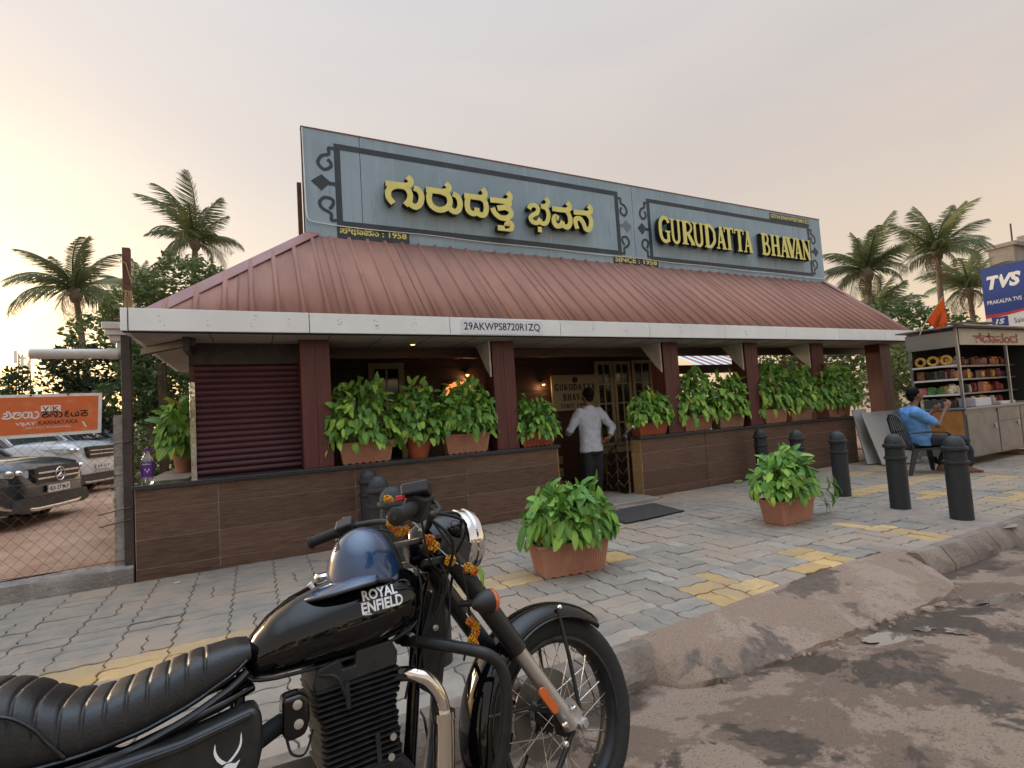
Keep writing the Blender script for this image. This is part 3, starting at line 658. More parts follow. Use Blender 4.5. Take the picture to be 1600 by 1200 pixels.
KAN = {'ga': [[(1.893, 5.067), (2.051, 5.067), (2.221, 5.078), (2.28, 5.113), (2.289, 5.172), (2.24, 5.223)], [(1.996, 4.763), (1.929, 4.856), (1.934, 4.959), (2.004, 5.032), (2.106, 5.058), (2.208, 5.044), (2.266, 4.96), (2.255, 4.854), (2.187, 4.759)], [(2.335, 5.057), (2.404, 5.037), (2.452, 4.95), (2.433, 4.831), (2.365, 4.758), (2.297, 4.767), (2.242, 4.818)]], 'ra': [[(2.534, 5.062), (2.69, 5.06), (2.836, 5.069), (2.905, 5.103), (2.921, 5.159), (2.875, 5.212)], [(2.591, 5.017), (2.574, 4.92), (2.604, 4.818), (2.696, 4.759), (2.794, 4.765), (2.895, 4.832), (2.926, 4.931), (2.888, 5.022), (2.786, 5.056)], [(2.983, 5.053), (3.056, 5.021), (3.1, 4.93), (3.081, 4.819), (3.015, 4.757), (2.941, 4.778), (2.902, 4.832)]], 'da': [[(3.183, 5.051), (3.376, 5.052), (3.48, 5.054), (3.548, 5.088), (3.559, 5.158), (3.517, 5.214)], [(3.245, 5.022), (3.225, 4.898), (3.244, 4.803), (3.319, 4.763), (3.385, 4.796), (3.397, 4.871)], [(3.385, 4.796), (3.461, 4.756), (3.528, 4.776), (3.567, 4.867), (3.555, 4.99), (3.48, 5.054)]], 'ta': [[(3.65, 5.041), (3.821, 5.048), (3.937, 5.052), (4.012, 5.089), (4.032, 5.159), (3.984, 5.213)], [(4.004, 5.075), (4.006, 5.008), (3.93, 4.951), (3.776, 4.912)], [(3.929, 4.945), (4.021, 4.903), (4.023, 4.822), (3.931, 4.758), (3.816, 4.758), (3.721, 4.826), (3.684, 4.907)], [(3.76, 4.574), (3.889, 4.575), (4.006, 4.58), (4.032, 4.65), (3.984, 4.685), (3.93, 4.639), (3.947, 4.581)]], 'bha': [[(4.391, 4.975), (4.426, 5.035), (4.504, 5.058), (4.569, 5.012), (4.548, 4.926), (4.459, 4.875), (4.409, 4.814), (4.45, 4.75), (4.542, 4.747), (4.609, 4.824)], [(4.609, 4.824), (4.589, 4.766), (4.681, 4.742), (4.748, 4.798), (4.78, 4.913), (4.749, 5.02), (4.643, 5.062)], [(4.643, 5.055), (4.738, 5.074), (4.791, 5.151), (4.741, 5.214)], [(4.586, 4.677), (4.583, 4.58)]], 'va': [[(4.87, 5.042), (5.038, 5.042), (5.169, 5.051), (5.238, 5.095), (5.234, 5.152), (5.189, 5.196)], [(4.983, 4.867), (4.922, 4.902), (4.883, 4.813), (4.933, 4.735), (5.031, 4.753), (5.078, 4.835)], [(5.064, 4.764), (5.159, 4.732), (5.231, 4.81), (5.233, 4.938), (5.168, 5.044)]], 'na': [[(5.324, 5.035), (5.5, 5.042), (5.637, 5.051), (5.71, 5.096), (5.706, 5.154), (5.658, 5.191)], [(5.381, 4.727), (5.349, 4.838), (5.372, 4.912), (5.456, 4.922), (5.518, 4.857), (5.568, 4.747), (5.644, 4.741), (5.697, 4.848), (5.689, 4.963), (5.619, 5.034)]]}
for gl, strokes in KAN.items():
    face, bodyy = MB(), MB()
    for i, s_ in enumerate(strokes):
        w = .092 if gl != 'bha' else .080
        ribbon(s_, w, 7.64+.0012*i, 7.652, face); ribbon(s_, w*.985, 7.652, 7.765, bodyy)
    fo = obj('letter', face, m_yel, SG); obj('letter_side', bodyy, m_letb, fo)
# serif capitals: (polyline, width) strokes in a unit box
F_, T_ = .30, .10
CAPS = {
 'G': ([([(.88,.80),(.72,.96),(.45,.985),(.2,.82),(.13,.5),(.2,.18),(.46,.02),(.74,.06)], .24), ([(.80,.02),(.80,.44)], .22), ([(.55,.44),(.98,.44)], .07)]),
 'U': ([([(.22,1),(.22,.3),(.32,.08),(.52,.02),(.74,.1),(.80,.3),(.80,1)], .2), ([(.0,.97),(.44,.97)], .06), ([(.62,.97),(1,.97)], .06)]),
 'R': ([([(.25,0),(.25,1)], .27), ([(.25,.965),(.6,.95),(.80,.75),(.6,.52),(.25,.50)], .13), ([(.48,.5),(.88,.03)], .24), ([(.02,.03),(.48,.03)], .06), ([(.02,.97),(.3,.97)], .06), ([(.7,.03),(1,.03)], .06)]),
 'D': ([([(.25,0),(.25,1)], .27), ([(.2,.965),(.55,.94),(.84,.72),(.87,.5),(.84,.28),(.55,.06),(.2,.035)], .2), ([(.0,.03),(.3,.03)], .06), ([(.0,.97),(.3,.97)], .06)]),
 'A': ([([(.16,0),(.5,.98)], .12), ([(.48,1),(.80,0)], .28), ([(.24,.3),(.72,.3)], .08), ([(0,.03),(.34,.03)], .06), ([(.58,.03),(1,.03)], .06)]),
 'T': ([([(.5,0),(.5,1)], .28), ([(.02,.96),(.98,.96)], .08), ([(.05,.99),(.05,.78)], .09), ([(.95,.99),(.95,.78)], .09), ([(.25,.03),(.75,.03)], .06)]),
 'B': ([([(.25,0),(.25,1)], .27), ([(.2,.965),(.6,.94),(.76,.75),(.6,.54),(.25,.52)], .17), ([(.25,.52),(.66,.50),(.85,.27),(.66,.05),(.2,.035)], .19), ([(0,.03),(.3,.03)], .06), ([(0,.97),(.3,.97)], .06)]),
 'H': ([([(.22,0),(.22,1)], .24), ([(.78,0),(.78,1)], .24), ([(.2,.5),(.8,.5)], .10), ([(0,.03),(.44,.03)], .06), ([(0,.97),(.44,.97)], .06), ([(.56,.03),(1,.03)], .06), ([(.56,.97),(1,.97)], .06)]),
 'V': ([([(.2,1),(.52,.02)], .27), ([(.5,.0),(.84,1)], .12), ([(0,.97),(.42,.97)], .06), ([(.66,.97),(1,.97)], .06)]),
 'N': ([([(.16,0),(.16,1)], .11), ([(.12,.98),(.84,.02)], .28), ([(.84,0),(.84,1)], .11), ([(0,.97),(.3,.97)], .06), ([(0,.03),(.32,.03)], .06), ([(.68,.97),(1,.97)], .06)]),
 'S': ([([(.82,.78),(.6,.97),(.28,.9),(.2,.7),(.5,.52),(.8,.32),(.7,.08),(.4,.02),(.12,.22)], .2)]),
 'I': ([([(.5,0),(.5,1)], .3), ([(.2,.03),(.8,.03)], .06), ([(.2,.97),(.8,.97)], .06)]),
 'C': ([([(.85,.78),(.6,.97),(.3,.9),(.14,.5),(.3,.1),(.6,.02),(.86,.2)], .2)]),
 'E': ([([(.25,0),(.25,1)], .26), ([(.1,.96),(.85,.96)], .08), ([(.25,.5),(.7,.5)], .08), ([(.1,.04),(.88,.04)], .08)]),
}
def cap(ch, x0, x1, z0, z1, y, depth, face, body=None):
    W_, H_ = x1-x0, z1-z0
    for i, (pl, w) in enumerate(CAPS[ch]):
        ps = [(x0+a*W_, z0+b*H_) for a, b in pl]; ww = w*W_ if abs(pl[0][0]-pl[-1][0]) < .9*abs(pl[0][1]-pl[-1][1])+.15 or len(pl) > 2 else w*H_
        ribbon(ps, ww, y+.0006*i, y+.008, face, 4 if len(pl) > 3 else 0)
        if body is not None: ribbon(ps, ww*.97, y+.0085, y+depth, body, 4 if len(pl) > 3 else 0)
for ch, a, b in [('G', 7.352, 7.663), ('U', 7.66, 7.947), ('R', 7.965, 8.324), ('U', 8.28, 8.595), ('D', 8.61, 8.956), ('A', 8.96, 9.263), ('T', 9.212, 9.509), ('T', 9.539, 9.834), ('A', 9.814, 10.105), ('B', 10.402, 10.707), ('H', 10.718, 11.052), ('A', 11.041, 11.372), ('V', 11.257, 11.665), ('A', 11.547, 11.855), ('N', 11.855, 12.17)]:
    z0 = 4.685-.023*(a-7.35)/4.8; z1 = 5.19-.035*(a-7.35)/4.8
    f, bd = MB(), MB(); cap(ch, a, b, z0, z1, 7.64, .125, f, bd); fo = obj('letter', f, m_yel, SG); obj('letter_side', bd, m_letb, fo)
def name_plate(x0, x1, z0, z1, body, zt0, zt1, xt0, xt1, nm):
    q = MB(); q.box(x0,7.792,z0,x1,7.7948,z1); p = obj(nm, q, m_frame, SG)
    t = fit_text(body, xt0, xt1, zt0, zt1, 7.7905, .02); obj('lettering', t, m_yel, p)
name_plate(1.17,2.265,4.15,4.372,'ಸ್ಥಾಪನೆ : 1958',4.25,4.375,1.21,2.22,'year_plate')
name_plate(6.28,7.41,4.14,4.345,'SINCE : 1958',4.235,4.335,6.32,7.37,'year_plate')
name_plate(10.99,12.46,5.612,5.765,'GSTIN:29AKWPS8720R1ZQ',5.64,5.745,11.02,12.44,'number_plate')
# cable running along the foot of the board
q = MB(); q.tube([(.735,7.785,5.80),(.75,7.785,4.6),(.76,7.783,4.45),(.80,7.78,4.40),(.95,7.78,4.385)]+[(x,7.78,4.375-.085*(x-1)/11+.008*math.sin(x*3)) for x in frange(1.2,12.87,30)], .008, 6); obj('cable', q, m_fas, SG, smooth=60)
# lettering on the inside board
tx = MB()
for row, x0, x1, z0, z1 in (('GURUDATTA',5.39,6.40,1.83,1.95),('BHAVAN',5.58,6.22,1.62,1.75),('SINCE',5.52,5.85,1.47,1.55)):
    w = (x1-x0)/len(row)
    for k, ch in enumerate(row): cap(ch, x0+w*k+.008, x0+w*(k+1)-.006, z0, z1, 8.852, 0, tx)
obj('lettering', tx, m_blk, ib)
t = fit_text('1958', 5.92, 6.2, 1.47, 1.55, 8.8545, .02); obj('lettering', t, m_blk, ib)
# number sticker on the fascia
st = thing('number_sticker', 'white sticker with black tax number on the fascia', 'sign', (2.95,6.03,2.46))
q = MB(); q.box(2.355,6.0305,2.47,3.552,6.0335,2.655); obj('sheet', q, mat('sticker_white', (.74,.76,.84), .4), st)
obj('lettering', fit_text('29AKWPS8720R1ZQ', 2.40, 3.51, 2.505, 2.62, 6.0295, .012), m_blk, st)
# ------------------------------------------------------------------ potted arrowhead plants
def leaf_mat(name, c1, c2, vein):
    m = mat(name, c1, .5, col2=c2, vs=14, coord='obj', rnd=.3, spec=.35); t = m.node_tree; b = t.nodes['Principled BSDF']; L = t.links.new
    prev = b.inputs['Base Color'].links[0].from_socket
    tcn = t.nodes.new('ShaderNodeTexCoord'); sp = t.nodes.new('ShaderNodeSeparateXYZ'); L(tcn.outputs['Object'], sp.inputs[0])
    ab = t.nodes.new('ShaderNodeMath'); ab.operation = 'ABSOLUTE'; L(sp.outputs['X'], ab.inputs[0])
    r = t.nodes.new('ShaderNodeMapRange'); r.inputs[1].default_value = .0015; r.inputs[2].default_value = .006; r.inputs[3].default_value = .75; r.inputs[4].default_value = 0; L(ab.outputs[0], r.inputs[0])
    # side veins
    w = t.nodes.new('ShaderNodeMath'); w.operation = 'MULTIPLY_ADD'; w.inputs[1].default_value = -.9; L(ab.outputs[0], w.inputs[0]); L(sp.outputs['Y'], w.inputs[2])
    si = t.nodes.new('ShaderNodeMath'); si.operation = 'MULTIPLY'; si.inputs[1].default_value = 190; L(w.outputs[0], si.inputs[0])
    sn = t.nodes.new('ShaderNodeMath'); sn.operation = 'SINE'; L(si.outputs[0], sn.inputs[0])
    r2 = t.nodes.new('ShaderNodeMapRange'); r2.inputs[1].default_value = .8; r2.inputs[2].default_value = 1; r2.inputs[3].default_value = 0; r2.inputs[4].default_value = .3; L(sn.outputs[0], r2.inputs[0])
    mxm = t.nodes.new('ShaderNodeMath'); mxm.operation = 'MAXIMUM'; L(r.outputs[0], mxm.inputs[0]); L(r2.outputs[0], mxm.inputs[1])
    x = t.nodes.new('ShaderNodeMix'); x.data_type = 'RGBA'; x.inputs[7].default_value = (*vein,1); L(mxm.outputs[0], x.inputs[0]); L(prev, x.inputs[6]); L(x.outputs[2], b.inputs['Base Color'])
    b.inputs['Transmission Weight'].default_value = 0.0; b.inputs['Subsurface Weight'].default_value = 0
    tr = t.nodes.new('ShaderNodeBsdfTranslucent'); L(x.outputs[2], tr.inputs[0]); ms = t.nodes.new('ShaderNodeMixShader'); ms.inputs[0].default_value = .22
    L(b.outputs[0], ms.inputs[1]); L(tr.outputs[0], ms.inputs[2]); L(ms.outputs[0], t.nodes['Material Output'].inputs[0])
    return m
m_leaf = [leaf_mat('leaf_dark', (.085,.225,.042), (.12,.28,.05), (.19,.36,.09)), leaf_mat('leaf_mid', (.16,.335,.05), (.21,.40,.06), (.30,.48,.12)), leaf_mat('leaf_light', (.27,.46,.06), (.33,.52,.08), (.42,.58,.18)), leaf_mat('leaf_yellow', (.52,.42,.07), (.45,.30,.06), (.55,.5,.2))]
m_stem = mat('petiole', (.14,.24,.06), .5, col2=(.22,.30,.10), vs=20)
m_terra = mat('terracotta', (.50,.245,.17), .75, col2=(.43,.205,.14), vs=6, bump=.1, bs=80, rough2=.8)
m_terra2 = mat('terracotta_red', (.46,.12,.065), .6, col2=(.40,.10,.06), vs=6)
m_terra3 = mat('clay_beige', (.42,.25,.16), .7, col2=(.36,.21,.14), vs=6)
m_soil = mat('potting_soil', (.04,.028,.02), .95)
LEAFM = {}
def leaf_mesh(kind, mi):
    ln, wd, cu = ((.15,.046,1.2),(.135,.052,2.2),(.165,.042,3.0))[kind]
    prof = [(-.036,.32,1.0),(-.010,.84,.55),(.03,1.0,0),(.075,.96,0),(.125,.80,0),(.17,.48,0),(.2,.0,0)]
    v, f = [], []
    for i, (y, w, lobe) in enumerate(prof):
        sag = -cu*.5*max(0, y)**2
        for sx in (-1, 0, 1):
            yy = y*(ln/.2 if y > 0 else 1)
            if sx == 0 and lobe == 1.0: yy = .0
            if sx == 0 and lobe == .55: yy = .004
            wave = .004*math.sin(i*2.1+sx)
            v.append((sx*wd*w, yy, sag+(.010 if sx else 0)*w+wave*abs(sx)))
    for i in range(len(prof)-1):
        for k in (0, 1): f.append((3*i+k, 3*i+k+1, 3*i+4+k, 3*i+3+k))
    me = bpy.data.meshes.new('leaf'); me.from_pydata(v, [], f); me.materials.append(m_leaf[mi])
    me.polygons.foreach_set('use_smooth', [True]*len(me.polygons)); return me
for k in range(3):
    for mi in range(4): LEAFM[k, mi] = leaf_mesh(k, mi)

def box_pot(t, w, d, h, m, flutes=True):
    """tapered window box with rim, fluted sides and notched foot, centred on the thing's origin"""
    p = MB(); bw, bd = w*.84, d*.80; wt = .012
    def ring(a, b, z): return [(-a/2,-b/2,z),(a/2,-b/2,z),(a/2,b/2,z),(-a/2,b/2,z)]
    p.loft([ring(bw,bd,.012), ring(w*.965,d*.95,h-.035), ring(w,d,h-.033), ring(w*1.012,d*1.02,h), ring(w-2*wt,d-2*wt,h), ring(w*.93,d*.88,h-.05)], cap=False)
    p.add(ring(bw,bd,.012), [(0,3,2,1)])
    for k in range(7):
        x = -bw/2+bw*(k+.1)/7; p.box(x,-bd/2+.002,0,x+bw*.09,bd/2-.002,.013)
    pot = obj('pot', p, m, t, bevel=.004, local=True)
    if flutes:
        fl = MB(); n = int(w/.028)
        for k in range(n):
            u = (k+.5)/n-.5
            for sy in (-1, 1):
                z0, z1 = .03, h-.05
                def X(z): return u*(bw+(w*.965-bw)*(z-.012)/(h-.047))*.93
                def Y(z): return sy*(bd/2+(d*.95-bd)/2*(z-.012)/(h-.047))
                a, b = X(z0), X(z1); e_ = .004*sy
                fl.add([(a-.006,Y(z0)+e_*.1,z0),(a,Y(z0)+e_,z0),(a+.006,Y(z0)+e_*.1,z0),(b-.006,Y(z1)+e_*.1,z1),(b,Y(z1)+e_,z1),(b+.006,Y(z1)+e_*.1,z1)], [(0,1,4,3),(1,2,5,4)])
        obj('flutes', fl, m, pot, local=True)['kind'] = 'stuff'
    s_ = MB(); s_.box(-w*.46,-d*.43,h-.06,w*.46,d*.43,h-.045); obj('soil', s_, m_soil, t, local=True)
def round_pot(t, r, h, m):
    p = MB(); p.lathe([(r*.62,0),(r*.8,h*.4),(r*.95,h*.85),(r*1.02,h*.87),(r*1.02,h),(r*.9,h),(r*.88,h*.8),(.01,h*.8)], (0,0,0), (0,0,1), 22); obj('pot', p, m, t, smooth=40, local=True)
def foliage(t, seed, n, c, rad, zlow, lsz=1.0, front=.25, light=.22, extra=()):
    """leaves on long stalks over a dome; c = centre at soil level, rad = (rx, ry, rz)"""
    rs = random.Random(seed); st = MB()
    spots = []; n = min(295, int(n*2.5))
    for k in range(n):
        a = rs.uniform(0, 2*math.pi); r = math.sqrt(rs.random())
        ux, uy = r*math.cos(a), r*math.sin(a)
        if rs.random() < front: uy = -abs(uy)
        lay = rs.choice((1.08,1.0,1.0,.95,.85,.6)); top = math.sqrt(max(.02, 1-.9*r**3.2))
        hv = rs.uniform(.25,1.0) if r > .6 else rs.uniform(.72,1.0)
        spots.append((c[0]+rad[0]*ux, c[1]+rad[1]*uy, zlow+(c[2]+rad[2]*top-zlow)*hv*lay, ux, uy, r))
    for s_ in extra: spots.append(s_)
    inner = MB()
    for k in range(260):
        a = rs.uniform(0, 2*math.pi); r = math.sqrt(rs.random())*.92; ux, uy = r*math.cos(a), r*math.sin(a); top = math.sqrt(max(.02, 1-.9*r**3.2))
        p = Vector((c[0]+rad[0]*ux, c[1]+rad[1]*uy, zlow+(c[2]+rad[2]*top*.95-zlow)*rs.uniform(.2,1))); D = Vector((ux+rs.gauss(0,.5), uy-.2+rs.gauss(0,.5), -.4+rs.gauss(0,.5))).normalized(); W = D.cross(Vector((rs.gauss(0,1), rs.gauss(0,1), 1))).normalized(); l_ = .10*lsz*rs.uniform(.6,1.1)
        inner.add([p, p+W*l_*.32+D*l_*.25, p+W*l_*.30+D*l_*.6, p+D*l_, p-W*l_*.30+D*l_*.6, p-W*l_*.32+D*l_*.25], [(0,1,2,3),(0,3,4,5)])
    obj('inner_leaves', inner, m_leaf[1 if seed % 2 else 0], t, local=True)['kind'] = 'stuff'
    for (x, y, z, ux, uy, r) in spots:
        hgt = (z-zlow)/max(.1, c[2]+rad[2]-zlow)
        D = Vector((ux*.75+rs.gauss(0,.25), uy*.75-.18+rs.gauss(0,.25), -.05-.85*r-.55*(1-hgt)+rs.gauss(0,.32)+(.95 if hgt > .62 and rs.random() < .5 else 0))).normalized()
        nrm = Vector((ux*.8+rs.gauss(0,.25), uy*.8-.45+rs.gauss(0,.25), .75+rs.gauss(0,.2)))
        X = D.cross(nrm).normalized(); Nn = X.cross(D).normalized()
        m3 = Matrix((X, D, Nn)).transposed()
        q = rs.random(); mi = 2 if q < light*(1.5-hgt) else (3 if q > .985 else (0 if rs.random() < .5 else 1))
        o = bpy.data.objects.new('leaf', LEAFM[rs.randrange(3), mi]); COL.objects.link(o); o.parent = t
        s1 = lsz*rs.choice((.5,.6,.7,.78,.86,.95))*rs.uniform(.88,1.1); o.matrix_local = Matrix.Translation((x, y, z)) @ m3.to_4x4() @ Matrix.Diagonal((s1*rs.uniform(.9,1.15), s1, s1, 1))
        b0 = Vector((c[0]*.7+x*.3+rs.gauss(0,.02), c[1]+(y-c[1])*.2, c[2]-.04)); e_ = Vector((x, y, z)); mid = (b0*.45+e_*.55)+Vector((0,0,.10*rs.random()+.04))
        if rs.random() < .6: st.tube([b0, mid, e_], [.0045,.0035,.002], 4)
    obj('stalks', st, m_stem, t, smooth=60, local=True)
PG = 'planters along the front wall'
def wall_plant(x0, x1, h, m, label, seed, n, rx, rz, zl=.0, d=.26, ry=.28, dx=0, lsz=1.0, light=.22):
    t = thing('potted_plant', label, 'potted plant', ((x0+x1)/2,6.56,.936), 0, PG)
    if m is None: round_pot(t, (x1-x0)/2, h, m_terra2)
    else: box_pot(t, x1-x0, d, h, m)
    foliage(t, seed, n, (dx, -.04, h), (rx, ry, rz), zl, lsz, light=light); return t
wall_plant(.87,1.54,.26,m_terra,'tall leafy plant in terracotta box beside the pillar right of the shutter',1,150,.46,.76,.12,dx=-.03,light=.3,lsz=.9)
wall_plant(1.70,2.06,.27,None,'leafy plant in round red pot between two terracotta boxes',2,100,.31,.68,.14,lsz=.9)
wall_plant(2.20,2.86,.26,m_terra,'dense dark leafy plant in terracotta box left of the second pillar',3,140,.43,.70,.16,light=.14,dx=.02,lsz=.9)
wall_plant(3.32,3.90,.20,m_terra2,'small leafy plant in bright red box at the left side of the entrance',4,95,.36,.48,.08,lsz=.85)
wall_plant(5.43,6.06,.20,m_terra2,'small leafy plant in bright red box at the right side of the entrance',5,95,.42,.50,.14,lsz=.85,light=.34)
wall_plant(6.40,7.10,.26,m_terra,'leafy plant in terracotta box right of the third pillar',6,120,.48,.78,.12,light=.3)
wall_plant(7.22,7.90,.26,m_terra3,'leafy plant in beige box left of the fourth pillar',7,110,.46,.68,.10,light=.34)
wall_plant(8.42,9.08,.26,m_terra,'leafy plant in terracotta box right of the fourth pillar',8,120,.52,.86,.12,light=.25)
wall_plant(9.16,9.84,.26,m_terra3,'leafy plant in beige box left of the fifth pillar',9,110,.50,.80,.12,light=.3)
wall_plant(10.0,10.62,.26,m_terra,'leafy plant in terracotta box in front of the fifth pillar',10,110,.50,.80,.12,light=.25)
wall_plant(10.66,11.08,.26,m_terra3,'dark leafy plant in beige box at the right end of the wall',11,110,.55,.78,.10,light=.12)
# two boxes standing on the pavement
t = thing('potted_plant', 'leafy plant in terracotta box on the pavement behind the motorcycle wheel', 'potted plant', (2.45,3.97,0), R(-7), 'planters on the pavement')
box_pot(t, .68, .31, .285, m_terra)
foliage(t, 21, 190, (.02,.0,.27), (.45,.29,.50), .29, .95, front=.4, light=.14, extra=[(-.45,-.05,.36,-1,0,.9)])
t = thing('potted_plant', 'leafy plant in terracotta box with a branch drooping right before the bollards', 'potted plant', (5.40,3.95,0), R(2), 'planters on the pavement')
box_pot(t, .62, .30, .275, m_terra)
ex = [(.52+.22*random.random(), -.12+.2*random.random()-.1, .12+.38*random.random(), .7+.3*random.random(), -.3, .8) for _ in range(16)]
foliage(t, 22, 175, (-.04,.0,.26), (.43,.28,.53), .29, .9, front=.4, light=.24, extra=ex)
# plant at the side counter, seen past the corner post
t = thing('potted_plant', 'broad leaved plant in clay pot on the side counter beside the steel strip', 'potted plant', (-.86,8.0,.932))
round_pot(t, .13, .27, m_terra); foliage(t, 33, 60, (0,0,.27), (.28,.28,.65), .2, 1.25)

# ------------------------------------------------------------------ bollards
m_bol = mat('bollard_paint', (.018,.022,.027), .5, col2=(.045,.05,.055), vs=30, vlo=.55, vhi=.75, bump=.5, bs=70, rough2=.75)
bp = [(.102,0),(.102,.60),(.114,.605),(.118,.62),(.114,.635),(.100,.64),(.098,.735),(.116,.745),(.120,.765),(.114,.785),(.098,.79),(.095,.82),(.077,.865),(.046,.895),(.001,.905)]
def bollard(x, y, label, first=None, tilt=0):
    if first is None:
        t = thing('bollard', label, 'bollard', (x, y, -.01), 0, 'black pavement bollards')
        q = MB(); q.lathe(bp[:6], (0,0,0), (0,0,1), 28, cap=False); obj('shaft', q, m_bol, t, smooth=50, local=True)
        q = MB(); q.lathe(bp[5:], (0,0,0), (0,0,1), 28, cap=False); obj('cap', q, m_bol, t, smooth=50, local=True)
    else:
        t = copy_tree(first); t.location = (x, y, -.01); t['label'] = label
    t.rotation_euler = (tilt, random.gauss(0,.008), random.random()*6); return t
b0 = bollard(6.64,2.84,'black bollard nearest the kerb in the right row')
bollard(6.80,3.50,'second bollard from the kerb in the right row, left of the seated man', b0, .0)
bollard(7.22,4.42,'middle bollard of the right row, just behind the drooping planter branch', b0)
bollard(7.50,5.22,'bollard behind the right pavement planter, fourth from the kerb', b0)
bollard(7.80,6.10,'bollard closest to the tiled wall in the right row', b0)
bollard(1.135,6.06,'bollard closest to the tiled wall in the row behind the motorcycle', b0)
bollard(1.06,5.17,'second bollard from the wall in the row behind the motorcycle', b0)
bollard(.965,4.24,'third bollard from the wall, behind the motorcycle grip', b0)
bollard(.90,3.02,'front bollard mostly hidden behind the motorcycle mirror and headlamp', b0)
# cement collars at the feet of the right bollards
m_cem = mat('cement_patch', (.30,.245,.20), .92, col2=(.24,.2,.17), vs=8, bump=.4, bs=60)
cp = MB()
N_ = 40; pts = []
for k in range(N_):
    a = 2*math.pi*k/N_; r = 1+.18*noise.noise(Vector((math.cos(a)*2, math.sin(a)*2, 3)))
    pts.append((6.72+.36*r*math.cos(a)+.10*math.sin(a), 3.15+.72*r*math.sin(a)))
cp.add([(p[0],p[1],-.004) for p in pts]+[(6.72+(p[0]-6.72)*.85,3.15+(p[1]-3.15)*.85,.012) for p in pts]+[(6.72,3.15,.016)], [(i,(i+1)%N_,(i+1)%N_+N_,i+N_) for i in range(N_)]+[(i+N_,(i+1)%N_+N_,2*N_) for i in range(N_)])
tag(obj('cement_patch', cp, m_cem, smooth=60), 'rough cement patch round the feet of the two nearest right bollards', 'cement patch', kind='structure')
# rubber door mat
mt = thing('door_mat', 'black perforated rubber mat on the pavement before the entrance', 'mat', (4.5,5.45,.0))
m_rub = mat('rubber', (.05,.045,.042), .75); m_rub2 = mat('rubber_base', (.022,.02,.02), .8)
q = MB(); q.prism([(3.95,5.05),(4.97,5.12),(5.08,5.80),(4.02,5.76)], .006, .014, 'xy'); obj('base', q, m_rub2, mt)
q = MB()
def matp(u, w): 
    a = Vector((3.95,5.05)).lerp(Vector((4.97,5.12)), u); b = Vector((4.02,5.76)).lerp(Vector((5.08,5.80)), u); p = a.lerp(b, w); return (p.x, p.y, .020)
for k in range(-16, 44):
    for s_ in (1, -1):
        pa = []
        for w in frange(0,1,8):
            u = (k+.0)/28+s_*w*.55
            if 0 <= u <= 1: pa.append(matp(u, w))
        if len(pa) > 1: q.tube(pa, .006, 4)
obj('lattice', q, m_rub, mt)['kind'] = 'stuff'
# small litter on the pavement
q = MB(); q.obox((-.72,5.98,.012), (.045,.02,.004), Matrix.Rotation(.5,3,'Z')); tag(obj('paper_scrap', q, mat('paper', (.75,.74,.72), .8)), 'tiny white paper scrap near the foot of the tiled wall', 'litter')
q = MB(); q.ell((7.35,6.25,.02), (.10,.05,.03), 8, 5); tag(obj('weed_tuft', q, m_stem), 'dark weed tuft at the foot of the right tiled wall', 'weed')
# ------------------------------------------------------------------ trees
m_bark = mat('palm_bark', (.13,.10,.075), .95, col2=(.20,.16,.12), vs=6, stretch=(1,1,6), bump=.6, bs=20)
def frond_mat(name, c1, c2):
    m = mat(name, c1, .5, col2=c2, vs=3, coord='obj', rnd=.3); t = m.node_tree; b = t.nodes['Principled BSDF']; src = b.inputs['Base Color'].links[0].from_socket
    tr = t.nodes.new('ShaderNodeBsdfTranslucent'); t.links.new(src, tr.inputs[0]); ms = t.nodes.new('ShaderNodeMixShader'); ms.inputs[0].default_value = .3
    t.links.new(b.outputs[0], ms.inputs[1]); t.links.new(tr.outputs[0], ms.inputs[2]); t.links.new(ms.outputs[0], t.nodes['Material Output'].inputs[0]); return m
m_frond = frond_mat('palm_leaf', (.11,.14,.06), (.15,.175,.07))
m_frond_dry = frond_mat('palm_leaf_dry', (.16,.11,.05), (.10,.09,.04))
def frond_mesh(seed, droop, m, L_=1.0, nl=58):
    rs = random.Random(seed); mb = MB(); path = []
    a = .25; p = Vector((0,0,0)); n = 16
    for i in range(n+1):
        path.append(p.copy()); ang = a-droop*(i/n)**1.25; p = p+Vector((math.cos(ang),0,math.sin(ang)))*(L_/n)
    mb.tube(path, [.016*(1-i/(n+2)) for i in range(n+1)], 4)
    for i in range(nl):
        t = .08+.92*i/nl; k = t*n; j = min(n-1, int(k)); q = path[j].lerp(path[j+1], k-j); d = (path[j+1]-path[j]).normalized()
        ln = (.30*math.sin(math.pi*min(1, t*.82+.16))**.7)*L_*rs.uniform(.85,1.1)
        for s in (-1, 1):
            tip = q+d*ln*.55+Vector((0,s*ln*.62,0))+Vector((0,0,-ln*rs.uniform(.35,.8)))
            mid = q.lerp(tip,.5)+Vector((0,s*.01,.03*ln)); w = d*.0052*L_+Vector((0,0,.0025))
            mb.add([q-w, q+w, mid+w*1.2, mid-w*1.2, tip], [(0,1,2,3),(3,2,4)])
    me = bpy.data.meshes.new('frond'); me.from_pydata(mb.v, [], mb.f); me.materials.append(m); return me
FR = [frond_mesh(i, dr, m_frond) for i, dr in enumerate((.7,1.2,1.7,2.2))] + [frond_mesh(9, 2.6, m_frond_dry, .9, 34)]
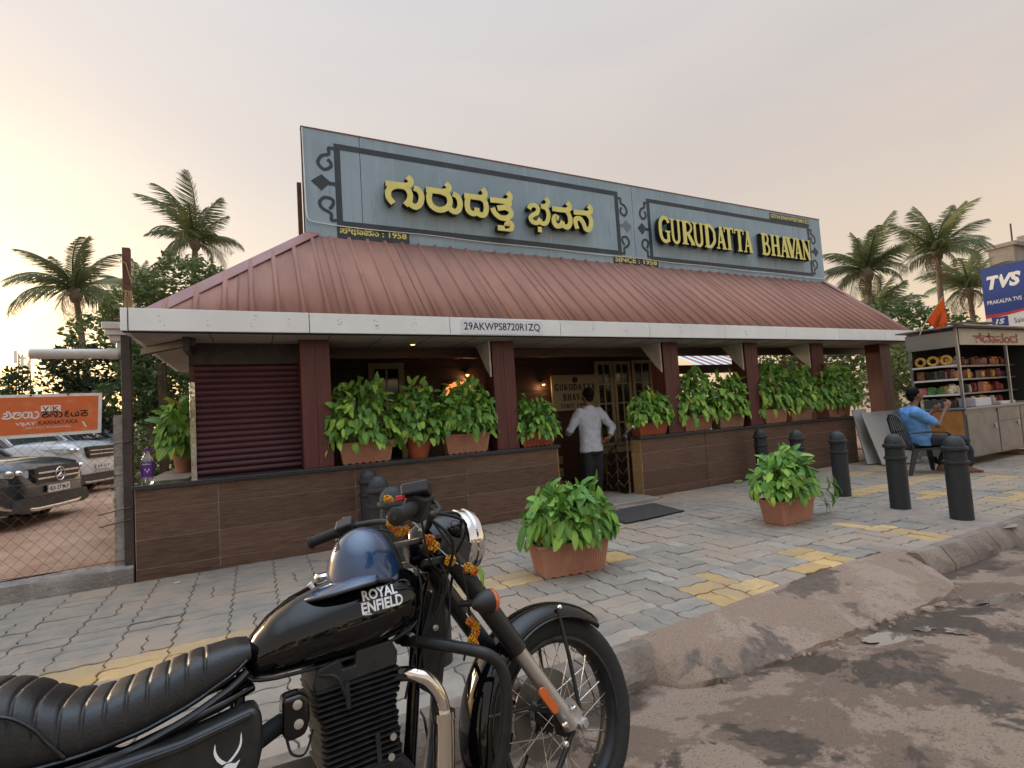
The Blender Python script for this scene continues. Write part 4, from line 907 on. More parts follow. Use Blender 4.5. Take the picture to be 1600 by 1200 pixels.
def palm(x, y, zc, flen, label, seed, lean=(0,0), n=22, z0=.1, group='coconut palms', dry=3, r=.15):
    rs = random.Random(seed); t = thing('coconut_palm', label, 'palm tree', (x+lean[0], y+lean[1], z0), 0, group)
    pth = [Vector((-lean[0]*u**1.5, -lean[1]*u**1.5, (zc-z0)*u)) for u in frange(0,1,14)]
    q = MB(); q.tube(pth, [r*(1.35 if i == 0 else 1.0-.35*i/14+(.02 if i % 2 else 0)) for i in range(15)], 10); obj('trunk', q, m_bark, t, smooth=60, local=True)
    top = pth[-1]
    q = MB(); q.ell(top+Vector((0,0,-.12)), (r*1.5,r*1.5,.35), 8, 6); obj('crown_base', q, m_bark, t, smooth=180, local=True)
    for k in range(n):
        a = k*2.399+rs.gauss(0,.2); u = k/n
        el = R(70-95*u+rs.gauss(0,8)); fm = FR[min(3, int(u*3.2+rs.random()*.9))]
        if k >= n-dry: fm = FR[4]; el = R(-35+rs.gauss(0,12))
        o = bpy.data.objects.new('frond', fm); COL.objects.link(o); o.parent = t; o.location = top+Vector((0,0,.06*(1-u)))
        o.rotation_euler = (rs.gauss(0,.4), -el, a); s_ = flen*rs.uniform(.7,1.15)*(1 if k < n-dry else .8); o.scale = (s_, s_, s_)
    return t
palm(-6.33,26,7.4,2.7,'coconut palm standing left behind the parked cars',1,(.5,0),20)
palm(-2.15,26,9.9,2.6,'tall coconut palm rising above the left end of the roof',2,(-.4,0),22)
palm(-5.58,34,9.2,2.8,'far coconut palm showing just right of the rusty post top',3,(.3,0),16)
palm(20.75,11,5.9,2.0,'coconut palm just right of the roof sign end',4,(.3,.2),24,dry=4)
palm(27.3,11.5,7.4,2.3,'tallest coconut palm behind the snack cart and flag',5,(-.3,0),26,dry=5)
palm(32.4,12.5,6.2,2.6,'coconut palm with hanging fronds beside the blue board',6,(.2,0),24,dry=6)
palm(24.2,12.6,4.8,2.1,'short coconut palm squeezed between the two right palms',7,(0,0),22,dry=4)
m_fol = [frond_mat('foliage_a', (.06,.105,.035), (.085,.14,.04)), frond_mat('foliage_b', (.075,.11,.035), (.12,.16,.05)), frond_mat('foliage_c', (.035,.06,.025), (.05,.085,.03))]
m_twig = mat('bark', (.10,.08,.06), .95, col2=(.15,.12,.09), vs=8, bump=.5, bs=25)
def crown_mb(rs, blobs, n, ls):
    mb = MB()
    tot = sum(b[3]*b[4]*b[5] for b in blobs)
    for b in blobs:
        for k in range(int(n*b[3]*b[4]*b[5]/tot)):
            d = Vector((rs.gauss(0,1), rs.gauss(0,1), rs.gauss(0,1))).normalized(); rr = rs.uniform(.35,1.0)**.45*(1+.28*noise.noise(d*2.3+Vector((b[0],b[1],b[2]))))
            p = Vector((b[0]+d.x*b[3]*rr, b[1]+d.y*b[4]*rr, b[2]+d.z*b[5]*rr))
            if noise.noise(p*1.1+Vector((5,1,2))) < -.18: continue
            s_ = ls*rs.uniform(.6,1.3); u = Vector((rs.gauss(0,1), rs.gauss(0,1), rs.gauss(0,.6))).normalized(); w = u.orthogonal().normalized(); w = (w*math.cos(rs.random()*6)+u.cross(w)*math.sin(rs.random()*6))
            mb.add([p-u*s_, p+w*s_*.45, p+u*s_, p-w*s_*.45], [(0,1,2,3)])
    return mb
def tree(name, label, x, y, blobs, n, ls, seed, mi, trunk_h, z0=.1, cat='tree', group=None, tr=.12):
    """blobs relative to (x, y, 0): (dx, dy, z, rx, ry, rz)"""
    rs = random.Random(seed); t = thing(name, label, cat, (x, y, z0), 0, group)
    q = MB(); top = Vector((0,0,trunk_h)); q.tube([(0,0,0),(.05,0,trunk_h*.5),top], [tr,tr*.8,tr*.6], 8)
    for b in blobs: q.tube([top*.8, Vector((b[0]*.5,b[1]*.5,(trunk_h+b[2])*.5)), Vector((b[0],b[1],b[2]-z0))], [tr*.5,tr*.35,tr*.12], 6)
    obj('trunk', q, m_twig, t, smooth=60, local=True)
    c = crown_mb(rs, [(b[0],b[1],b[2]-z0,b[3],b[4],b[5]) for b in blobs], n, ls); obj('crown', c, m_fol[mi], t, local=True)
    return t
tree('bushy_tree','bushy green tree under the tall palm at the left roof end',-2.0,20,[(0,0,6.3,1.5,1.3,1.2),(-1.3,.3,5.6,1.1,1,.9),(1.0,.2,6.0,1.1,1,1.1),(.2,0,5.0,1.8,1.3,1.0),(-.8,0,4.4,1.4,1.2,1.0),(-2.2,0,4.6,1.0,1,.9),(1.2,0,3.4,1.6,1.2,1.0)],15000,.10,1,1,4.2,tr=.16)
tree('bushy_tree','dark bushy tree behind the white drain pipe',-4.2,19,[(0,0,3.5,1.5,1.2,.8),(-1.2,.2,3.0,1.2,1,.7),(1.2,.2,4.3,.9,.9,.9),(.6,0,2.6,1.4,1.1,.8)],9000,.09,2,2,2.4)
tree('bushy_tree','mid green tree between the corner post and the shutter',-2.6,17,[(.2,0,3.6,1.1,1,.9),(.9,0,2.7,1.0,.9,.8),(-.4,0,2.5,.9,.9,.7),(.5,.2,1.8,1.2,.9,.6)],8000,.08,3,0,1.9)
tree('bushy_tree','distant low tree line hump at the far left edge',-17,50,[(0,0,4.6,2.0,1.5,1.2),(2.2,0,3.6,1.6,1.2,.9),(5,0,3.2,2.4,1.2,.8)],2200,.16,4,2,2.5)
tree('bushy_tree','bushy tree behind the right end of the roof',19.0,9.6,[(0,0,3.6,1.4,1.2,1.0),(1.5,-.3,3.2,1.3,1,1.1),(2.8,-.6,3.0,1.3,1,1.0),(-.8,.5,3.0,1.2,1,1),(1.2,0,2.2,2.0,1.2,.8)],6500,.10,5,0,2.2)
tree('bushy_tree','green tree seen between the right pillars',17.5,13.0,[(0,0,2.4,1.8,1.3,1.2),(2.3,-.3,2.2,1.7,1.2,1.1),(-2,0,2.0,1.3,1,.9),(4.2,-1,2.4,1.6,1,1.2)],5200,.11,6,1,1.3)
tree('bushy_tree','olive tree filling the gap left of the snack cart',16.9,8.0,[(0,0,2.2,1.1,.9,.9),(.9,-.2,1.6,1.1,.9,.7),(-.9,.3,1.5,1.0,.9,.8)],3600,.085,7,1,1.3)
tree('shrub','yellow green shrub climbing round the mossy post',-1.35,8.9,[(0,0,1.15,.30,.3,.55),(-.15,.2,.7,.34,.3,.45),(.12,-.1,1.55,.18,.2,.3)],1500,.045,8,1,.8,cat='shrub',tr=.03)
# lattice mast far left
mast = thing('lattice_mast', 'slim steel lattice mast far behind the fence at the left edge', 'mast', (-18.3,60,0))
for i in range(3):
    a = i*2*math.pi/3; q = MB(); q.tube([(-18.3+.55*math.cos(a),60+.55*math.sin(a),0),(-18.3+.42*math.cos(a),60+.42*math.sin(a),9.5)], .05, 5); obj('mast_leg', q, m_dark, mast)
q = MB()
for k in range(14):
    for i in range(3):
        a, b = i*2*math.pi/3, (i+1)*2*math.pi/3; z = 9.4*k/14; s_ = .55-.13*k/14
        q.tube([(-18.3+s_*math.cos(a),60+s_*math.sin(a),z),(-18.3+s_*math.cos(b),60+s_*math.sin(b),z+.67)], .03, 4)
obj('bracing', q, m_dark, mast)
for i in range(3):
    q = MB(); q.box(-18.75+.45*i,59.3,8.6-.5*i,-18.55+.45*i,59.4,9.7-.5*i); obj('antenna', q, m_fas, mast)
# unfinished concrete building far right
m_conc = mat('raw_concrete', (.30,.28,.26), .9, col2=(.22,.205,.19), vs=.6)
fb = thing('concrete_building', 'unfinished grey concrete building behind the right palms', 'building', (60,19,0))
q = MB(); q.box(54.8,18,0,58.6,19.6,12.4); obj('wall', q, m_conc, fb)
q = MB(); q.box(54.6,17.8,12.4,58.8,19.8,12.7); obj('roof_slab', q, m_conc, fb)
for i in range(3):
    for j in range(2):
        q = MB(); q.box(55.2+1.1*i,17.93,2.4+4.6*j,55.9+1.1*i,18.02,4.4+4.6*j); obj('window', q, m_glassd, fb)
for x, y in ((58.0,18),(58.4,18.2),(55.0,18.1)):
    q = MB(); q.tube([(x,y,12.7),(x+.05,y,14.2)], .06, 5); obj('rebar', q, m_dark, fb)
q = MB(); q.box(57.4,17.9,12.7,58.6,18.6,13.5); obj('column_stub', q, m_conc, fb)
# striped awning in the yard
aw = thing('striped_awning', 'red and white striped awning behind the restaurant', 'awning', (12.2,11,0))
for k in range(12):
    q = MB(); x = 11.4+.18*k; q.add([(x,10.6,2.42),(x+.178,10.6,2.42),(x+.178,11.6,2.85),(x,11.6,2.85)], [(0,1,2,3)]); o = obj('stripe', q, m_cap if k % 2 else m_fas, aw); o.modifiers.new('t','SOLIDIFY').thickness = .01
for x in (11.45,13.5):
    q = MB(); q.tube([(x,10.65,0),(x,10.65,2.4)], .03, 6); obj('pole', q, m_dark, aw)

# ------------------------------------------------------------------ fence, board, pipe
m_wire = mat('rusty_wire', (.075,.05,.035), .7, col2=(.12,.075,.045), vs=20)
q = MB(); n_ = 0
pl = MB(); rings = []
for x in frange(-14,-1.13,60):
    j = lambda s: .012*noise.noise(Vector((x*2.1, s, 0)))
    rings.append([(x,6.36+j(1),-.05),(x,6.365+j(2),.135+j(4)),(x,6.39+j(5),.16+j(3)),(x,6.53,.165+j(6)),(x,6.54,-.05)])
pl.loft(rings); tag(obj('kerb_wall', pl, m_base, smooth=40), 'low rough concrete kerb wall under the chain link fence', 'kerb wall')
fc = thing('chain_link_fence', 'rusty chain link fence on a low kerb in front of the parked cars', 'fence', (-3.5,6.45,.1))
dx, dz = .057, .063
w = MB()
for k in range(72):
    p = []
    for i in range(29):
        zz = .17+dz*i; r_ = (i+k) % 2; xx = -1.27-dx*(k+r_)
        p.append((xx+.006*noise.noise(Vector((xx*3, zz*2, 0))), 6.445+(.005 if r_ else -.005)+.014*noise.noise(Vector((xx, zz, 3))), zz+.004*noise.noise(Vector((xx*2, zz, 8)))))
    w.tube(p, .0020, 4, cap=False)
obj('wire_mesh', w, m_wire, fc)['kind'] = 'stuff'
for z in (.2,1.05,1.9):
    q = MB(); q.tube([(x_,6.445,z+.008*math.sin(x_*4)) for x_ in frange(-5.2,-1.2,24)], .003, 5); obj('line_wire', q, m_wire, fc)
m_post = mat('weathered_concrete_post', (.26,.235,.21), .95, col2=(.36,.33,.30), vs=9, bump=.9, bs=28)
for x, h in ((-1.235,1.66),(-3.9,1.9)):
    q = MB(); q.loft([[(x+a*s_+.006*noise.noise(Vector((z*4,a*9,b*9))), 6.50+b*s_, z) for a, b in ((-.055,-.05),(.055,-.05),(.055,.05),(-.055,.05))] for z, s_ in ((.0,1.05),(.4,1),(.8,1),(1.2,.97),(h-.02,.95),(h,.8))]); obj('fence_post', q, m_post, fc, smooth=30)
for z, e_ in ((1.36,.16),(.70,.22),(.58,-.2)):
    q = MB(); q.tube([(-1.33-abs(e_)*.4,6.43,z-.02),(-1.25,6.40,z+.01),(-1.15,6.385,z+.03),(-1.11,6.44,z+.035),(-1.2,6.56,z+.02)], .006, 5); obj('tie_wire', q, m_wire, fc)
vk = thing('newspaper_board', 'orange newspaper name board with white border hanging on the fence', 'sign', (-1.9,6.36,1.5))
m_or = mat('orange_print', (.58,.125,.03), .5, col2=(.66,.20,.07), vs=9, vlo=.5, vhi=.75)
m_whp = mat('white_print', (.74,.72,.70), .5, col2=(.62,.60,.58), vs=12)
q = MB(); q.prism([(-2.55,1.475),(-1.375,1.492),(-1.362,1.888),(-2.55,1.90)], 6.40, 6.412); obj('board', q, m_whp, vk)
q = MB(); q.prism([(-2.55,1.51),(-1.402,1.524),(-1.390,1.862),(-2.55,1.872)], 6.397, 6.3995); obj('orange_field', q, m_or, vk)
def vkx(px): return -2.108+px/9.697/157*.743
def vkt(body, x0, x1, z0, z1, m, off=.015): obj('lettering', fit_text(body, x0, x1, z0, z1, 6.3955, off), m, vk)
for a, b in ((-1.829,-1.758),(-1.752,-1.683)):
    q = MB(); q.box(a,6.3962,1.718,b,6.397,1.783); obj('logo_square', q, m_whp, vk)
m_brn = mat('brown_print', (.30,.07,.03), .5)
vkt('V',-1.820,-1.768,1.727,1.773,m_brn,.03); vkt('K',-1.742,-1.692,1.728,1.774,m_brn,.03)
for strokes, m in (([[(-2.109, 1.679), (-2.079, 1.67), (-2.051, 1.676), (-2.044, 1.7), (-2.056, 1.727), (-2.069, 1.736), (-2.077, 1.728)], [(-2.097, 1.713), (-2.086, 1.721), (-2.069, 1.705), (-2.084, 1.69), (-2.1, 1.696)], [(-2.033, 1.719), (-2.005, 1.724), (-1.971, 1.722)], [(-2.009, 1.722), (-2.026, 1.699), (-2.028, 1.678), (-2.0, 1.669), (-1.977, 1.678), (-1.97, 1.696), (-1.981, 1.706), (-2.002, 1.698)], [(-1.957, 1.686), (-1.958, 1.717), (-1.939, 1.726), (-1.92, 1.713), (-1.923, 1.681), (-1.943, 1.669), (-1.957, 1.684)], [(-1.919, 1.719), (-1.901, 1.724), (-1.895, 1.698), (-1.901, 1.676), (-1.914, 1.674)], [(-1.896, 1.676), (-1.876, 1.665), (-1.853, 1.676), (-1.847, 1.706), (-1.862, 1.726), (-1.876, 1.72)]], m_whp), ([[(-1.826, 1.72), (-1.77, 1.721)], [(-1.795, 1.719), (-1.79, 1.703), (-1.814, 1.693), (-1.819, 1.681), (-1.799, 1.67), (-1.776, 1.678), (-1.778, 1.697), (-1.818, 1.696)], [(-1.763, 1.719), (-1.717, 1.721), (-1.692, 1.715), (-1.675, 1.697), (-1.678, 1.672), (-1.697, 1.667)], [(-1.759, 1.671), (-1.756, 1.695), (-1.737, 1.698), (-1.722, 1.672), (-1.712, 1.674), (-1.709, 1.699), (-1.722, 1.718)], [(-1.622, 1.719), (-1.641, 1.717), (-1.646, 1.703), (-1.627, 1.698), (-1.645, 1.692), (-1.647, 1.674), (-1.618, 1.669)], [(-1.6, 1.706), (-1.603, 1.681), (-1.583, 1.667), (-1.567, 1.679), (-1.571, 1.702)], [(-1.567, 1.679), (-1.552, 1.668), (-1.547, 1.689), (-1.557, 1.716)], [(-1.534, 1.718), (-1.475, 1.718)], [(-1.501, 1.716), (-1.496, 1.699), (-1.52, 1.689), (-1.526, 1.676), (-1.505, 1.666), (-1.481, 1.674), (-1.485, 1.694), (-1.525, 1.693)]], m_blk)):
    for i, st_ in enumerate(strokes):
        q = MB(); ribbon(st_, .0125, 6.3950+.0002*i, 6.3968, q, 4); obj('lettering', q, m, vk)
vkt('VIJAY',-2.015,-1.866,1.592,1.630,m_whp,.02); vkt('KARNATAKA',-1.849,-1.550,1.600,1.638,m_blk,.012); vkt('NO 1 DAILY IN KARNATAKA',-1.937,-1.605,1.566,1.582,m_whp,.0)
q = MB(); q.obox((vkx(1240),6.3963,1.585),(.012,.001,.06), Matrix.Rotation(-.45,3,'Y')); obj('paint_scrape', q, m_whp, vk)
for px_ in (420,990):
    q = MB(); q.lathe([(.008,0),(.008,.012)], (vkx(px_),6.40,1.885), (0,-1,0), 8); obj('fixing_bolt', q, m_dark, vk)
# drain pipe with gutter outlet at the roof corner
m_pvc = mat('pvc', (.60,.58,.56), .4, col2=(.48,.44,.41), vs=5)
dp = thing('drain_pipe', 'white plastic drain pipe running left from the roof corner', 'pipe', (-1.3,6.5,2.3))
q = MB(); q.tube([(-1.935,6.5,2.295),(-1.25,6.5,2.293)], .05, 16); obj('pipe', q, m_pvc, dp, smooth=50)
q = MB(); q.lathe([(.056,0),(.056,.10)], (-1.34,6.5,2.293), (1,0,0), 16); obj('coupling', q, m_pvc, dp, smooth=50)
q = MB(); q.tube([(-1.26,6.5,2.293),(-1.22,6.5,2.31),(-1.205,6.5,2.36),(-1.205,6.5,2.42)], .054, 14); obj('elbow', q, m_pvc, dp, smooth=50)
q = MB(); q.box(-1.30,6.41,2.41,-1.14,6.6,2.47); q.box(-1.33,6.38,2.47,-1.137,6.64,2.53); q.box(-1.35,6.36,2.53,-1.137,6.66,2.60); obj('gutter_outlet', q, m_pvc, dp, bevel=.006)
# rusty posts
m_rust = mat('rusty_steel', (.085,.030,.026), .75, col2=(.14,.06,.035), vs=7, bump=.3, bs=40)
rp_ = thing('rusty_post', 'rusty steel post with dry straw rising behind the left roof corner', 'post', (-1.2,6.72,2.6))
q = MB(); q.box(-1.235,6.70,2.55,-1.165,6.77,3.48); obj('shaft', q, m_rust, rp_, bevel=.004)
q = MB(); q.tube([(-1.25,6.69,3.33),(-1.20,6.685,3.30),(-1.15,6.7,3.08)], .006, 5); q.tube([(-1.245,6.69,2.99),(-1.2,6.685,3.0),(-1.155,6.69,2.99)], .005, 5)
for k in range(26):
    x = -1.22+.07*random.random(); q.tube([(x,6.685,3.0),(x+random.gauss(0,.02),6.67,2.85),(x+random.gauss(0,.04),6.66,2.70)], .0022, 3)
obj('dry_straw', q, mat('straw', (.38,.27,.13), .9), rp_)['kind'] = 'stuff'
q = MB(); q.box(.672,8.2,4.1,.735,8.27,5.15); tag(obj('rusty_strut', q, m_rust), 'rusty steel strut behind the left end of the roof sign', 'post')
# water bottle on the granite
bt = thing('water_bottle', 'plastic water bottle with purple label standing on the granite ledge', 'bottle', (-1.012,6.47,.936))
m_pet = mat('clear_plastic', (.80,.84,.86), .08, trans=.85, ior=1.3); m_pur = mat('purple_label', (.10,.02,.22), .35)
bs_ = 1.0
q = MB(); q.lathe([(.045,0),(.055,.012),(.055,.10),(.052,.105),(.055,.11),(.055,.23),(.05,.255),(.028,.30),(.022,.31),(.022,.335)], (-1.012,6.47,.936), (0,0,1), 20); obj('body', q, m_pet, bt, smooth=50)
q = MB(); q.lathe([(.0565,.075),(.0565,.225)], (-1.012,6.47,.936), (0,0,1), 20, cap=False); obj('label', q, m_pur, bt, smooth=60)
q = MB(); q.lathe([(.026,.335),(.026,.362),(.02,.366)], (-1.012,6.47,.936), (0,0,1), 14); obj('cap', q, m_pur, bt, smooth=40)
tm = fit_text('Bailley', -.04, .04, .195, .215, 0, .01); tm.v = [(-1.012+.0575*math.sin(v[0]/.0575), 6.47-.0575*math.cos(v[0]/.0575), .936+v[2]) for v in tm.v]; obj('lettering', tm, m_whp, bt)
for k, (a, z) in enumerate(((-.2,.15),(.1,.13),(.35,.15))):
    q = MB(); q.ell((-1.012+.0565*math.sin(a),6.47-.0565*math.cos(a),.936+z), (.006,.004,.012), 6, 4); obj('label_print', q, m_whp, bt)

# ------------------------------------------------------------------ parked cars
m_tyre = mat('tyre_rubber', (.018,.018,.018), .8, bump=.2, bs=60)
m_chr = mat('chrome', (.80,.80,.80), .06, 1.0)
m_alu = mat('alloy', (.50,.50,.51), .3, 1.0)
m_lens = mat('headlamp_glass', (.55,.58,.60), .05, spec=1.0, coat=1.0)
m_plate = mat('plate_white', (.72,.72,.70), .4)
m_blackp = mat('black_plastic', (.018,.018,.019), .5)
m_wind = mat('car_glass', (.035,.045,.05), .04, spec=.9, coat=1.0)
def car(label, x, y, z, rz, paint, L_=4.6, W_=1.88, hood=1.0, roof=1.65, belt=1.05, plate='KA 27', star=False, pickup=False, group='cars parked in the earth lot', badge=None):
    t = thing('parked_car', label, 'car', (x, y, z), rz, group); w = W_/2
    # stations from nose (x=0) backwards (negative x): (x, half width, top z, sill z)
    sil = .30
    ST = [(.0,.62,.70,.42),(-.05,.78,hood-.20,.30),(-.16,.90,hood-.07,.27),(-.40,.965,hood-.015,.28),(-.9,1.0,hood+.02,.30),(-1.35,1.0,belt+.01,.30),(-2.2,1.0,belt+.03,.30),(-3.3,1.0,belt+.05,.30),(-4.2,.97,belt+.04,.32),(-L_+.06,.90,belt,.36),(-L_,.82,belt-.08,.5)]
    rings = []
    for sx, wf, zt, zs in ST:
        a = w*wf; half = [(a*.90,zs),(a*.985,zs+.10),(a,.55*(zt-zs)+zs),(a*.985,zt-.10),(a*.93,zt-.03),(a*.72,zt),(a*.35,zt+.018)]
        rings.append([(sx,-p,q_) for p, q_ in half]+[(sx,p,q_) for p, q_ in half[::-1]])
    b = MB(); b.loft(rings); body = obj('body', b, paint, t, smooth=42, local=True)
    # cabin
    cab = [(-1.15,.90,belt-.02,belt+.02),(-1.75,.80,belt,roof-.05),(-2.3,.79,belt,roof),(-3.2,.78,belt,roof-.01),((-3.5 if pickup else -4.0),.76,belt,roof-.06),((-3.65 if pickup else -4.45),.84,belt-.02,belt+.06)]
    gl, rings = MB(), []
    for sx, wf, zb, zt in cab:
        a = w*.955; c = w*wf*.92 if zt > belt+.2 else w*.90
        rings.append([(sx,-a,zb),(sx,-(a*.4+c*.6),zb+(zt-zb)*.6),(sx,-c,zt-.02),(sx,-c*.6,zt+.015),(sx,c*.6,zt+.015),(sx,c,zt-.02),(sx,a*.4+c*.6,zb+(zt-zb)*.6),(sx,a,zb)])
    gl.loft(rings); obj('windows', gl, m_wind, t, smooth=35, local=True)
    rf, rings = MB(), []
    for sx, wf, zb, zt in cab[1:5]:
        c = w*wf*.93+.004; rings.append([(sx,-c,zt-.05),(sx,-c*.97,zt+.006),(sx,-c*.6,zt+.028),(sx,c*.6,zt+.028),(sx,c*.97,zt+.006),(sx,c,zt-.05)])
    rf.loft(rings); obj('roof', rf, paint, t, smooth=40, local=True)
    for s_ in (-1, 1):
        for pa in ([(-1.12,s_*w*.93,belt),(-1.78,s_*w*.76,roof-.04)], [(-2.55,s_*w*.965,belt),(-2.6,s_*w*.755,roof-.01)], [(-3.5,s_*w*.965,belt),(-3.5,s_*w*.74,roof-.03)]):
            p = MB(); p.tube(pa, .035, 6); obj('window_pillar', p, paint, t, smooth=60, local=True)
        h = MB(); h.loft([[(-.10-.06*(1-k),s_*(w*.60+(w*.36)*u),hood-.27+dz_*(.13 if u < .5 else .10)+.03*u) for k, u, dz_ in ((0,0,0),(0,.6,0),(0,1.0,.1),(0,1.0,.8),(0,.6,1),(0,0,.8))], [(.0-.17*u**1.6-.02,s_*(w*.60+(w*.375)*u),hood-.27+dz_*(.13 if u < .5 else .10)+.03*u) for k, u, dz_ in ((0,0,0),(0,.6,0),(0,1.0,.1),(0,1.0,.8),(0,.6,1),(0,0,.8))]])
        hl = obj('headlight', h, m_lens, t, smooth=40, local=True)
        e2 = MB(); e2.ell((-.06,s_*w*.74,hood-.19), (.05,.05,.04), 10, 6); e2.ell((-.10,s_*w*.86,hood-.18), (.05,.045,.035), 10, 6); obj('reflector', e2, m_chr, hl, smooth=180, local=True)
        # side lamp: the part of the lens that wraps onto the wing
        e3 = MB(); e3.prism([(-.20,hood-.25),(-.60,hood-.15),(-.62,hood-.12),(-.20,hood-.13)], s_*w*.955-.012, s_*w*.955+.018, 'xz'); obj('side_lens', e3, m_lens, hl, local=True, bevel=.01)
        m_ = MB(); m_.ell((-1.42,s_*(w+.10),belt+.10), (.07,.11,.08), 10, 6); obj('wing_mirror', m_, paint, t, smooth=180, local=True)
        for wx in (-.85,-L_+.85):
            wh = MB(); wy = s_*(w-.12)
            wh.lathe([(.23,-.11),(.33,-.11),(.355,-.08),(.355,.08),(.33,.11),(.23,.11)], (wx,wy,.355), (0,1,0), 24, cap=False); wo_ = obj('wheel', wh, m_tyre, t, smooth=40, local=True)
            r_ = MB(); r_.lathe([(.235,.09*s_),(.20,.07*s_),(.06,.085*s_),(.001,.09*s_)], (wx,wy,.355), (0,1,0), 20)
            for k in range(5):
                a = k*2*math.pi/5; r_.tube([(wx,wy+s_*.10,.355),(wx+.21*math.cos(a),wy+s_*.105,.355+.21*math.sin(a))], .022, 5)
            obj('rim', r_, m_alu, wo_, smooth=40, local=True)
            ar = MB(); ar.tube([(wx+.43*math.cos(a),s_*(w+.006),.355+.43*math.sin(a)) for a in frange(-.15,math.pi+.15,16)], .04, 6); obj('wheel_arch', ar, m_blackp, t, smooth=60, local=True)
    # grille, plate, bumper trim
    g_ = MB(); gz0, gz1 = hood-.38, hood-.13
    g_.prism([(-.52*w,gz0+.04),(-.42*w,gz0),(.42*w,gz0),(.52*w,gz0+.04),(.56*w,gz1-.02),(.46*w,gz1),(-.46*w,gz1),(-.56*w,gz1-.02)], -.05, .03, 'yz'); gr = obj('grille', g_, m_blackp, t, local=True)
    for k in range(2):
        z_ = gz0+.08+.08*k; b_ = MB(); b_.box(.03,-.5*w,z_-.013,.048,.5*w,z_+.013); obj('grille_bar', b_, m_chr, gr, local=True, bevel=.004)
    if star:
        s2 = MB(); s2.tube([(.055,.10*math.cos(a),gz0+.12+.10*math.sin(a)) for a in frange(0,2*math.pi,20)[:-1]], .010, 6, loop=True)
        for k in range(3):
            a = math.pi/2+k*2*math.pi/3; s2.tube([(.058,0,gz0+.12),(.055,.10*math.cos(a),gz0+.12+.10*math.sin(a))], [.016,.004], 6)
        obj('badge', s2, m_chr, gr, smooth=60, local=True)
    p = MB(); p.box(.03,-.25,.56 if not star else .50,.045,.25,.67 if not star else .61); pl_ = obj('number_plate', p, m_plate, t, local=True)
    tx_ = fit_text(plate, -.21, .21, .585 if not star else .525, .645 if not star else .585, 0, .01); tx_.v = [(.047, v[0], v[2]) for v in tx_.v]; obj('lettering', tx_, m_blk, pl_, local=True)
    lb = MB(); lb.prism([(-.86*w,.30),(-.7*w,.26),(.7*w,.26),(.86*w,.30),(.80*w,.47),(-.80*w,.47)], -.09, .015, 'yz'); obj('lower_bumper', lb, m_blackp, t, local=True)
    ct = MB(); ct.tube([(-.22,-.93*w,.40),(-.06,-.80*w,.33),(.03,-.5*w,.30),(.035,0,.295),(.03,.5*w,.30),(-.06,.80*w,.33),(-.22,.93*w,.40)], .028, 6); obj('skid_trim', ct, m_alu if not star else m_chr, t, smooth=60, local=True)
    return t
m_p1 = mat('paint_slate', (.022,.030,.042), .28, .2, coat=1.0); m_p2 = mat('paint_white', (.55,.57,.60), .3, coat=1.0); m_p3 = mat('paint_navy', (.015,.028,.055), .3, .2, coat=1.0); m_p4 = mat('paint_pale_blue', (.36,.45,.52), .3, coat=1.0)
car('dark slate suv with three pointed star badge nearest the fence',-2.72,10.1,.20,R(-14),m_p1,plate='KA 27 M 0',star=True,hood=1.02,roof=1.64)
car('white suv parked behind the dark suv',-3.05,14.2,.25,R(-16),m_p2,L_=4.8,hood=1.18,belt=1.15,roof=1.83,plate='KA 25 P')
car('navy pickup parked behind the white suv',-2.75,16.9,.25,R(-14),m_p3,L_=5.2,hood=1.2,belt=1.18,roof=1.8,pickup=True,plate='KA 31')
car('pale blue car behind the corner post',-2.0,19.5,.45,R(-10),m_p4,L_=4.4,hood=1.15,belt=1.15,roof=1.85,plate='KA 27')
# ------------------------------------------------------------------ people
m_skin = mat('skin', (.20,.095,.055), .5, sss=.0); m_hair = mat('black_hair', (.004,.004,.004), .75, spec=.2)
def figure(name, mb, m, parent, voxel=.011, it=6, disp=0, ds=.12):
    o = obj(name, mb, m, parent, smooth=180, local=True)
    r_ = o.modifiers.new('remesh', 'REMESH'); r_.mode = 'VOXEL'; r_.voxel_size = voxel; r_.use_smooth_shade = True
    k = o.modifiers.new('smooth', 'SMOOTH'); k.factor = .5; k.iterations = it
    if disp:
        tx_ = bpy.data.textures.new(name+'_folds', 'CLOUDS'); tx_.noise_scale = ds; d = o.modifiers.new('folds', 'DISPLACE'); d.texture = tx_; d.strength = disp; d.mid_level = .5; d.texture_coords = 'LOCAL'
    return o
def limb(mb, pts): mb.tube([p for p, r_ in pts], [r_ for p, r_ in pts], 12); [mb.ell(p, (r_,)*3, 10, 8) for p, r_ in pts]
def oval(mb, rows, fx, fy):
    """stacked ovals: (centre, half width along fx, half depth along fy)"""
    mb.loft([[c+fx*(a*math.cos(t_))+fy*(b*math.sin(t_)) for t_ in frange(0,2*math.pi,20)[:-1]] for c, a, b in rows])
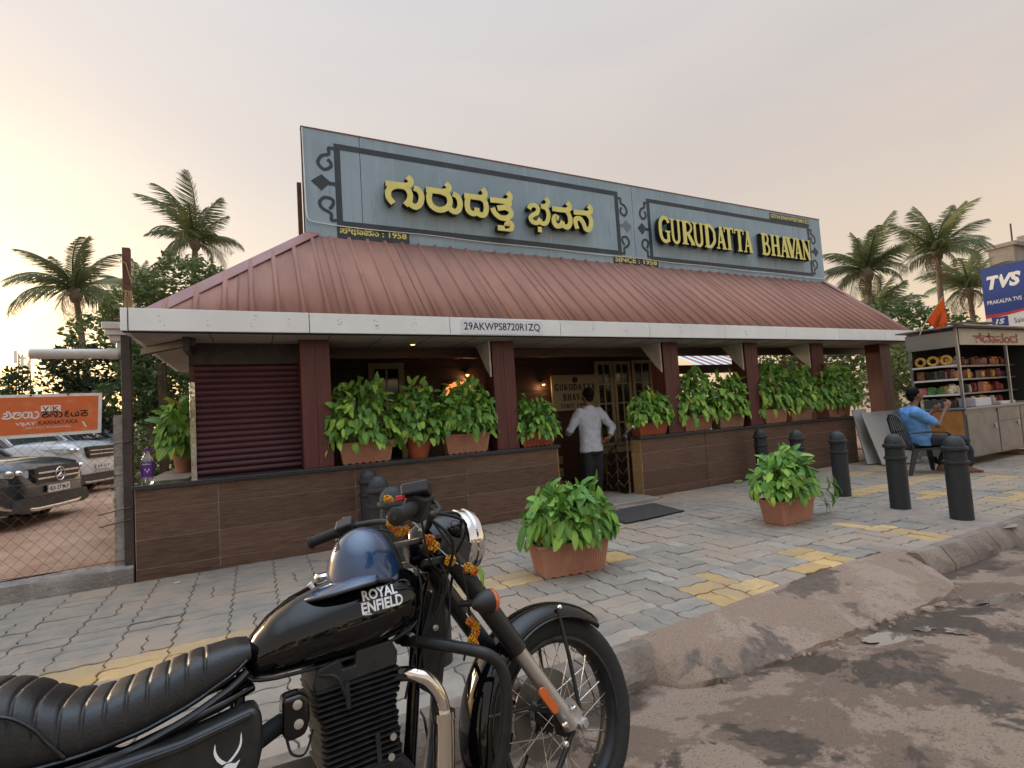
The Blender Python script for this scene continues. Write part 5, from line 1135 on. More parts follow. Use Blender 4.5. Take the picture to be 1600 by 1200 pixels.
def hand2(mb, w, d, side, sc=1.0, curl=.5):
    w, d, side = Vector(w), Vector(d).normalized(), Vector(side); side = (side-d*side.dot(d)).normalized(); nrm = d.cross(side).normalized()
    mb.loft([[w+d*t_*sc+side*(a*u)*sc+nrm*(b*v)*sc for u, v in ((-1,-1),(1,-1),(1,1),(-1,1))] for t_, a, b in ((-.02,.024,.018),(.03,.036,.016),(.09,.040,.013))])
    for k, ln in enumerate((.072,.082,.076,.058)):
        p0 = w+d*.085*sc+side*(.030-.02*k)*sc; d1 = d*math.cos(curl*.5)-nrm*math.sin(curl*.5); d2 = d*math.cos(curl*1.5)-nrm*math.sin(curl*1.5)
        mb.tube([p0, p0+d1*ln*.55*sc, p0+(d1*.55+d2*.45)*ln*sc], [.0095*sc,.009*sc,.0075*sc], 8)
    mb.tube([w+d*.02*sc+side*.028*sc, w+d*.055*sc+side*.055*sc, w+d*.088*sc+side*.058*sc-nrm*.012], [.013*sc,.0105*sc,.0085*sc], 8)
V3 = Vector; EX, EY, EZ = V3((1,0,0)), V3((0,1,0)), V3((0,0,1))
m_shirt = mat('pale_shirt', (.54,.58,.68), .8, col2=(.46,.50,.60), vs=9, bump=.3, bs=30); m_trs = mat('black_trousers', (.014,.014,.016), .8, bump=.3, bs=30)
pm = thing('person', 'man in pale shirt and black trousers seen from behind at the entrance, hand on hip', 'person', (4.82,6.9,.02)); pm.scale = (1.09,1.06,1.0)
def L3(*p): return V3(p)-V3((4.82,6.9,.02))
q = MB()
oval(q, [(L3(4.82,6.9,.84),.15,.10),(L3(4.82,6.91,1.08),.15,.095),(L3(4.83,6.92,1.28),.14,.085),(L3(4.83,6.91,1.39),.08,.06),(L3(4.825,6.90,1.45),.06,.055),(L3(4.82,6.90,1.56),.055,.058)], EX, EY)
q.ell(L3(4.82,6.905,1.64),(.076,.095,.112),16,12); q.ell(L3(4.82,6.955,1.585),(.055,.05,.05),12,8); q.ell(L3(4.82,7.0,1.625),(.013,.02,.022),8,6)
for kx in (4.735,4.915): limb(q, [(L3(kx,6.9,.80),.085),(L3(kx,6.88,.47),.062),(L3(kx,6.92,.12),.045)])
limb(q, [(L3(5.0,6.91,1.34),.045),(L3(5.19,6.85,1.10),.042),(L3(5.07,6.78,.93),.028)]); hand2(q, L3(5.07,6.78,.93), V3((-.8,.25,-.45)), V3((.1,-.5,.9)), 1.0, .5)
limb(q, [(L3(4.66,6.91,1.34),.045),(L3(4.50,6.94,1.10),.042),(L3(4.56,7.14,1.02),.028)]); hand2(q, L3(4.56,7.14,1.02), V3((.35,.9,.1)), V3((.2,0,1)), 1.0, .5)
figure('body', q, m_skin, pm)
q = MB(); oval(q, [(L3(4.82,6.9,.735),.19,.135),(L3(4.82,6.9,.80),.185,.13),(L3(4.82,6.905,.98),.178,.125),(L3(4.825,6.915,1.15),.192,.13),(L3(4.83,6.92,1.30),.208,.13),(L3(4.83,6.915,1.385),.19,.105),(L3(4.83,6.91,1.43),.12,.085),(L3(4.828,6.905,1.475),.068,.07)], EX, EY)
limb(q, [(L3(5.0,6.915,1.36),.085),(L3(5.10,6.885,1.24),.072),(L3(5.20,6.85,1.09),.060),(L3(5.13,6.81,.995),.050)]); limb(q, [(L3(4.66,6.915,1.36),.085),(L3(4.57,6.925,1.24),.070),(L3(4.495,6.945,1.09),.058),(L3(4.53,7.06,1.045),.05)])
figure('shirt', q, m_shirt, pm, .013, 5, .035, .11)
q = MB(); oval(q, [(L3(4.82,6.9,.70),.165,.12),(L3(4.82,6.9,.90),.16,.108)], EX, EY)
for kx in (4.735,4.915): limb(q, [(L3(kx,6.9,.74),.10),(L3(kx,6.885,.45),.082),(L3(kx,6.92,.14),.07),(L3(kx,6.93,.08),.072)])
figure('trousers', q, m_trs, pm, .014, 4, .03, .12)
def hair_cap(parent, c, rot, rx, ry, rz, seed, back):
    rs = random.Random(seed); q = MB()
    q.ell(c, (rx*.97,ry*.97,rz*.97), 18, 12, rot)
    for k in range(420):
        d = Vector((rs.gauss(0,1),rs.gauss(0,1),rs.gauss(0,1))).normalized()
        if d.z < -.55: continue
        p = c+rot @ Vector((d.x*rx,d.y*ry,d.z*rz)); t_ = (rot @ Vector((-.3+rs.gauss(0,.5),rs.gauss(0,.5),-.6))); t_ = (t_-(rot @ d)*t_.dot(rot @ d)).normalized(); w_ = (rot @ d).cross(t_).normalized()*.004; l_ = rs.uniform(.018,.034)
        q.add([p-w_, p+w_, p+t_*l_+(rot @ d)*.006], [(0,1,2)])
    obj('hair', q, m_hair, parent, smooth=60, local=True)
hair_cap(pm, L3(4.82,6.872,1.672), Matrix.Identity(3), .086, .098, .10, 1, 0)
q = MB(); q.ell(L3(4.82,6.845,1.60), (.066,.045,.07), 12, 8); obj('hair_nape', q, m_hair, pm, smooth=180, local=True)
for sx in (-1, 1):
    q = MB(); q.ell(L3(4.82+sx*.080,6.915,1.63), (.012,.02,.03), 8, 6); obj('ear', q, m_skin, pm, smooth=180, local=True)
    q = MB(); q.loft([[L3(4.82+sx*.09+a_,y_,z_) for a_, z_ in ((-.045,.02),(.045,.02),(.04,zt),(-.04,zt))] for y_, zt in ((6.86,.09),(6.95,.10),(7.05,.07),(7.14,.05))]); obj('shoe', q, m_blackp, pm, local=True, bevel=.012)
# man sitting beside the cart, in profile
pm2 = thing('person', 'man in light blue shirt sitting in a plastic chair beside the snack cart', 'person', (9.95,4.72,0)); O2 = V3((9.95,4.72,0))
F = V3((.80,-.60,0)); Sd = V3((.60,.80,0)); U = V3((0,0,1))      # facing, his left, up
def J(f_, s_, u_): return F*f_+Sd*s_+U*u_
m_blue = mat('blue_shirt', (.13,.32,.66), .8, col2=(.10,.26,.57), vs=8, bump=.3, bs=30); m_jean = mat('navy_trousers', (.014,.020,.038), .8, bump=.3, bs=30)
q = MB()
oval(q, [(J(-.02,0,.50),.15,.13),(J(-.04,0,.72),.16,.13),(J(-.09,0,.97),.14,.085),(J(-.075,0,1.06),.08,.06),(J(-.04,0,1.12),.06,.06),(J(.0,0,1.22),.055,.058)], Sd, F)
rot = Matrix((F, Sd, U)).transposed()
q.ell(J(.01,0,1.305),(.098,.078,.112),16,12,rot); q.ell(J(.055,0,1.245),(.055,.055,.05),12,8,rot); q.ell(J(.108,0,1.285),(.022,.014,.022),8,6,rot)
for sd, kf, ka in ((-1,.56,.60),(1,.52,.34)):
    limb(q, [(J(.12,sd*.10,.53),.09),(J(kf,sd*.13,.52),.068),(J(ka,sd*.13,.13),.042),(J(ka,sd*.13,.06),.04)])
    q.loft([[J(ka+f_,sd*.135+a*u,z0+(z1-z0)*v) for u, v in ((-1,0),(1,0),(1,1),(-1,1))] for f_, a, z0, z1 in ((-.06,.03,.01,.07),(.04,.035,.01,.085),(.13,.045,.01,.05),(.175,.045,.012,.036))])
    for t_ in range(5): q.tube([J(ka+.16,sd*.135+(-.036+.018*t_),.024), J(ka+.215-.010*abs(t_-(1 if sd > 0 else 3)),sd*.135+(-.038+.019*t_),.019)], [.012,.009], 7)
limb(q, [(J(-.09,-.17,1.0),.045),(J(.16,-.25,.79),.046),(J(.33,-.19,1.06),.030)]); hand2(q, J(.33,-.19,1.06), J(.45,.05,.75), J(-.8,.1,.4), 1.05, .6)
limb(q, [(J(-.09,.17,1.0),.045),(J(.14,.26,.80),.046),(J(.34,.16,1.02),.030)]); hand2(q, J(.34,.16,1.02), J(.6,-.3,.6), J(-.6,-.2,.5), 1.0, .6)
figure('body', q, m_skin, pm2)
q = MB(); oval(q, [(J(0,0,.46),.20,.17),(J(-.01,0,.56),.205,.18),(J(-.03,0,.74),.20,.172),(J(-.08,0,.92),.205,.145),(J(-.10,0,1.02),.19,.115),(J(-.085,0,1.075),.12,.09),(J(-.06,0,1.125),.07,.07)], Sd, F)
for sd in (-1, 1): limb(q, [(J(-.10,sd*.17,1.01),.098),(J(-.02,sd*.215,.94),.088),(J(.085,sd*.24,.855),.076)])
figure('shirt', q, m_blue, pm2, .013, 5, .035, .11)
q = MB(); oval(q, [(J(-.03,0,.45),.175,.15),(J(-.03,0,.58),.175,.14)], Sd, F)
for sd, kf, ka in ((-1,.57,.61),(1,.53,.36)): limb(q, [(J(.10,sd*.10,.53),.108),(J(kf,sd*.13,.525),.085),(J((kf+ka)/2+.02,sd*.13,.34),.076),(J(ka-.01,sd*.13,.15),.064)])
figure('trousers', q, m_jean, pm2, .014, 4, .03, .12)
hair_cap(pm2, J(-.03,0,1.34), rot, .104, .090, .098, 2, 0)
q = MB(); q.ell(J(-.07,0,1.27), (.045,.07,.07), 12, 8, rot); obj('hair_nape', q, m_hair, pm2, smooth=180, local=True)
for sd in (-1, 1):
    q = MB(); q.ell(J(.0,sd*.080,1.295), (.02,.012,.03), 8, 6, rot); obj('ear', q, m_skin, pm2, smooth=180, local=True)
    q = MB(); q.ell(J(.094,sd*.032,1.312), (.008,.012,.007), 8, 6, rot); obj('eye', q, m_blk, pm2, smooth=180, local=True)
    q = MB(); q.tube([J(.10,sd*.018,1.332),J(.094,sd*.05,1.332)], .005, 6); obj('eyebrow', q, m_hair, pm2, local=True)
q = MB(); q.tube([J(.104,-.022,1.232),J(.110,0,1.232),J(.104,.022,1.232)], .006, 6); obj('mouth', q, mat('lips', (.16,.05,.04), .5), pm2, smooth=180, local=True)
q = MB(); q.tube([J(.104,-.026,1.250),J(.112,0,1.253),J(.104,.026,1.250)], .006, 6); obj('moustache', q, m_hair, pm2, smooth=180, local=True)
# plastic armchair
m_plc = mat('dark_green_plastic', (.022,.028,.030), .45)
ch_ = thing('plastic_chair', 'dark plastic armchair under the seated man', 'chair', (9.95,4.72,0))
q = MB()
def slab(mb, pts, th):
    n = len(pts); up = V3((0,0,th)); mb.add([p for p in pts]+[p-up for p in pts], [tuple(range(n)), tuple(range(2*n-1,n-1,-1))]+[(i,i+n,(i+1)%n+n,(i+1)%n) for i in range(n)])
slab(q, [J(-.22,-.22,.42),J(.26,-.25,.44),J(.30,0,.43),J(.26,.25,.44),J(-.22,.22,.42)], .03); obj('seat', q, m_plc, ch_, local=True, bevel=.008)
for sd in (-1, 1):
    q = MB(); q.tube([J(-.22,sd*.22,.43),J(-.30,sd*.24,.70),J(-.36,sd*.20,.92),J(-.37,sd*.12,.98)], .022, 8, flat=.6); obj('back_upright', q, m_plc, ch_, smooth=60, local=True)
    q = MB(); q.tube([J(-.29,sd*.245,.68),J(-.05,sd*.285,.70),J(.22,sd*.28,.69),J(.29,sd*.27,.65),J(.28,sd*.26,.44)], .026, 8, flat=.55); obj('armrest', q, m_plc, ch_, smooth=60, local=True)
    for f0, f1 in ((.24,.30),(-.20,-.34)):
        q = MB(); q.loft([[J(f0+(f1-f0)*t_+a_*(1-.35*t_),sd*(.24+.04*t_)+b_*(1-.3*t_),.42*(1-t_)+.002) for a_, b_ in ((-.045,-.02),(.045,-.02),(.045,.02),(-.045,.02))] for t_ in (0,.5,1)]); obj('leg', q, m_plc, ch_, local=True, bevel=.006)
q = MB(); q.tube([J(-.37,-.12,.98),J(-.38,0,1.0),J(-.37,.12,.98)], .024, 8, flat=.6); obj('back_rail', q, m_plc, ch_, smooth=60, local=True)
for k in range(5):
    s_ = -.14+.07*k; q = MB(); q.tube([J(-.225,s_,.44),J(-.31,s_*1.02,.70),J(-.375,s_*.9,.97)], .017, 6, flat=.45); obj('back_slat', q, m_plc, ch_, smooth=60, local=True)

# ------------------------------------------------------------------ snack cart
m_ss = mat('cart_steel', (.42,.43,.44), .32, 1.0, rough2=.5, vs=3, bump=.06, bs=3); m_ssd = mat('cart_steel_dull', (.31,.31,.31), .42, .8, col2=(.25,.25,.25), vs=4)
m_shw = mat('shelf_white', (.66,.66,.64), .4); m_hdr = mat('header_panel', (.42,.41,.39), .4, .5, col2=(.36,.35,.33), vs=3); m_redp = mat('red_brush_paint', (.30,.03,.03), .5); m_glass = mat('cart_glass', (.25,.27,.28), .05, alpha=.25)
ct = thing('snack_cart', 'stainless steel snack cart with red lettering and stocked shelves', 'cart', (12.6,4.95,0)); CX0, CX1, CY0, CY1 = 11.15, 14.2, 4.55, 5.33
q = MB(); q.box(CX0+.03,CY0+.02,.14,CX1,CY1,.985); obj('cabinet', q, m_ssd, ct)
for a, b in ((CX0+.05,12.32),(12.36,13.25),(13.29,14.18)):
    q = MB(); q.box(a,CY0,.16,b,CY0+.018,.90 if a < 12 else .70); dr = obj('door', q, m_ssd, ct, bevel=.004)
    q = MB(); q.box(b-.16,CY0-.02,.60,b-.10,CY0-.002,.68); obj('latch', q, m_chr, dr, bevel=.006)
for a, b in ((12.36,13.25),(13.29,14.18)):
    q = MB(); q.box(a,CY0,.72,b,CY0+.018,.95); obj('drawer', q, m_ssd, ct, bevel=.004)
q = MB(); q.box(CX0-.02,CY0-.03,.985,CX1+.02,CY1+.02,1.015); obj('counter_top', q, m_ss, ct, bevel=.004)
for x in (CX0,13.0,CX1-.04):
    for y in (CY0,CY1-.04):
        q = MB(); q.box(x,y,.0 if y == CY0 and False else 1.016,x+.04,y+.04,2.45); obj('post', q, m_ss, ct)
for z in (1.26,1.53,1.78):
    q = MB(); q.box(CX0+.045,CY0+.32,z-.012,CX1-.05,CY1-.045,z+.012); sh_ = obj('shelf', q, m_ssd, ct)
    q = MB(); q.box(CX0-.005,CY0+.045,z-.016,CX0+.035,CY1-.045,z+.018); obj('shelf_edge', q, m_shw, sh_)
    q = MB(); q.box(CX0+.045,CY0+.30,z-.016,CX1-.05,CY0+.318,z+.016); obj('shelf_edge', q, m_ssd, sh_)
q = MB(); q.box(CX0+.02,CY1-.03,1.02,CX1,CY1-.01,2.43); obj('back_panel', q, m_gap, ct)
q = MB(); q.box(CX1-.03,CY0+.05,1.02,CX1-.01,CY1-.035,2.43); obj('end_panel', q, m_gap, ct)
q = MB(); q.box(CX0+.05,CY0-.012,2.14,CX1+.02,CY0-.0,2.44); hd = obj('header', q, m_hdr, ct, bevel=.003)
tb = fit_text('ಸದಾನಂದ', 11.70, 13.5, 2.17, 2.37, CY0-.0145, .035); obj('lettering', tb, m_redp, hd)
q = MB(); q.box(CX0-.012,CY0+.0,2.11,CX0,CY1+.02,2.40); obj('side_header', q, m_ss, ct)
q = MB(); q.box(CX0-.18,CY0-.2,2.452,CX1+.2,CY1+.1,2.475); obj('roof_sheet', q, m_ssd, ct)
q = MB(); q.obox((11.6,4.5,2.52),(1.6,.12,.03), Matrix.Rotation(-.03,3,'Y')); obj('roof_batten', q, mat('old_wood', (.16,.12,.085), .9), ct)
q = MB(); q.box(CX0+.0,CY0+.05,.50,CX0+.03,CY1-.05,.97); obj('side_tray', q, mat('orange_tray', (.45,.20,.05), .6, col2=(.36,.15,.04), vs=8), ct)
for x in (CX0+.25,CX1-.3):
    for y in (CY0+.12,CY1-.12):
        q = MB(); q.lathe([(.03,-.02),(.075,-.02),(.075,.02),(.03,.02)], (x,y,.075), (0,1,0), 14); obj('castor', q, m_tyre, ct, smooth=40)
q = MB(); q.ell((11.75,4.95,2.5), (.42,.22,.12), 14, 8, None, 0, 1); tag(obj('cloth_bundle', q, m_whp, smooth=180), 'white cloth bundle on the roof of the snack cart', 'bundle')
# goods on the shelves
GOODS = [('yellow snack packet', (.55,.32,.05)), ('brown snack packet', (.16,.07,.035)), ('dark red packet', (.17,.025,.035)), ('green packet', (.06,.17,.05)), ('cream carton', (.55,.48,.36)), ('black jar', (.02,.02,.022)), ('orange packet', (.50,.15,.03)), ('pink packet', (.42,.10,.13))]
GM = [mat(n_.replace(' ', '_'), c_, .35, col2=tuple(min(1, k_*1.9+.02) for k_ in c_), vs=26, vlo=.52, vhi=.6) for n_, c_ in GOODS]
rs = random.Random(5)
ROWS = [(1.016,'counter'),(1.272,'lowest shelf'),(1.542,'middle shelf'),(1.792,'top shelf')]
def pack_mesh(kind, w, d, h):
    q = MB()
    if kind == 'jar':
        q.lathe([(w*.42,0),(w*.48,.02),(w*.48,h*.72),(w*.36,h*.82),(w*.40,h*.83),(w*.40,h),(.001,h)], (0,0,0), (0,0,1), 12)
    elif kind == 'ring':
        q.tube([(0,w*.36*math.cos(a),h*.5+h*.36*math.sin(a)) for a in frange(0,2*math.pi,14)[:-1]], h*.13, 7, loop=True)
    elif kind == 'carton': q.box(-w/2,-d/2,0,w/2,d/2,h)
    else:
        q.loft([[(-w/2*a,-d/2*b,z),(w/2*a,-d/2*b,z),(w/2*a,d/2*b,z),(-w/2*a,d/2*b,z)] for z, a, b in ((0,1,.25),(h*.15,.97,.9),(h*.5,.95,1),(h*.85,.97,.85),(h,1,.12))])
    return q
ORD = ['first','second','third','fourth','fifth','sixth','seventh','eighth','ninth','tenth','eleventh','twelfth','thirteenth','fourteenth','fifteenth','sixteenth','seventeenth','eighteenth','nineteenth','twentieth','twenty first','twenty second','twenty third','twenty fourth']
def good(x, y, z, i, kind, w, d, h, where, k):
    nm = GOODS[i][0]; base = {'jar': 'jar', 'ring': 'snack_ring', 'carton': 'carton', 'pack': 'packet'}[kind]
    col = nm.split(' ')[0] if not nm.startswith('dark') else 'dark red'
    q = pack_mesh(kind, w, d, h); q.move(Matrix.Translation((x,y,z)) @ Matrix.Rotation(rs.gauss(0,.15),4,'Z'))
    o = obj(base, q, GM[i], smooth=35 if kind != 'carton' else None, origin=(x,y,z)); col2_ = {'snack_ring': 'snack ring'}.get(base, base)
    tag(o, f'{col} {col2_}, {ORD[k]} from left on the {where} of the cart', col2_, 'goods stocked on the snack cart')
for z, wh in ROWS:
    # facing the chair (left side of the cart)
    y = CY1-.14; k = 0
    while y > CY0+.10:
        i = rs.choice((0,0,1,4,5,3,6) if z > 1.5 else (7,3,0,5,4)); kind = rs.choice(('jar','carton','pack')) if z < 1.75 else rs.choice(('ring','ring','pack','jar')); w = rs.uniform(.09,.13); h = rs.uniform(.12,.19)
        if kind == 'ring': i = 0 if rs.random() < .6 else 4; h = .2; w = .2
        good(CX0+.10, y, z, i, kind, .08 if kind != 'ring' else w, w, h, wh+' chair side', k); y -= w+.03 if kind != 'ring' else .2; k += 1
    x = CX0+.32; k = 0
    while x < 13.9:
        i = rs.choice((2,2,2,1,5,4,6,0)); kind = rs.choice(('pack','carton','jar','pack')); w = rs.uniform(.10,.17); h = rs.uniform(.13,.20)
        good(x, CY0+.42+rs.uniform(-.03,.04), z, i, kind, w, .09, h, wh+' front', k); x += w+.02; k += 1
q = MB(); q.box(11.62,CY0+.02,1.017,12.2,CY0+.28,1.17); tag(obj('plastic_tub', q, mat('tub_lilac', (.58,.58,.68), .4), bevel=.01), 'pale lilac plastic tub on the cart counter', 'tub')
q = MB(); q.box(12.6,CY0+.03,1.017,13.2,CY0+.25,1.07); tag(obj('paper_stack', q, m_whp, bevel=.004), 'flat white stack on the right of the cart counter', 'stack')
q = MB(); q.box(CX0+.02,CY0+.25,1.016,CX0+.06,CY0+.62,1.18); tag(obj('grey_box', q, mat('box_grey', (.06,.075,.075), .4), bevel=.004), 'dark grey box at the chair side of the counter', 'box')
# saffron flag on the cart roof
fg = thing('flag', 'bright orange pennant flag on a thin pole above the snack cart', 'flag', (10.95,4.9,2.4))
m_saf = mat('saffron_cloth', (.85,.16,.015), .7, sss=.0); t_ = m_saf.node_tree; tr = t_.nodes.new('ShaderNodeBsdfTranslucent'); tr.inputs[0].default_value = (.9,.2,.02,1); ms = t_.nodes.new('ShaderNodeMixShader'); ms.inputs[0].default_value = .4; t_.links.new(t_.nodes['Principled BSDF'].outputs[0], ms.inputs[1]); t_.links.new(tr.outputs[0], ms.inputs[2]); t_.links.new(ms.outputs[0], t_.nodes['Material Output'].inputs[0])
A_, B_, C_, D_ = V3((11.194,4.70,3.02)), V3((11.25,4.70,2.475)), V3((11.07,4.79,2.42)), V3((10.90,4.87,2.62)); PB = V3((10.78,4.94,2.37))
q = MB(); q.tube([PB, D_, A_+V3((.01,0,.03))], .009, 6); obj('pole', q, mat('bamboo', (.40,.30,.16), .6), fg, smooth=60)
q = MB(); n = 10
for i in range(n+1):
    a = D_.lerp(A_, i/n); b = C_.lerp(B_, i/n)
    for j in range(n+1): p = a.lerp(b, j/n); q.v.append(tuple(p+V3((.35,.75,0))*.025*math.sin(j*.9+i*.5)*(j/n)))
q.f = [(i*(n+1)+j, (i+1)*(n+1)+j, (i+1)*(n+1)+j+1, i*(n+1)+j+1) for i in range(n) for j in range(n)]
o = obj('cloth', q, m_saf, fg, smooth=180); o.modifiers.new('t','SOLIDIFY').thickness = .002
q = MB(); X_ = (B_-A_).normalized(); W_ = (D_-A_); W_ = (W_-X_*W_.dot(X_)).normalized(); ctr = (A_+B_+C_+D_)/4; Nn = V3((-.75,-.62,-.1)).normalized()*.03
def fl(u, v): return ctr-W_*u-X_*v+Nn
for pth, r_ in (([(-.06,-.12),(-.01,-.03),(.03,.05),(.05,.11)], .012), ([(-.01,-.03),(-.08,-.02)], .008), ([(.03,.05),(-.04,.06)], .008), ([(-.05,-.11),(.04,-.09)], .01)):
    q.tube([fl(*p) for p in pth], r_, 6, flat=.3)
obj('emblem', q, m_blk, fg)
# blue and white dealer board
tv = thing('dealer_board', 'tall blue and white dealer board with white letters at the right edge', 'sign', (20.3,6.7,0))
m_bl = mat('board_blue', (.012,.045,.24), .4); m_bw = mat('board_white', (.72,.74,.76), .4); m_br = mat('board_red', (.50,.03,.04), .4)
q = MB(); q.box(20.3,5.4,2.2,20.42,7.5,4.97); obj('panel', q, m_bw, tv)
q = MB(); pts = [(5.4,4.97),(7.5,4.97),(7.5,3.52)]+[(7.5-2.1*u,3.52-.05*math.sin(u*3)+.36*u**1.5) for u in frange(.08,1,12)]; q.prism(pts, 20.292, 20.2985, 'yz'); obj('blue_field', q, m_bl, tv)
q = MB(); up = [(7.5-2.1*u,3.52-.05*math.sin(u*3)+.36*u**1.5) for u in frange(0,1,14)]; q.prism(up+[(a,b-.10+.03*(7.5-a)) for a, b in up[::-1]], 20.294, 20.2992, 'yz'); obj('red_swoosh', q, m_br, tv)
def side_text(body, y0, y1, z0, z1, m, off=.02, shear=0, x=20.289):
    t = fit_text(body, 0, 1, z0, z1, 0, off, 0, shear); t.v = [(x, y0+(y1-y0)*v[0], v[2]) for v in t.v]; obj('lettering', t, m, tv)
side_text('TVS', 7.38, 6.58, 4.28, 4.70, m_bw, .05, .25); side_text('PRAKALPA TVS', 7.42, 6.62, 3.83, 3.95, m_bw, .02)
side_text('Sales', 6.85, 6.55, 3.17, 3.32, m_gap, .0, 0, 20.296); q = MB(); q.box(20.294,6.98,3.12,20.2985,7.36,3.42); obj('logo_block', q, m_bl, tv)
side_text('1S', 7.28, 7.06, 3.2, 3.36, m_bw, .04, .2)
for y in (5.6,7.3):
    q = MB(); q.tube([(20.36,y,0),(20.36,y,2.2)], .05, 8); obj('pole', q, m_dark, tv)
# two steel door panels leaning on the wall end
m_sp = mat('scratched_steel', (.40,.385,.36), .38, .85, rough2=.55, vs=3)
def lean(name, label, tl, tr, br, bl, th):
    t = thing(name, label, 'panel', tuple((V3(bl)+V3(br))/2)); n_ = (V3(tr)-V3(tl)).cross(V3(bl)-V3(tl)).normalized()*th
    q = MB(); P_ = [V3(p) for p in (bl,br,tr,tl)]; q.add([tuple(p) for p in P_]+[tuple(p+n_) for p in P_], [(0,1,2,3),(7,6,5,4),(0,4,5,1),(1,5,6,2),(2,6,7,3),(3,7,4,0)]); obj('sheet', q, m_sp, t, bevel=.004)
    c = (V3(tl)*.55+V3(bl)*.45)+(V3(tr)-V3(tl))*.15; q = MB(); q.ell(c-n_.normalized()*.02, (.02,.02,.035), 8, 6); obj('handle', q, m_chr, t, smooth=180); return t
lean('steel_panel','narrow steel door panel leaning on the wall end, rear one',(10.80,6.28,1.05),(11.06,6.16,1.06),(10.73,5.80,.01),(10.50,5.92,.01),-.03)
lean('steel_panel','wide steel door panel leaning behind the plastic chair',(10.74,6.08,.99),(11.45,5.73,1.0),(11.23,5.34,.01),(10.55,5.68,.01),-.03)
# ------------------------------------------------------------------ motorcycle (local frame: x forward, y left, z up, origin under the rear axle)
m_bk = mat('gloss_black_paint', (.003,.003,.004), .5, coat=1.0, spec=.0); m_bks = mat('satin_black', (.010,.0105,.012), .42, col2=(.02,.02,.021), vs=20); m_bkm = mat('matt_black_engine', (.009,.0095,.011), .5, col2=(.02,.02,.021), vs=25)
m_sea = mat('seat_leatherette', (.010,.0105,.012), .30, bump=.10, bs=160, rough2=.42, vs=7); m_ali = mat('fork_aluminium', (.52,.50,.48), .38, .9, rough2=.5, vs=14); m_rubb = mat('grip_rubber', (.014,.014,.015), .7)
m_disc = mat('disc_steel', (.20,.195,.19), .4, 1.0); m_amb = mat('amber_lens', (.62,.12,.01), .25, coat=1.0); m_spk = mat('spoke_steel', (.62,.60,.55), .25, 1.0); m_exh = mat('exhaust_chrome', (.74,.70,.62), .10, 1.0); m_sil = mat('silver_print', (.85,.86,.88), .4)
MC = thing('motorcycle', 'black motorcycle with silver tank lettering parked leaning at the kerb', 'motorcycle', (-.51,1.515,-.05))
MC.rotation_euler = (R(-11), 0, R(5)); MC.scale = (1.085,)*3
RAKE = R(27); A0 = Vector((1.46-.3*math.tan(RAKE),0,.3)); AX = Vector((-math.sin(RAKE),0,math.cos(RAKE))); STM = Matrix.Translation(A0) @ Matrix.Rotation(R(6),4,AX) @ Matrix.Translation(-A0)
def part(name, mb, m, parent=MC, smooth=50, steer=False, bevel=0):
    if steer: mb.move(STM)
    return obj(name, mb, m, parent, smooth=smooth, local=True, bevel=bevel)
# wheels
def wheel(cx, steer, disc):
    c = (cx,0,.325); q = MB()
    pf = [(.248,-.034),(.262,-.043),(.285,-.047),(.305,-.043),(.317,-.032),(.324,-.016),(.3255,0)]; pf = pf+[(r_,-h_) for r_, h_ in pf[-2::-1]]
    q.lathe(pf, c, (0,1,0), 72, cap=False); q2 = q; w_ = part('wheel', q2, m_tyre, MC, 40, steer)
    q = MB(); q.lathe([(.250,-.036),(.250,-.040),(.240,-.041),(.236,-.030),(.226,-.020),(.224,0),(.226,.020),(.236,.030),(.240,.041),(.250,.040),(.250,.036)], c, (0,1,0), 64, cap=False); part('rim', q, m_bks, w_, 40, steer)
    q = MB(); q.lathe([(.012,-.085),(.03,-.075),(.033,-.05),(.052,-.045),(.052,-.035),(.034,-.03),(.034,.03),(.052,.035),(.06,.05),(.03,.075)], c, (0,1,0), 28); part('hub', q, m_bks, w_, 40, steer)
    for k in range(36):
        s_ = 1 if k % 2 else -1; a = 2*math.pi*k/36; tw = (.9 if (k//2) % 2 else -.9)
        p0 = Vector(c)+Vector((.049*math.cos(a+tw), s_*.04, .049*math.sin(a+tw))); p1 = Vector(c)+Vector((.228*math.cos(a), s_*.006, .228*math.sin(a)))
        q = MB(); q.tube([p0, p1], .0016, 5); q.tube([p1.lerp(p0,.06), p1], .0032, 5); part('spoke', q, m_spk, w_, 60, steer)
    q = MB(); q.lathe([(.075,0),(.14,0),(.14,.005),(.075,.005)], (cx,.055,.325), (0,1,0), 48, cap=False); part('brake_disc', q, m_disc, w_, 40, steer)
    return w_
wheel(1.37, True, True); wheel(0.0, False, False)
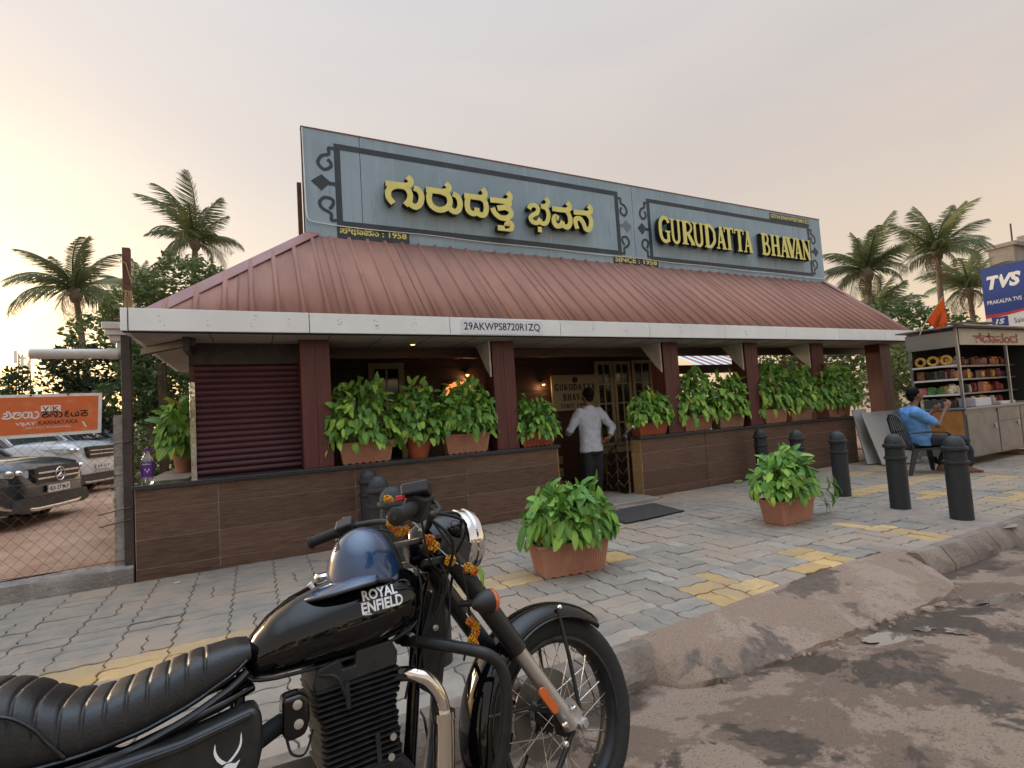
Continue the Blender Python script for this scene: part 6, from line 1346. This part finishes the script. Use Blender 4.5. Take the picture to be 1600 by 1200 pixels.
# fork
for s_ in (-1, 1):
    y = s_*.10
    q = MB(); q.tube([(1.345,y,.325),(1.32,y,.372),(1.182,y,.608)], [.029,.025,.0235], 16); f_ = part('fork_slider', q, m_ali, MC, 50, True)
    q = MB(); q.tube([(1.192,y,.592),(.985,y,.945)], .0315, 18); part('fork_cover', q, m_bks, MC, 50, True)
    q = MB(); q.lathe([(.016,-.02),(.020,-.018),(.020,.02),(.012,.024),(.012,.03)], (1.37,y+s_*.015,.325), (0,s_,0), 6); q.lathe([(.026,-.03),(.026,.012)], (1.366,y,.327), (0,s_,0), 16); q.obox((1.362,y,.365),(.03,.03,.06),Matrix.Rotation(-.55,3,'Y')); part('axle_clamp', q, m_ali, f_, 40, True)
    if s_ < 0:
        for (bx, bz) in ((1.346,.376),(1.30,.345),(1.288,.295)):
            q = MB(); q.lathe([(.0095,0),(.0095,.010),(.006,.013)], (bx,y-.024,bz), (0,-1,0), 8); part('bolt', q, m_chr, f_, 40, True)
        q = MB(); n_ = 20; pl_ = []
        for k in range(n_):
            a = 2*math.pi*k/n_; u = .014*math.cos(a); v = .014*math.sin(a)+(.034 if math.sin(a) > 0 else -.034); pl_.append((1.252-.5*v+u*.87, .430+.87*v+u*.5))
        q.prism(pl_, y-.034, y-.024, 'xz'); rf_ = part('reflector', q, m_amb, f_, 40, True, .002)
    # fender stay and lower brace
    q = MB(); q.tube([(1.40,s_*.075,.665),(1.405,s_*.082,.52),(1.40,s_*.09,.345)], .007, 8); part('fender_stay', q, m_bks, MC, 60, True)
    q = MB(); q.tube([(1.395,s_*.09,.34),(1.25,s_*.085,.20),(1.13,s_*.08,.155)], .009, 8); part('fender_stay', q, m_bks, MC, 60, True)
    q = MB(); q.tube([(1.33,s_*.085,.36),(1.20,s_*.08,.42),(1.06,s_*.075,.44)], .007, 8); part('fender_stay', q, m_bks, MC, 60, True)
q = MB(); q.obox((1.19,.10,.30),(.09,.03,.06),Matrix.Rotation(.5,3,'Y')); part('brake_caliper', q, m_bks, MC, None, True, .008)
q = MB(); q.box(.93,-.12,.90,1.02,.12,.925); q.box(.90,-.11,.972,.985,.11,.992); part('fork_yoke', q, m_bks, MC, None, True, .006)
# front mudguard
q = MB(); rings = []
for a in frange(R(50),R(222),44):
    ring = []
    rr = .352+.010*math.sin((a-R(50))/R(172)*math.pi)
    for b in frange(-1,1,14):
        w_ = .078; drop = .038*abs(b)**2.6+.012*b*b
        ring.append(Vector((1.37,0,.325))+Vector((math.cos(a),0,math.sin(a)))*(rr-drop)+Vector((0,w_*math.sin(b*1.35)/math.sin(1.35),0)))
    rings.append(ring)
q.loft(rings, cap=False, closed=False); o = part('front_mudguard', q, m_bk, MC, 60, True); so_ = o.modifiers.new('t','SOLIDIFY'); so_.thickness = .004; so_.offset = 1
for s_ in (-1, 1):
    q = MB(); q.tube([Vector((1.37,s_*.079,.325))+Vector((math.cos(a),0,math.sin(a)))*.312 for a in frange(R(50),R(222),40)], .0045, 6); part('mudguard_lip', q, m_bk, o, 60, True)
q = MB(); q.lathe([(.008,0),(.008,.004),(.004,.008)], (1.41,-.078,.668), (0,-1,0), 8); part('bolt', q, m_chr, o, 40, True)
# headlamp
q = MB(); q.lathe([(.001,-.165),(.05,-.16),(.083,-.12),(.096,-.05),(.099,0.0)], (1.075,0,.955), (1,0,-.08), 36, cap=False); hl = part('headlamp_shell', q, m_bk, MC, 50, True)
q = MB(); q.lathe([(.099,0),(.106,.004),(.108,.022),(.104,.034),(.108,.038),(.107,.055),(.098,.066),(.090,.068)], (1.075,0,.955), (1,0,-.08), 40, cap=False); part('chrome_rim', q, m_chr, hl, 40, True)
q = MB(); q.lathe([(.094,.060),(.088,.072),(.06,.084),(.001,.090)], (1.075,0,.955), (1,0,-.08), 36, cap=False); part('lens', q, m_lens, hl, 60, True)
for s_ in (-1, 1):
    q = MB(); q.obox((1.02,s_*.105,.935),(.11,.014,.07),Matrix.Rotation(.45,3,'Y')); part('headlamp_ear', q, m_bks, MC, None, True, .005)
    q = MB(); q.ell((1.035,s_*.10,.995),(.026,.026,.028),12,8); part('pilot_lamp', q, m_bk, hl, 180, True)
q = MB(); q.lathe([(.052,0),(.056,.018),(.050,.028),(.001,.031)], (.975,0,1.0), (-.35,0,.94), 28); part('speedometer', q, m_chr, MC, 40, True)
q = MB(); q.lathe([(.048,.0315),(.001,.033)], (.975,0,1.0), (-.35,0,.94), 24); part('dial', q, m_blk, MC, 40, True)
# handlebar, grips, levers
hb = [(.717,-.385,1.046),(.80,-.315,1.066),(.865,-.25,1.074),(.925,-.165,1.062),(.945,-.09,1.018),(.945,0,1.008)]; hb = hb+[(x_,-y_,z_) for x_, y_, z_ in hb[-2::-1]]
q = MB(); q.tube(spline(hb,6), .0115, 12); part('handlebar', q, m_bks, MC, 60, True)
for s_ in (-1, 1):
    e_, i_ = Vector((.717,s_*.385,1.046)), Vector((.795,s_*.318,1.065)); d_ = (i_-e_).normalized()
    gp = []
    for k in range(22):
        t_ = k/21; gp.append((.0185+(.0012 if k % 2 else 0)+(.004 if k in (0,1) else 0), t_*(i_-e_).length))
    q = MB(); q.lathe([(.001,-.006),(.012,-.006),(.019,-.002)]+gp+[(.024,.104),(.024,.112),(.012,.114)], e_, d_, 20); g_ = part('grip', q, m_rubb, MC, 35, True)
    q = MB(); q.lathe([(.007,-.0075),(.007,-.006)], e_, d_, 6); part('bar_end_screw', q, m_dark, g_, 40, True)
    q = MB(); q.obox(i_+d_*.036,(.062,.048,.056),Matrix((d_,d_.orthogonal(),d_.cross(d_.orthogonal()))).transposed()); sw = part('switch_housing', q, m_blackp, MC, None, True, .010)
    q = MB(); q.tube([i_+d_*.05+Vector((.02,0,.01)), i_+Vector((.075,0,.004)), e_.lerp(i_,.45)+Vector((.105,0,-.004)), e_+Vector((.10,0,-.01))], [.012,.009,.0075,.0075], 8, flat=.55); q.ell(e_+Vector((.10,0,-.01)),(.0115,.0115,.0115),8,6); part('lever', q, m_bks, MC, 60, True)
    if s_ < 0:
        q = MB(); q.obox(i_+Vector((.02,.0,.046)),(.075,.055,.036),Matrix.Rotation(-.7,3,'Z') @ Matrix.Rotation(-.25,3,'X')); part('brake_reservoir', q, m_blackp, MC, None, True, .008)
        q = MB(); q.obox(i_+Vector((-.038,-.02,.028)),(.018,.03,.014),Matrix.Rotation(-.7,3,'Z')); part('kill_switch', q, mat('red_switch', (.45,.02,.02), .4), sw, None, True, .003)
for k, (a, b, c_) in enumerate((((.87,-.24,1.06),(1.0,-.23,1.0),(1.0,-.08,.88)),((.86,-.25,1.05),(.93,-.26,.96),(.97,-.10,.84)),((.90,-.18,1.05),(1.03,-.15,1.03),(1.04,-.06,.90)),((.95,-.03,.92),(.98,-.10,.80),(.93,-.07,.62)),((.94,.03,.95),(.90,-.08,.83),(.86,-.05,.66)),((.84,-.27,1.04),(.87,-.22,.93),(.98,-.06,.86)),((.87,.24,1.06),(1.0,.2,1.0),(1.0,.06,.88)),((.90,-.19,1.05),(.99,-.17,.90),(1.02,-.13,.72)),((.94,-.05,.97),(.96,-.14,.85),(.90,-.06,.70)))):
    q = MB(); q.tube(spline([a,b,c_,Vector(c_)+Vector((-.03,.02,-.10))],7), .0048 if k < 3 else .0035, 7); part('control_cable', q, m_rubb, MC, 60, True)
# indicators
for s_ in (-1, 1):
    q = MB(); q.tube([(1.005,s_*.115,.775),(1.03,s_*.17,.772)], .010, 8); q.lathe([(.001,-.052),(.014,-.044),(.028,-.022),(.034,.0),(.035,.012)], (1.045,s_*.20,.772), (1,0,-.03), 20, cap=False); i_ = part('indicator', q, m_blackp, MC, 60, True)
    q = MB(); q.lathe([(.035,.012),(.034,.022),(.026,.031),(.001,.035)], (1.045,s_*.20,.772), (1,0,-.03), 20, cap=False); part('amber_lens', q, m_amb, i_, 60, True)
# tank
TK = [(.432,.735,.775,.768,.030),(.437,.728,.792,.765,.055),(.455,.720,.822,.768,.082),(.50,.715,.864,.780,.108),(.56,.714,.898,.790,.128),(.65,.714,.926,.800,.141),(.74,.716,.938,.806,.144),(.82,.728,.934,.815,.138),(.87,.742,.922,.822,.124),(.905,.766,.900,.828,.098),(.922,.79,.875,.832,.065),(.927,.81,.855,.833,.03)]
def tk(x):
    for a, b in zip(TK, TK[1:]):
        if a[0] <= x <= b[0]: t_ = (x-a[0])/(b[0]-a[0]); return [a[i]+(b[i]-a[i])*t_ for i in range(1,5)]
    return TK[-1][1:]
def tank_y(x, z, off=0):
    zb, zt, zm, w_ = tk(x); h_ = (zt-zm) if z > zm else (zm-zb); u = min(.999, abs(z-zm)/h_); n_ = 2.25 if z > zm else 2.6
    return -(w_*(1-u**n_)**(1/n_)+off)
q = MB(); rings = []
for st_ in spline([Vector((a[0],a[1],a[2])) for a in TK],3):
    x = st_.x; zb, zt, zm, w_ = tk(x); ring = []
    for k in range(40):
        a = 2*math.pi*k/40; n_ = 2.25 if math.sin(a) > 0 else 2.6
        cy = math.copysign(abs(math.cos(a))**(2/n_), math.cos(a)); sz = math.copysign(abs(math.sin(a))**(2/n_), math.sin(a))
        ring.append((x, -w_*cy, zm+sz*((zt-zm) if sz > 0 else (zm-zb))))
    rings.append(ring)
q.loft(rings); tank = part('fuel_tank', q, m_bk, MC, 180)
q = MB(); q.tube([(.434,-.06,.742)]+[(x,tank_y(x,tk(x)[0]+.012)-.004,tk(x)[0]+.004) for x in frange(.45,.90,24)], .0055, 6); part('tank_seam', q, m_bks, tank, 60)
q = MB(); q.tube([(.434,.06,.742)]+[(x,-tank_y(x,tk(x)[0]+.012)+.004,tk(x)[0]+.004) for x in frange(.45,.90,24)], .0055, 6); part('tank_seam', q, m_bks, tank, 60)
q = MB(); q.lathe([(.03,0),(.032,.008),(.028,.016),(.001,.018)], (.66,.02,.925), (0,0,1), 20); part('filler_cap', q, m_chr, tank, 40)
for body, x0, x1, z0, z1, of in (('ROYAL',.724,.823,.856,.8825,.03),('ENFIELD',.717,.836,.825,.8535,.03)):
    t_ = fit_text(body, x0, x1, z0, z1, 0, of); t_.v = [(v[0], tank_y(v[0],v[2],.0012), v[2]) for v in t_.v]; part('lettering', t_, m_sil, tank, None)
q = MB()   # tail under the first word, as on the emblem
q.tube([(x,tank_y(x,.8235,.001),.8235-.003*math.sin((x-.718)*50)) for x in frange(.718,.742,6)], .0016, 4); part('lettering', q, m_sil, tank, None)
# seat: pleated two-level saddle
def seat_top(x):
    P_ = [(-.46,.80),(-.42,.845),(-.33,.872),(-.22,.878),(-.12,.872),(-.05,.862),(-.01,.850),(.026,.836),(.052,.815),(.075,.799),(.108,.789),(.143,.785),(.204,.793),(.268,.804),(.339,.818),(.40,.822),(.44,.822),(.452,.812)]
    for a, b in zip(P_, P_[1:]):
        if a[0] <= x <= b[0]: return a[1]+(b[1]-a[1])*(x-a[0])/(b[0]-a[0])
    return P_[0][1] if x < P_[0][0] else P_[-1][1]
def seat_bot(x):
    P_ = [(-.46,.76),(-.2,.70),(.097,.684),(.149,.684),(.231,.692),(.321,.714),(.421,.754),(.452,.785)]
    for a, b in zip(P_, P_[1:]):
        if a[0] <= x <= b[0]: return a[1]+(b[1]-a[1])*(x-a[0])/(b[0]-a[0])
    return P_[0][1] if x < P_[0][0] else P_[-1][1]
def seat_w(x): return .135-.045*max(0,(x-.15)/.30)**1.3 if x > .15 else .135+.008*math.sin((.15-x)*5)
def sm(f_, x): return sum(f_(x+d_) for d_ in (-.02,-.01,0,.01,.02))/5
def pleat(x):
    if x > .36 or x < -.10: return 0
    p_ = ((x+.10)/.0375) % 1.0; d_ = min(p_, 1-p_)*.0375; return -.0045*math.exp(-(d_/.0030)**2)+.0015*math.sin(math.pi*p_)
q = MB(); rings = []
for x in frange(-.46,.450,420):
    zt, zb, w_ = sm(seat_top,x)+pleat(x)*.8, sm(seat_bot,x), seat_w(x)*(1 if x > -.40 else max(.3,1-(-.40-x)*6)); ring = []
    pw = pleat(x)
    prof = [(-.90,0,0),(-1.0,.10,.0),(-1.015,.30,.25),(-1.0,.55,1),(-.95,.75,1),(-.86,.89,1),(-.70,.965,1),(-.4,.995,1),(0,1.0,1)]
    prof = prof+[(-a,b,c_) for a, b, c_ in prof[-2::-1]]
    for a, b, c_ in prof: ring.append((x, a*(w_+pw*c_*.7), zb+(zt-zb)*b))
    rings.append(ring)
q.loft(rings); seat = part('seat', q, m_sea, MC, 180)
for s_ in (-1, 1):
    q = MB(); q.tube([(x,s_*(seat_w(x)*1.01+.002),sm(seat_bot,x)+.010) for x in frange(-.38,.44,40)], .0042, 6); part('piping', q, m_sea, seat, 60)
    q = MB(); q.tube([(x,s_*(seat_w(x)*.97+.002),sm(seat_bot,x)-.018) for x in frange(-.38,.44,40)], .010, 6); part('seat_base', q, m_blackp, seat, 60)
    q = MB(); q.tube(spline([(.10,s_*.142,.700),(.075,s_*.146,.735),(.05,s_*.147,.772),(.01,s_*.146,.805),(-.05,s_*.144,.822),(-.14,s_*.143,.83)],6), .004, 6); part('piping', q, m_sea, seat, 60)
# frame tubes and sub-frame
for pth, r_ in (([(.955,0,.86),(.93,0,.80),(.905,0,.69),(.87,0,.50),(.83,0,.30),(.80,0,.20)], .019), ([(.95,0,.86),(.6,0,.76),(.42,0,.72)], .02)):
    q = MB(); q.tube(pth, r_, 12); part('frame_tube', q, m_bk, MC, 60)
for s_ in (-1, 1):
    q = MB(); q.tube([(.45,s_*.06,.71),(.38,s_*.105,.70),(.2,s_*.12,.67),(-.1,s_*.12,.68),(-.42,s_*.11,.73)], .012, 8); part('frame_tube', q, m_bk, MC, 60)
    q = MB(); q.tube([(.42,s_*.08,.70),(.40,s_*.10,.45),(.42,s_*.10,.25)], .013, 8); part('frame_tube', q, m_bk, MC, 60)
    q = MB(); q.lathe([(.03,0),(.03,.05),(.018,.055),(.018,.20)], (.0,s_*.135,.33), (-.10,0,.33), 14); q.lathe([(.03,.10),(.036,.11),(.036,.30),(.022,.31)], (.0,s_*.135,.33), (-.10,0,.33), 14); part('shock_absorber', q, m_bks, MC, 50)
    q = MB(); q.tube([(.0,s_*.10,.325),(.40,s_*.09,.33)], .018, 8); part('swing_arm', q, m_bks, MC, 60)
# front gusset plate with key lock
q = MB(); q.prism([(.905,.70),(.965,.83),(1.0,.80),(.985,.66),(.955,.55),(.93,.53),(.90,.56)], -.045, -.035, 'xz'); g_ = part('lock_plate', q, m_bks, MC, None, False, .004)
q = MB(); q.prism([(.905,.70),(.965,.83),(1.0,.80),(.985,.66),(.955,.55),(.93,.53),(.90,.56)], .035, .045, 'xz'); part('lock_plate', q, m_bks, MC, None, False, .004)
q = MB(); q.lathe([(.009,0),(.009,.006),(.004,.008)], (.955,-.045,.72), (0,-1,0), 12); part('steering_lock', q, m_ali, g_, 40)
# side cover, bolt plate
q = MB(); pts_ = [(.05,.64),(.10,.668),(.30,.668),(.455,.690),(.462,.66),(.462,.60),(.45,.56),(.40,.48),(.10,.44),(.04,.50)]
q.prism(pts_, -.165, -.06, 'xz'); sc_ = part('side_cover', q, m_bks, MC, None, False, .018)
q = MB(); q.prism([(.06,.655),(.30,.662),(.44,.682),(.44,.670),(.30,.648),(.06,.640)], -.176, -.163, 'xz'); part('cover_ridge', q, m_bks, sc_, None, False, .004)
for pl_ in ([(.381,.594),(.370,.606),(.3635,.622),(.364,.638)], [(.390,.594),(.404,.606),(.414,.622),(.4165,.645)]):
    q = MB(); P_ = spline([(a,b,0) for a, b in pl_],5); n_ = len(P_)-1; q.loft([[(p.x-.0045*(1-k/n_)**.7-.0004,-.1665,p.y),(p.x-.0045*(1-k/n_)**.7-.0004,-.1685,p.y),(p.x+.0045*(1-k/n_)**.7+.0004,-.1685,p.y+.001),(p.x+.0045*(1-k/n_)**.7+.0004,-.1665,p.y+.001)] for k, p in enumerate(P_)]); part('horned_emblem', q, m_sil, sc_, None)
q = MB(); q.prism([(.374,.585),(.384,.592),(.392,.592),(.402,.588),(.412,.592),(.404,.580),(.398,.565),(.388,.545),(.380,.562),(.366,.578)], -.1685, -.1662, 'xz'); part('horned_emblem', q, m_sil, sc_, None)
q = MB(); q.prism([(.508,.680),(.556,.682),(.568,.665),(.570,.62),(.558,.585),(.515,.58),(.505,.60)], -.145, -.07, 'xz'); bp_ = part('throttle_cover', q, m_bk, MC, None, False, .012)
for z_ in (.659,.616):
    q = MB(); q.lathe([(.011,0),(.011,.004),(.006,.005)], (.541,-.145,z_), (0,-1,0), 16); part('bolt', q, m_ali, bp_, 40)
# engine
q = MB(); q.box(.60,-.085,.42,.80,.085,.70); eng = part('cylinder', q, m_bkm, MC, None, False, .01)
for k in range(16):
    z_ = .448+.0138*k; gx = .006*math.sin(k*1.3); wx = .103+(.014 if k > 10 else 0)+.003*math.sin(k*2.1)
    q = MB(); q.loft([[(.70-wx+a_,-.112+b_,z_+c_),(.70+wx-a_,-.112+b_,z_+c_),(.70+wx-b_,-.10+a_,z_+c_),(.70+wx-b_,.10,z_+c_),(.70-wx+b_,.10,z_+c_),(.70-wx+b_,-.10+a_,z_+c_)] for a_, b_, c_ in ((.012,.004,0),(.010,0,.002),(.010,0,.0045),(.012,.004,.0065))]); part('cooling_fin', q, m_bkm, eng, 35)
for x_, za, zb_ in ((.668,.60,.665),(.735,.45,.52)):
    q = MB(); q.box(x_-.006,-.1145,za,x_+.006,-.10,zb_); part('fin_web', q, m_bkm, eng, None)
q = MB(); q.prism([(.585,.675),(.60,.715),(.66,.728),(.665,.70),(.695,.70),(.70,.735),(.80,.735),(.815,.70),(.81,.665),(.59,.655)], -.105, .105, 'xz'); part('cylinder_head', q, m_bkm, eng, None, False, .008)
for x_, z_ in ((.775,.50),(.765,.455),(.70,.43)):
    q = MB(); q.lathe([(.009,0),(.009,.006)], (x_,-.113,z_), (0,-1,0), 10); part('bolt', q, m_ali, eng, 40)
q = MB(); q.prism([(.42,.42),(.50,.47),(.62,.46),(.80,.45),(.86,.36),(.85,.25),(.75,.16),(.50,.15),(.40,.22),(.38,.34)], -.10, .10, 'xz'); cc = part('crankcase', q, m_bkm, MC, None, False, .02)
for cx_, cz_, r_ in ((.72,.31,.115),(.50,.30,.09)):
    q = MB(); q.lathe([(r_,0),(r_,.035),(r_*.85,.048),(.001,.055)], (cx_,-.10,cz_), (0,-1,0), 28); cv_ = part('engine_cover', q, m_bks, cc, 40)
    for k in range(6):
        a = k*math.pi/3; q = MB(); q.lathe([(.009,0),(.009,.007)], (cx_+r_*.92*math.cos(a),-.136,cz_+r_*.92*math.sin(a)), (0,-1,0), 8); part('bolt', q, m_chr, cv_, 40)
q = MB(); q.tube(spline([(.56,-.06,.62),(.50,-.05,.60),(.44,-.06,.58)],5), .024, 12); part('intake_pipe', q, m_rubb, MC, 60)
q = MB(); q.tube(spline([(.515,-.12,.585),(.525,-.125,.55),(.555,-.12,.54),(.58,-.10,.58)],6), .003, 6); part('hose', q, m_rubb, MC, 60)
q = MB(); q.tube(spline([(.60,-.10,.70),(.64,-.13,.69),(.66,-.125,.64)],5), .005, 6); part('spark_lead', q, m_rubb, MC, 60)
# exhaust
ep = [(.79,-.05,.63),(.815,-.10,.640),(.845,-.145,.638),(.880,-.16,.610),(.902,-.165,.560),(.903,-.166,.50),(.892,-.166,.43),(.875,-.166,.33),(.85,-.166,.24),(.78,-.165,.185),(.6,-.165,.17),(.3,-.17,.19),(.0,-.18,.24)]
q = MB(); q.tube(spline(ep,6), .0195, 16); ex_ = part('exhaust_pipe', q, m_exh, MC, 60)
q = MB(); q.tube(spline([(.9035,-.166,.525),(.902,-.166,.50),(.892,-.166,.43),(.875,-.166,.33),(.85,-.166,.24)],6), .029, 18); part('heat_shield', q, m_exh, ex_, 50)
q = MB(); q.tube([(.904,-.166,.532),(.9025,-.166,.512)], .032, 18); part('shield_collar', q, m_exh, ex_, 40)
q = MB(); q.tube([(.3,-.17,.19),(.25,-.172,.195),(-.35,-.185,.27),(-.40,-.187,.275)], [.022,.042,.045,.03], 18); part('silencer', q, m_exh, ex_, 50)
# crash bar
for s_ in (-1, 1):
    cb = [(.86,s_*.02,.705),(.90,s_*.10,.70),(.985,s_*.24,.675),(1.03,s_*.265,.645),(1.052,s_*.268,.60),(1.052,s_*.262,.53),(1.035,s_*.25,.44),(1.0,s_*.22,.34),(.93,s_*.14,.24),(.84,s_*.03,.22)]
    q = MB(); q.tube(spline(cb,6), .0165, 14); part('crash_bar', q, m_bks, MC, 60)
q = MB(); q.lathe([(.018,-.012),(.018,.012)], (.885,-.03,.70), (0,1,0), 10); q.lathe([(.008,0),(.008,.02)], (.875,-.04,.72), (0,-1,0), 8); part('crash_bar_clamp', q, m_ali, MC, 40)
# rear mudguard, number plate, side stand, pegs
q = MB(); rings = []
for a in frange(R(-10),R(175),40):
    rings.append([Vector((0,0,.325))+Vector((math.cos(a),0,math.sin(a)))*(.37-.045*abs(b)**2.4)+Vector((0,.085*b,0)) for b in frange(-1,1,10)])
q.loft(rings, cap=False, closed=False); o = part('rear_mudguard', q, m_bk, MC, 60); o.modifiers.new('t','SOLIDIFY').thickness = .004
q = MB(); q.lathe([(.04,0),(.045,.02),(.03,.035)], (-.40,0,.62), (-1,0,.1), 16); part('tail_lamp', q, m_amb, MC, 50)
q = MB(); q.tube([(.45,.11,.25),(.40,.20,.12),(.36,.27,-.045)], .011, 8); part('side_stand', q, m_bks, MC, 60)
for s_ in (-1, 1):
    q = MB(); q.tube([(.52,s_*.10,.26),(.52,s_*.25,.27)], .014, 8); part('foot_peg', q, m_rubb, MC, 60)
q = MB(); q.tube([(.50,-.19,.30),(.66,-.20,.27),(.72,-.20,.25)], .009, 8); q.lathe([(.02,-.015),(.02,.015)], (.735,-.20,.25), (1,0,0), 10); part('brake_pedal', q, m_chr, MC, 60)

bpy.context.view_layer.update()
BM = MC.matrix_world.copy()
# helmet on the tank
m_hel = mat('helmet_shell', (.014,.055,.14), .22, coat=1.0, spec=.6, rough2=.45, vs=4, col2=(.008,.018,.04), vlo=.42, vhi=.72, coord='obj'); m_heb = mat('helmet_edge', (.008,.008,.009), .4)  # blue of the reflected sky is mixed into the dark shell's base colour
HT = thing('helmet', 'glossy blue black open helmet with flared peak resting on the motorcycle tank', 'helmet', (0,0,0)); HT.matrix_world = BM
HC = Vector((.762,-.016,.928))
q = MB(); rings = []
def helm(a, u, off=0):
    """a: angle in plan (0 = forward), u: 0 rim .. 1 crown"""
    rx, ry, rz = .107+off, .102+off, .134+off
    t_ = u*math.pi/2; fl_ = 1.0+.05*max(0,(.25-u))*4
    back = .020*math.cos(a)*(1-u)
    return HC+Vector((math.cos(a)*rx*math.cos(t_)**.82*fl_, math.sin(a)*ry*math.cos(t_)**.82*fl_, rz*math.sin(t_)+back-.008-.045*max(0,math.cos(a+R(35)))**2*(1-u)))
for u in frange(0,.985,20): rings.append([helm(2*math.pi*k/48,u) for k in range(48)])
q.loft(rings, cap=False); q.add([helm(2*math.pi*k/48,.985) for k in range(48)], [tuple(range(48))])
hs = obj('shell', q, m_hel, HT, smooth=180, local=True)
q = MB(); rings = []
for t_ in frange(0,1,10):
    rings.append([])
    for k in range(33):
        a = R(125)+R(150)*k/32; w_ = math.sin(math.pi*k/32)**.55; p = helm(a,.04); d_ = Vector((math.cos(a),math.sin(a),0))
        rings[-1].append(p+d_*(.004+.072*t_*w_)+Vector((0,0,-.010*t_-.016*t_*t_*w_)))
q.loft(rings, cap=False, closed=False); o = obj('peak', q, m_hel, HT, smooth=180, local=True); so_ = o.modifiers.new('t','SOLIDIFY'); so_.thickness = .005
q = MB(); q.tube(rings[-1], .004, 6); obj('peak_edge', q, m_heb, o, smooth=60, local=True)
q = MB(); q.tube([helm(2*math.pi*k/48,0)+Vector((0,0,-.003)) for k in range(48)], .006, 8, loop=True); obj('edge_trim', q, m_heb, HT, smooth=60, local=True)
q = MB()
for i in range(6):
    for j in range(6-i):
        p = helm(R(196)+.045*j-.02*i,.46+.035*i+.006*j,.0); n_ = (p-HC).normalized(); q.lathe([(.0030,0),(.0030,.0008)], p, n_, 6)
obj('vent_holes', q, m_blk, HT, local=True)['kind'] = 'stuff'
q = MB(); q.tube([helm(R(-25),u,.001) for u in frange(.0,.5,8)], .007, 6, flat=.3); q.tube([helm(R(-12),u,.001) for u in frange(.0,.6,8)], .007, 6, flat=.3); obj('strap', q, m_heb, HT, smooth=60, local=True)
q = MB(); q.tube([BM.inverted() @ (BM @ (helm(R(205),.10)+Vector((-.052,0,-.012)))), helm(R(205),.10)+Vector((-.062,0,.002))], [.006,.008], 8); obj('white_clip', q, m_whp, HT, smooth=60, local=True)
# marigold garlands
m_mg = mat('marigold', (.75,.26,.01), .7, col2=(.62,.16,.005), vs=60, bump=.8, bs=120, coord='obj'); m_mg2 = mat('marigold_yellow', (.80,.42,.02), .7, col2=(.70,.30,.01), vs=60, bump=.8, bs=120, coord='obj'); m_str = mat('white_string', (.72,.70,.66), .8)
rs = random.Random(3)
def flower(parent, p, r, m):
    q = MB(); p = Vector(p)
    for k in range(34):
        z_ = 1-2*(k+.5)/34; a = k*2.4; d_ = Vector((math.sqrt(1-z_*z_)*math.cos(a), math.sqrt(1-z_*z_)*math.sin(a), z_)); u = d_.orthogonal().normalized()*r*.34; w_ = d_.cross(u)*1.0; c_ = p+d_*r*rs.uniform(.72,1.05)
        q.add([p+d_*r*.35, c_-u+d_*0, c_+w_*.6+d_*r*.12, c_+u, c_-w_*.6], [(0,1,2),(0,2,3),(0,3,4),(0,4,1),(1,4,3,2)])
    obj('flower', q, m, parent, local=True)
def garland(label, pts, flowers, leaves=()):
    t = thing('marigold_garland', label, 'garland', (0,0,0)); t.matrix_world = BM
    q = MB(); q.tube(spline([STM @ Vector(p) for p in pts],5), .0016, 5); obj('string', q, m_str, t, smooth=60, local=True)
    for p, r_, k in flowers: flower(t, STM @ Vector(p), r_*1.1, m_mg if k == 0 else m_mg2)
    for p in leaves:
        q = MB(); p = STM @ Vector(p); q.add([p, p+Vector((.010,0,-.02)), p+Vector((.004,.004,-.055)), p+Vector((-.010,0,-.02))], [(0,1,2,3)]); obj('leaf', q, m_leaf[2], t, local=True)
garland('orange marigold garland strung down beside the headlamp', [(.86,-.14,1.06),(.92,-.135,.98),(.955,-.135,.94),(1.0,-.135,.895),(1.06,-.14,.855),(1.07,-.14,.83)], [((.920,-.138,.978),.017,0),((.931,-.142,.957),.016,1),((.980,-.138,.906),.017,1),((1.036,-.138,.872),.016,1),((1.052,-.143,.862),.015,0)], [(1.075,-.142,.875),(1.08,-.14,.86)])
garland('orange marigold strand hanging on the fork under the indicator', [(1.0,-.15,.75),(1.008,-.17,.71),(1.0,-.172,.66)], [((1.0,-.168,.728),.013,0),((1.012,-.172,.712),.012,1),((1.006,-.174,.694),.013,0),((.994,-.172,.680),.013,1),((1.0,-.172,.664),.012,0)])
garland('yellow marigold strand wound round the near handlebar grip', [(.72,-.325,1.055),(.735,-.315,1.02),(.765,-.30,1.01),(.79,-.285,1.025)], [((.727,-.325,1.034),.010,1),((.738,-.32,1.022),.011,0),((.752,-.31,1.012),.011,1),((.766,-.302,1.010),.011,0),((.780,-.295,1.016),.010,1),((.738,-.30,1.10),.010,1),((.76,-.27,1.098),.008,1)])
garland('single orange marigold tucked at the far handlebar grip', [(.815,.30,1.075),(.825,.30,1.095)], [((.822,.30,1.10),.012,0),((.830,.297,1.088),.010,0)])
# ------------------------------------------------------------------ trees and wall across the road (seen in the paintwork)
rs = random.Random(77); blobs = []
for k in range(22): blobs.append((-26+3.0*k+rs.uniform(-.8,.8), rs.uniform(-1,1), rs.uniform(2.2,3.4), rs.uniform(1.6,2.4), 1.4, rs.uniform(1.2,2.0)))
c = crown_mb(rs, blobs, 9000, .32); c.move(Matrix.Translation((0,-17,0)))
tag(obj('tree_line', c, m_fol[2]), 'dark tree line across the road behind the viewer', 'trees', kind='stuff')
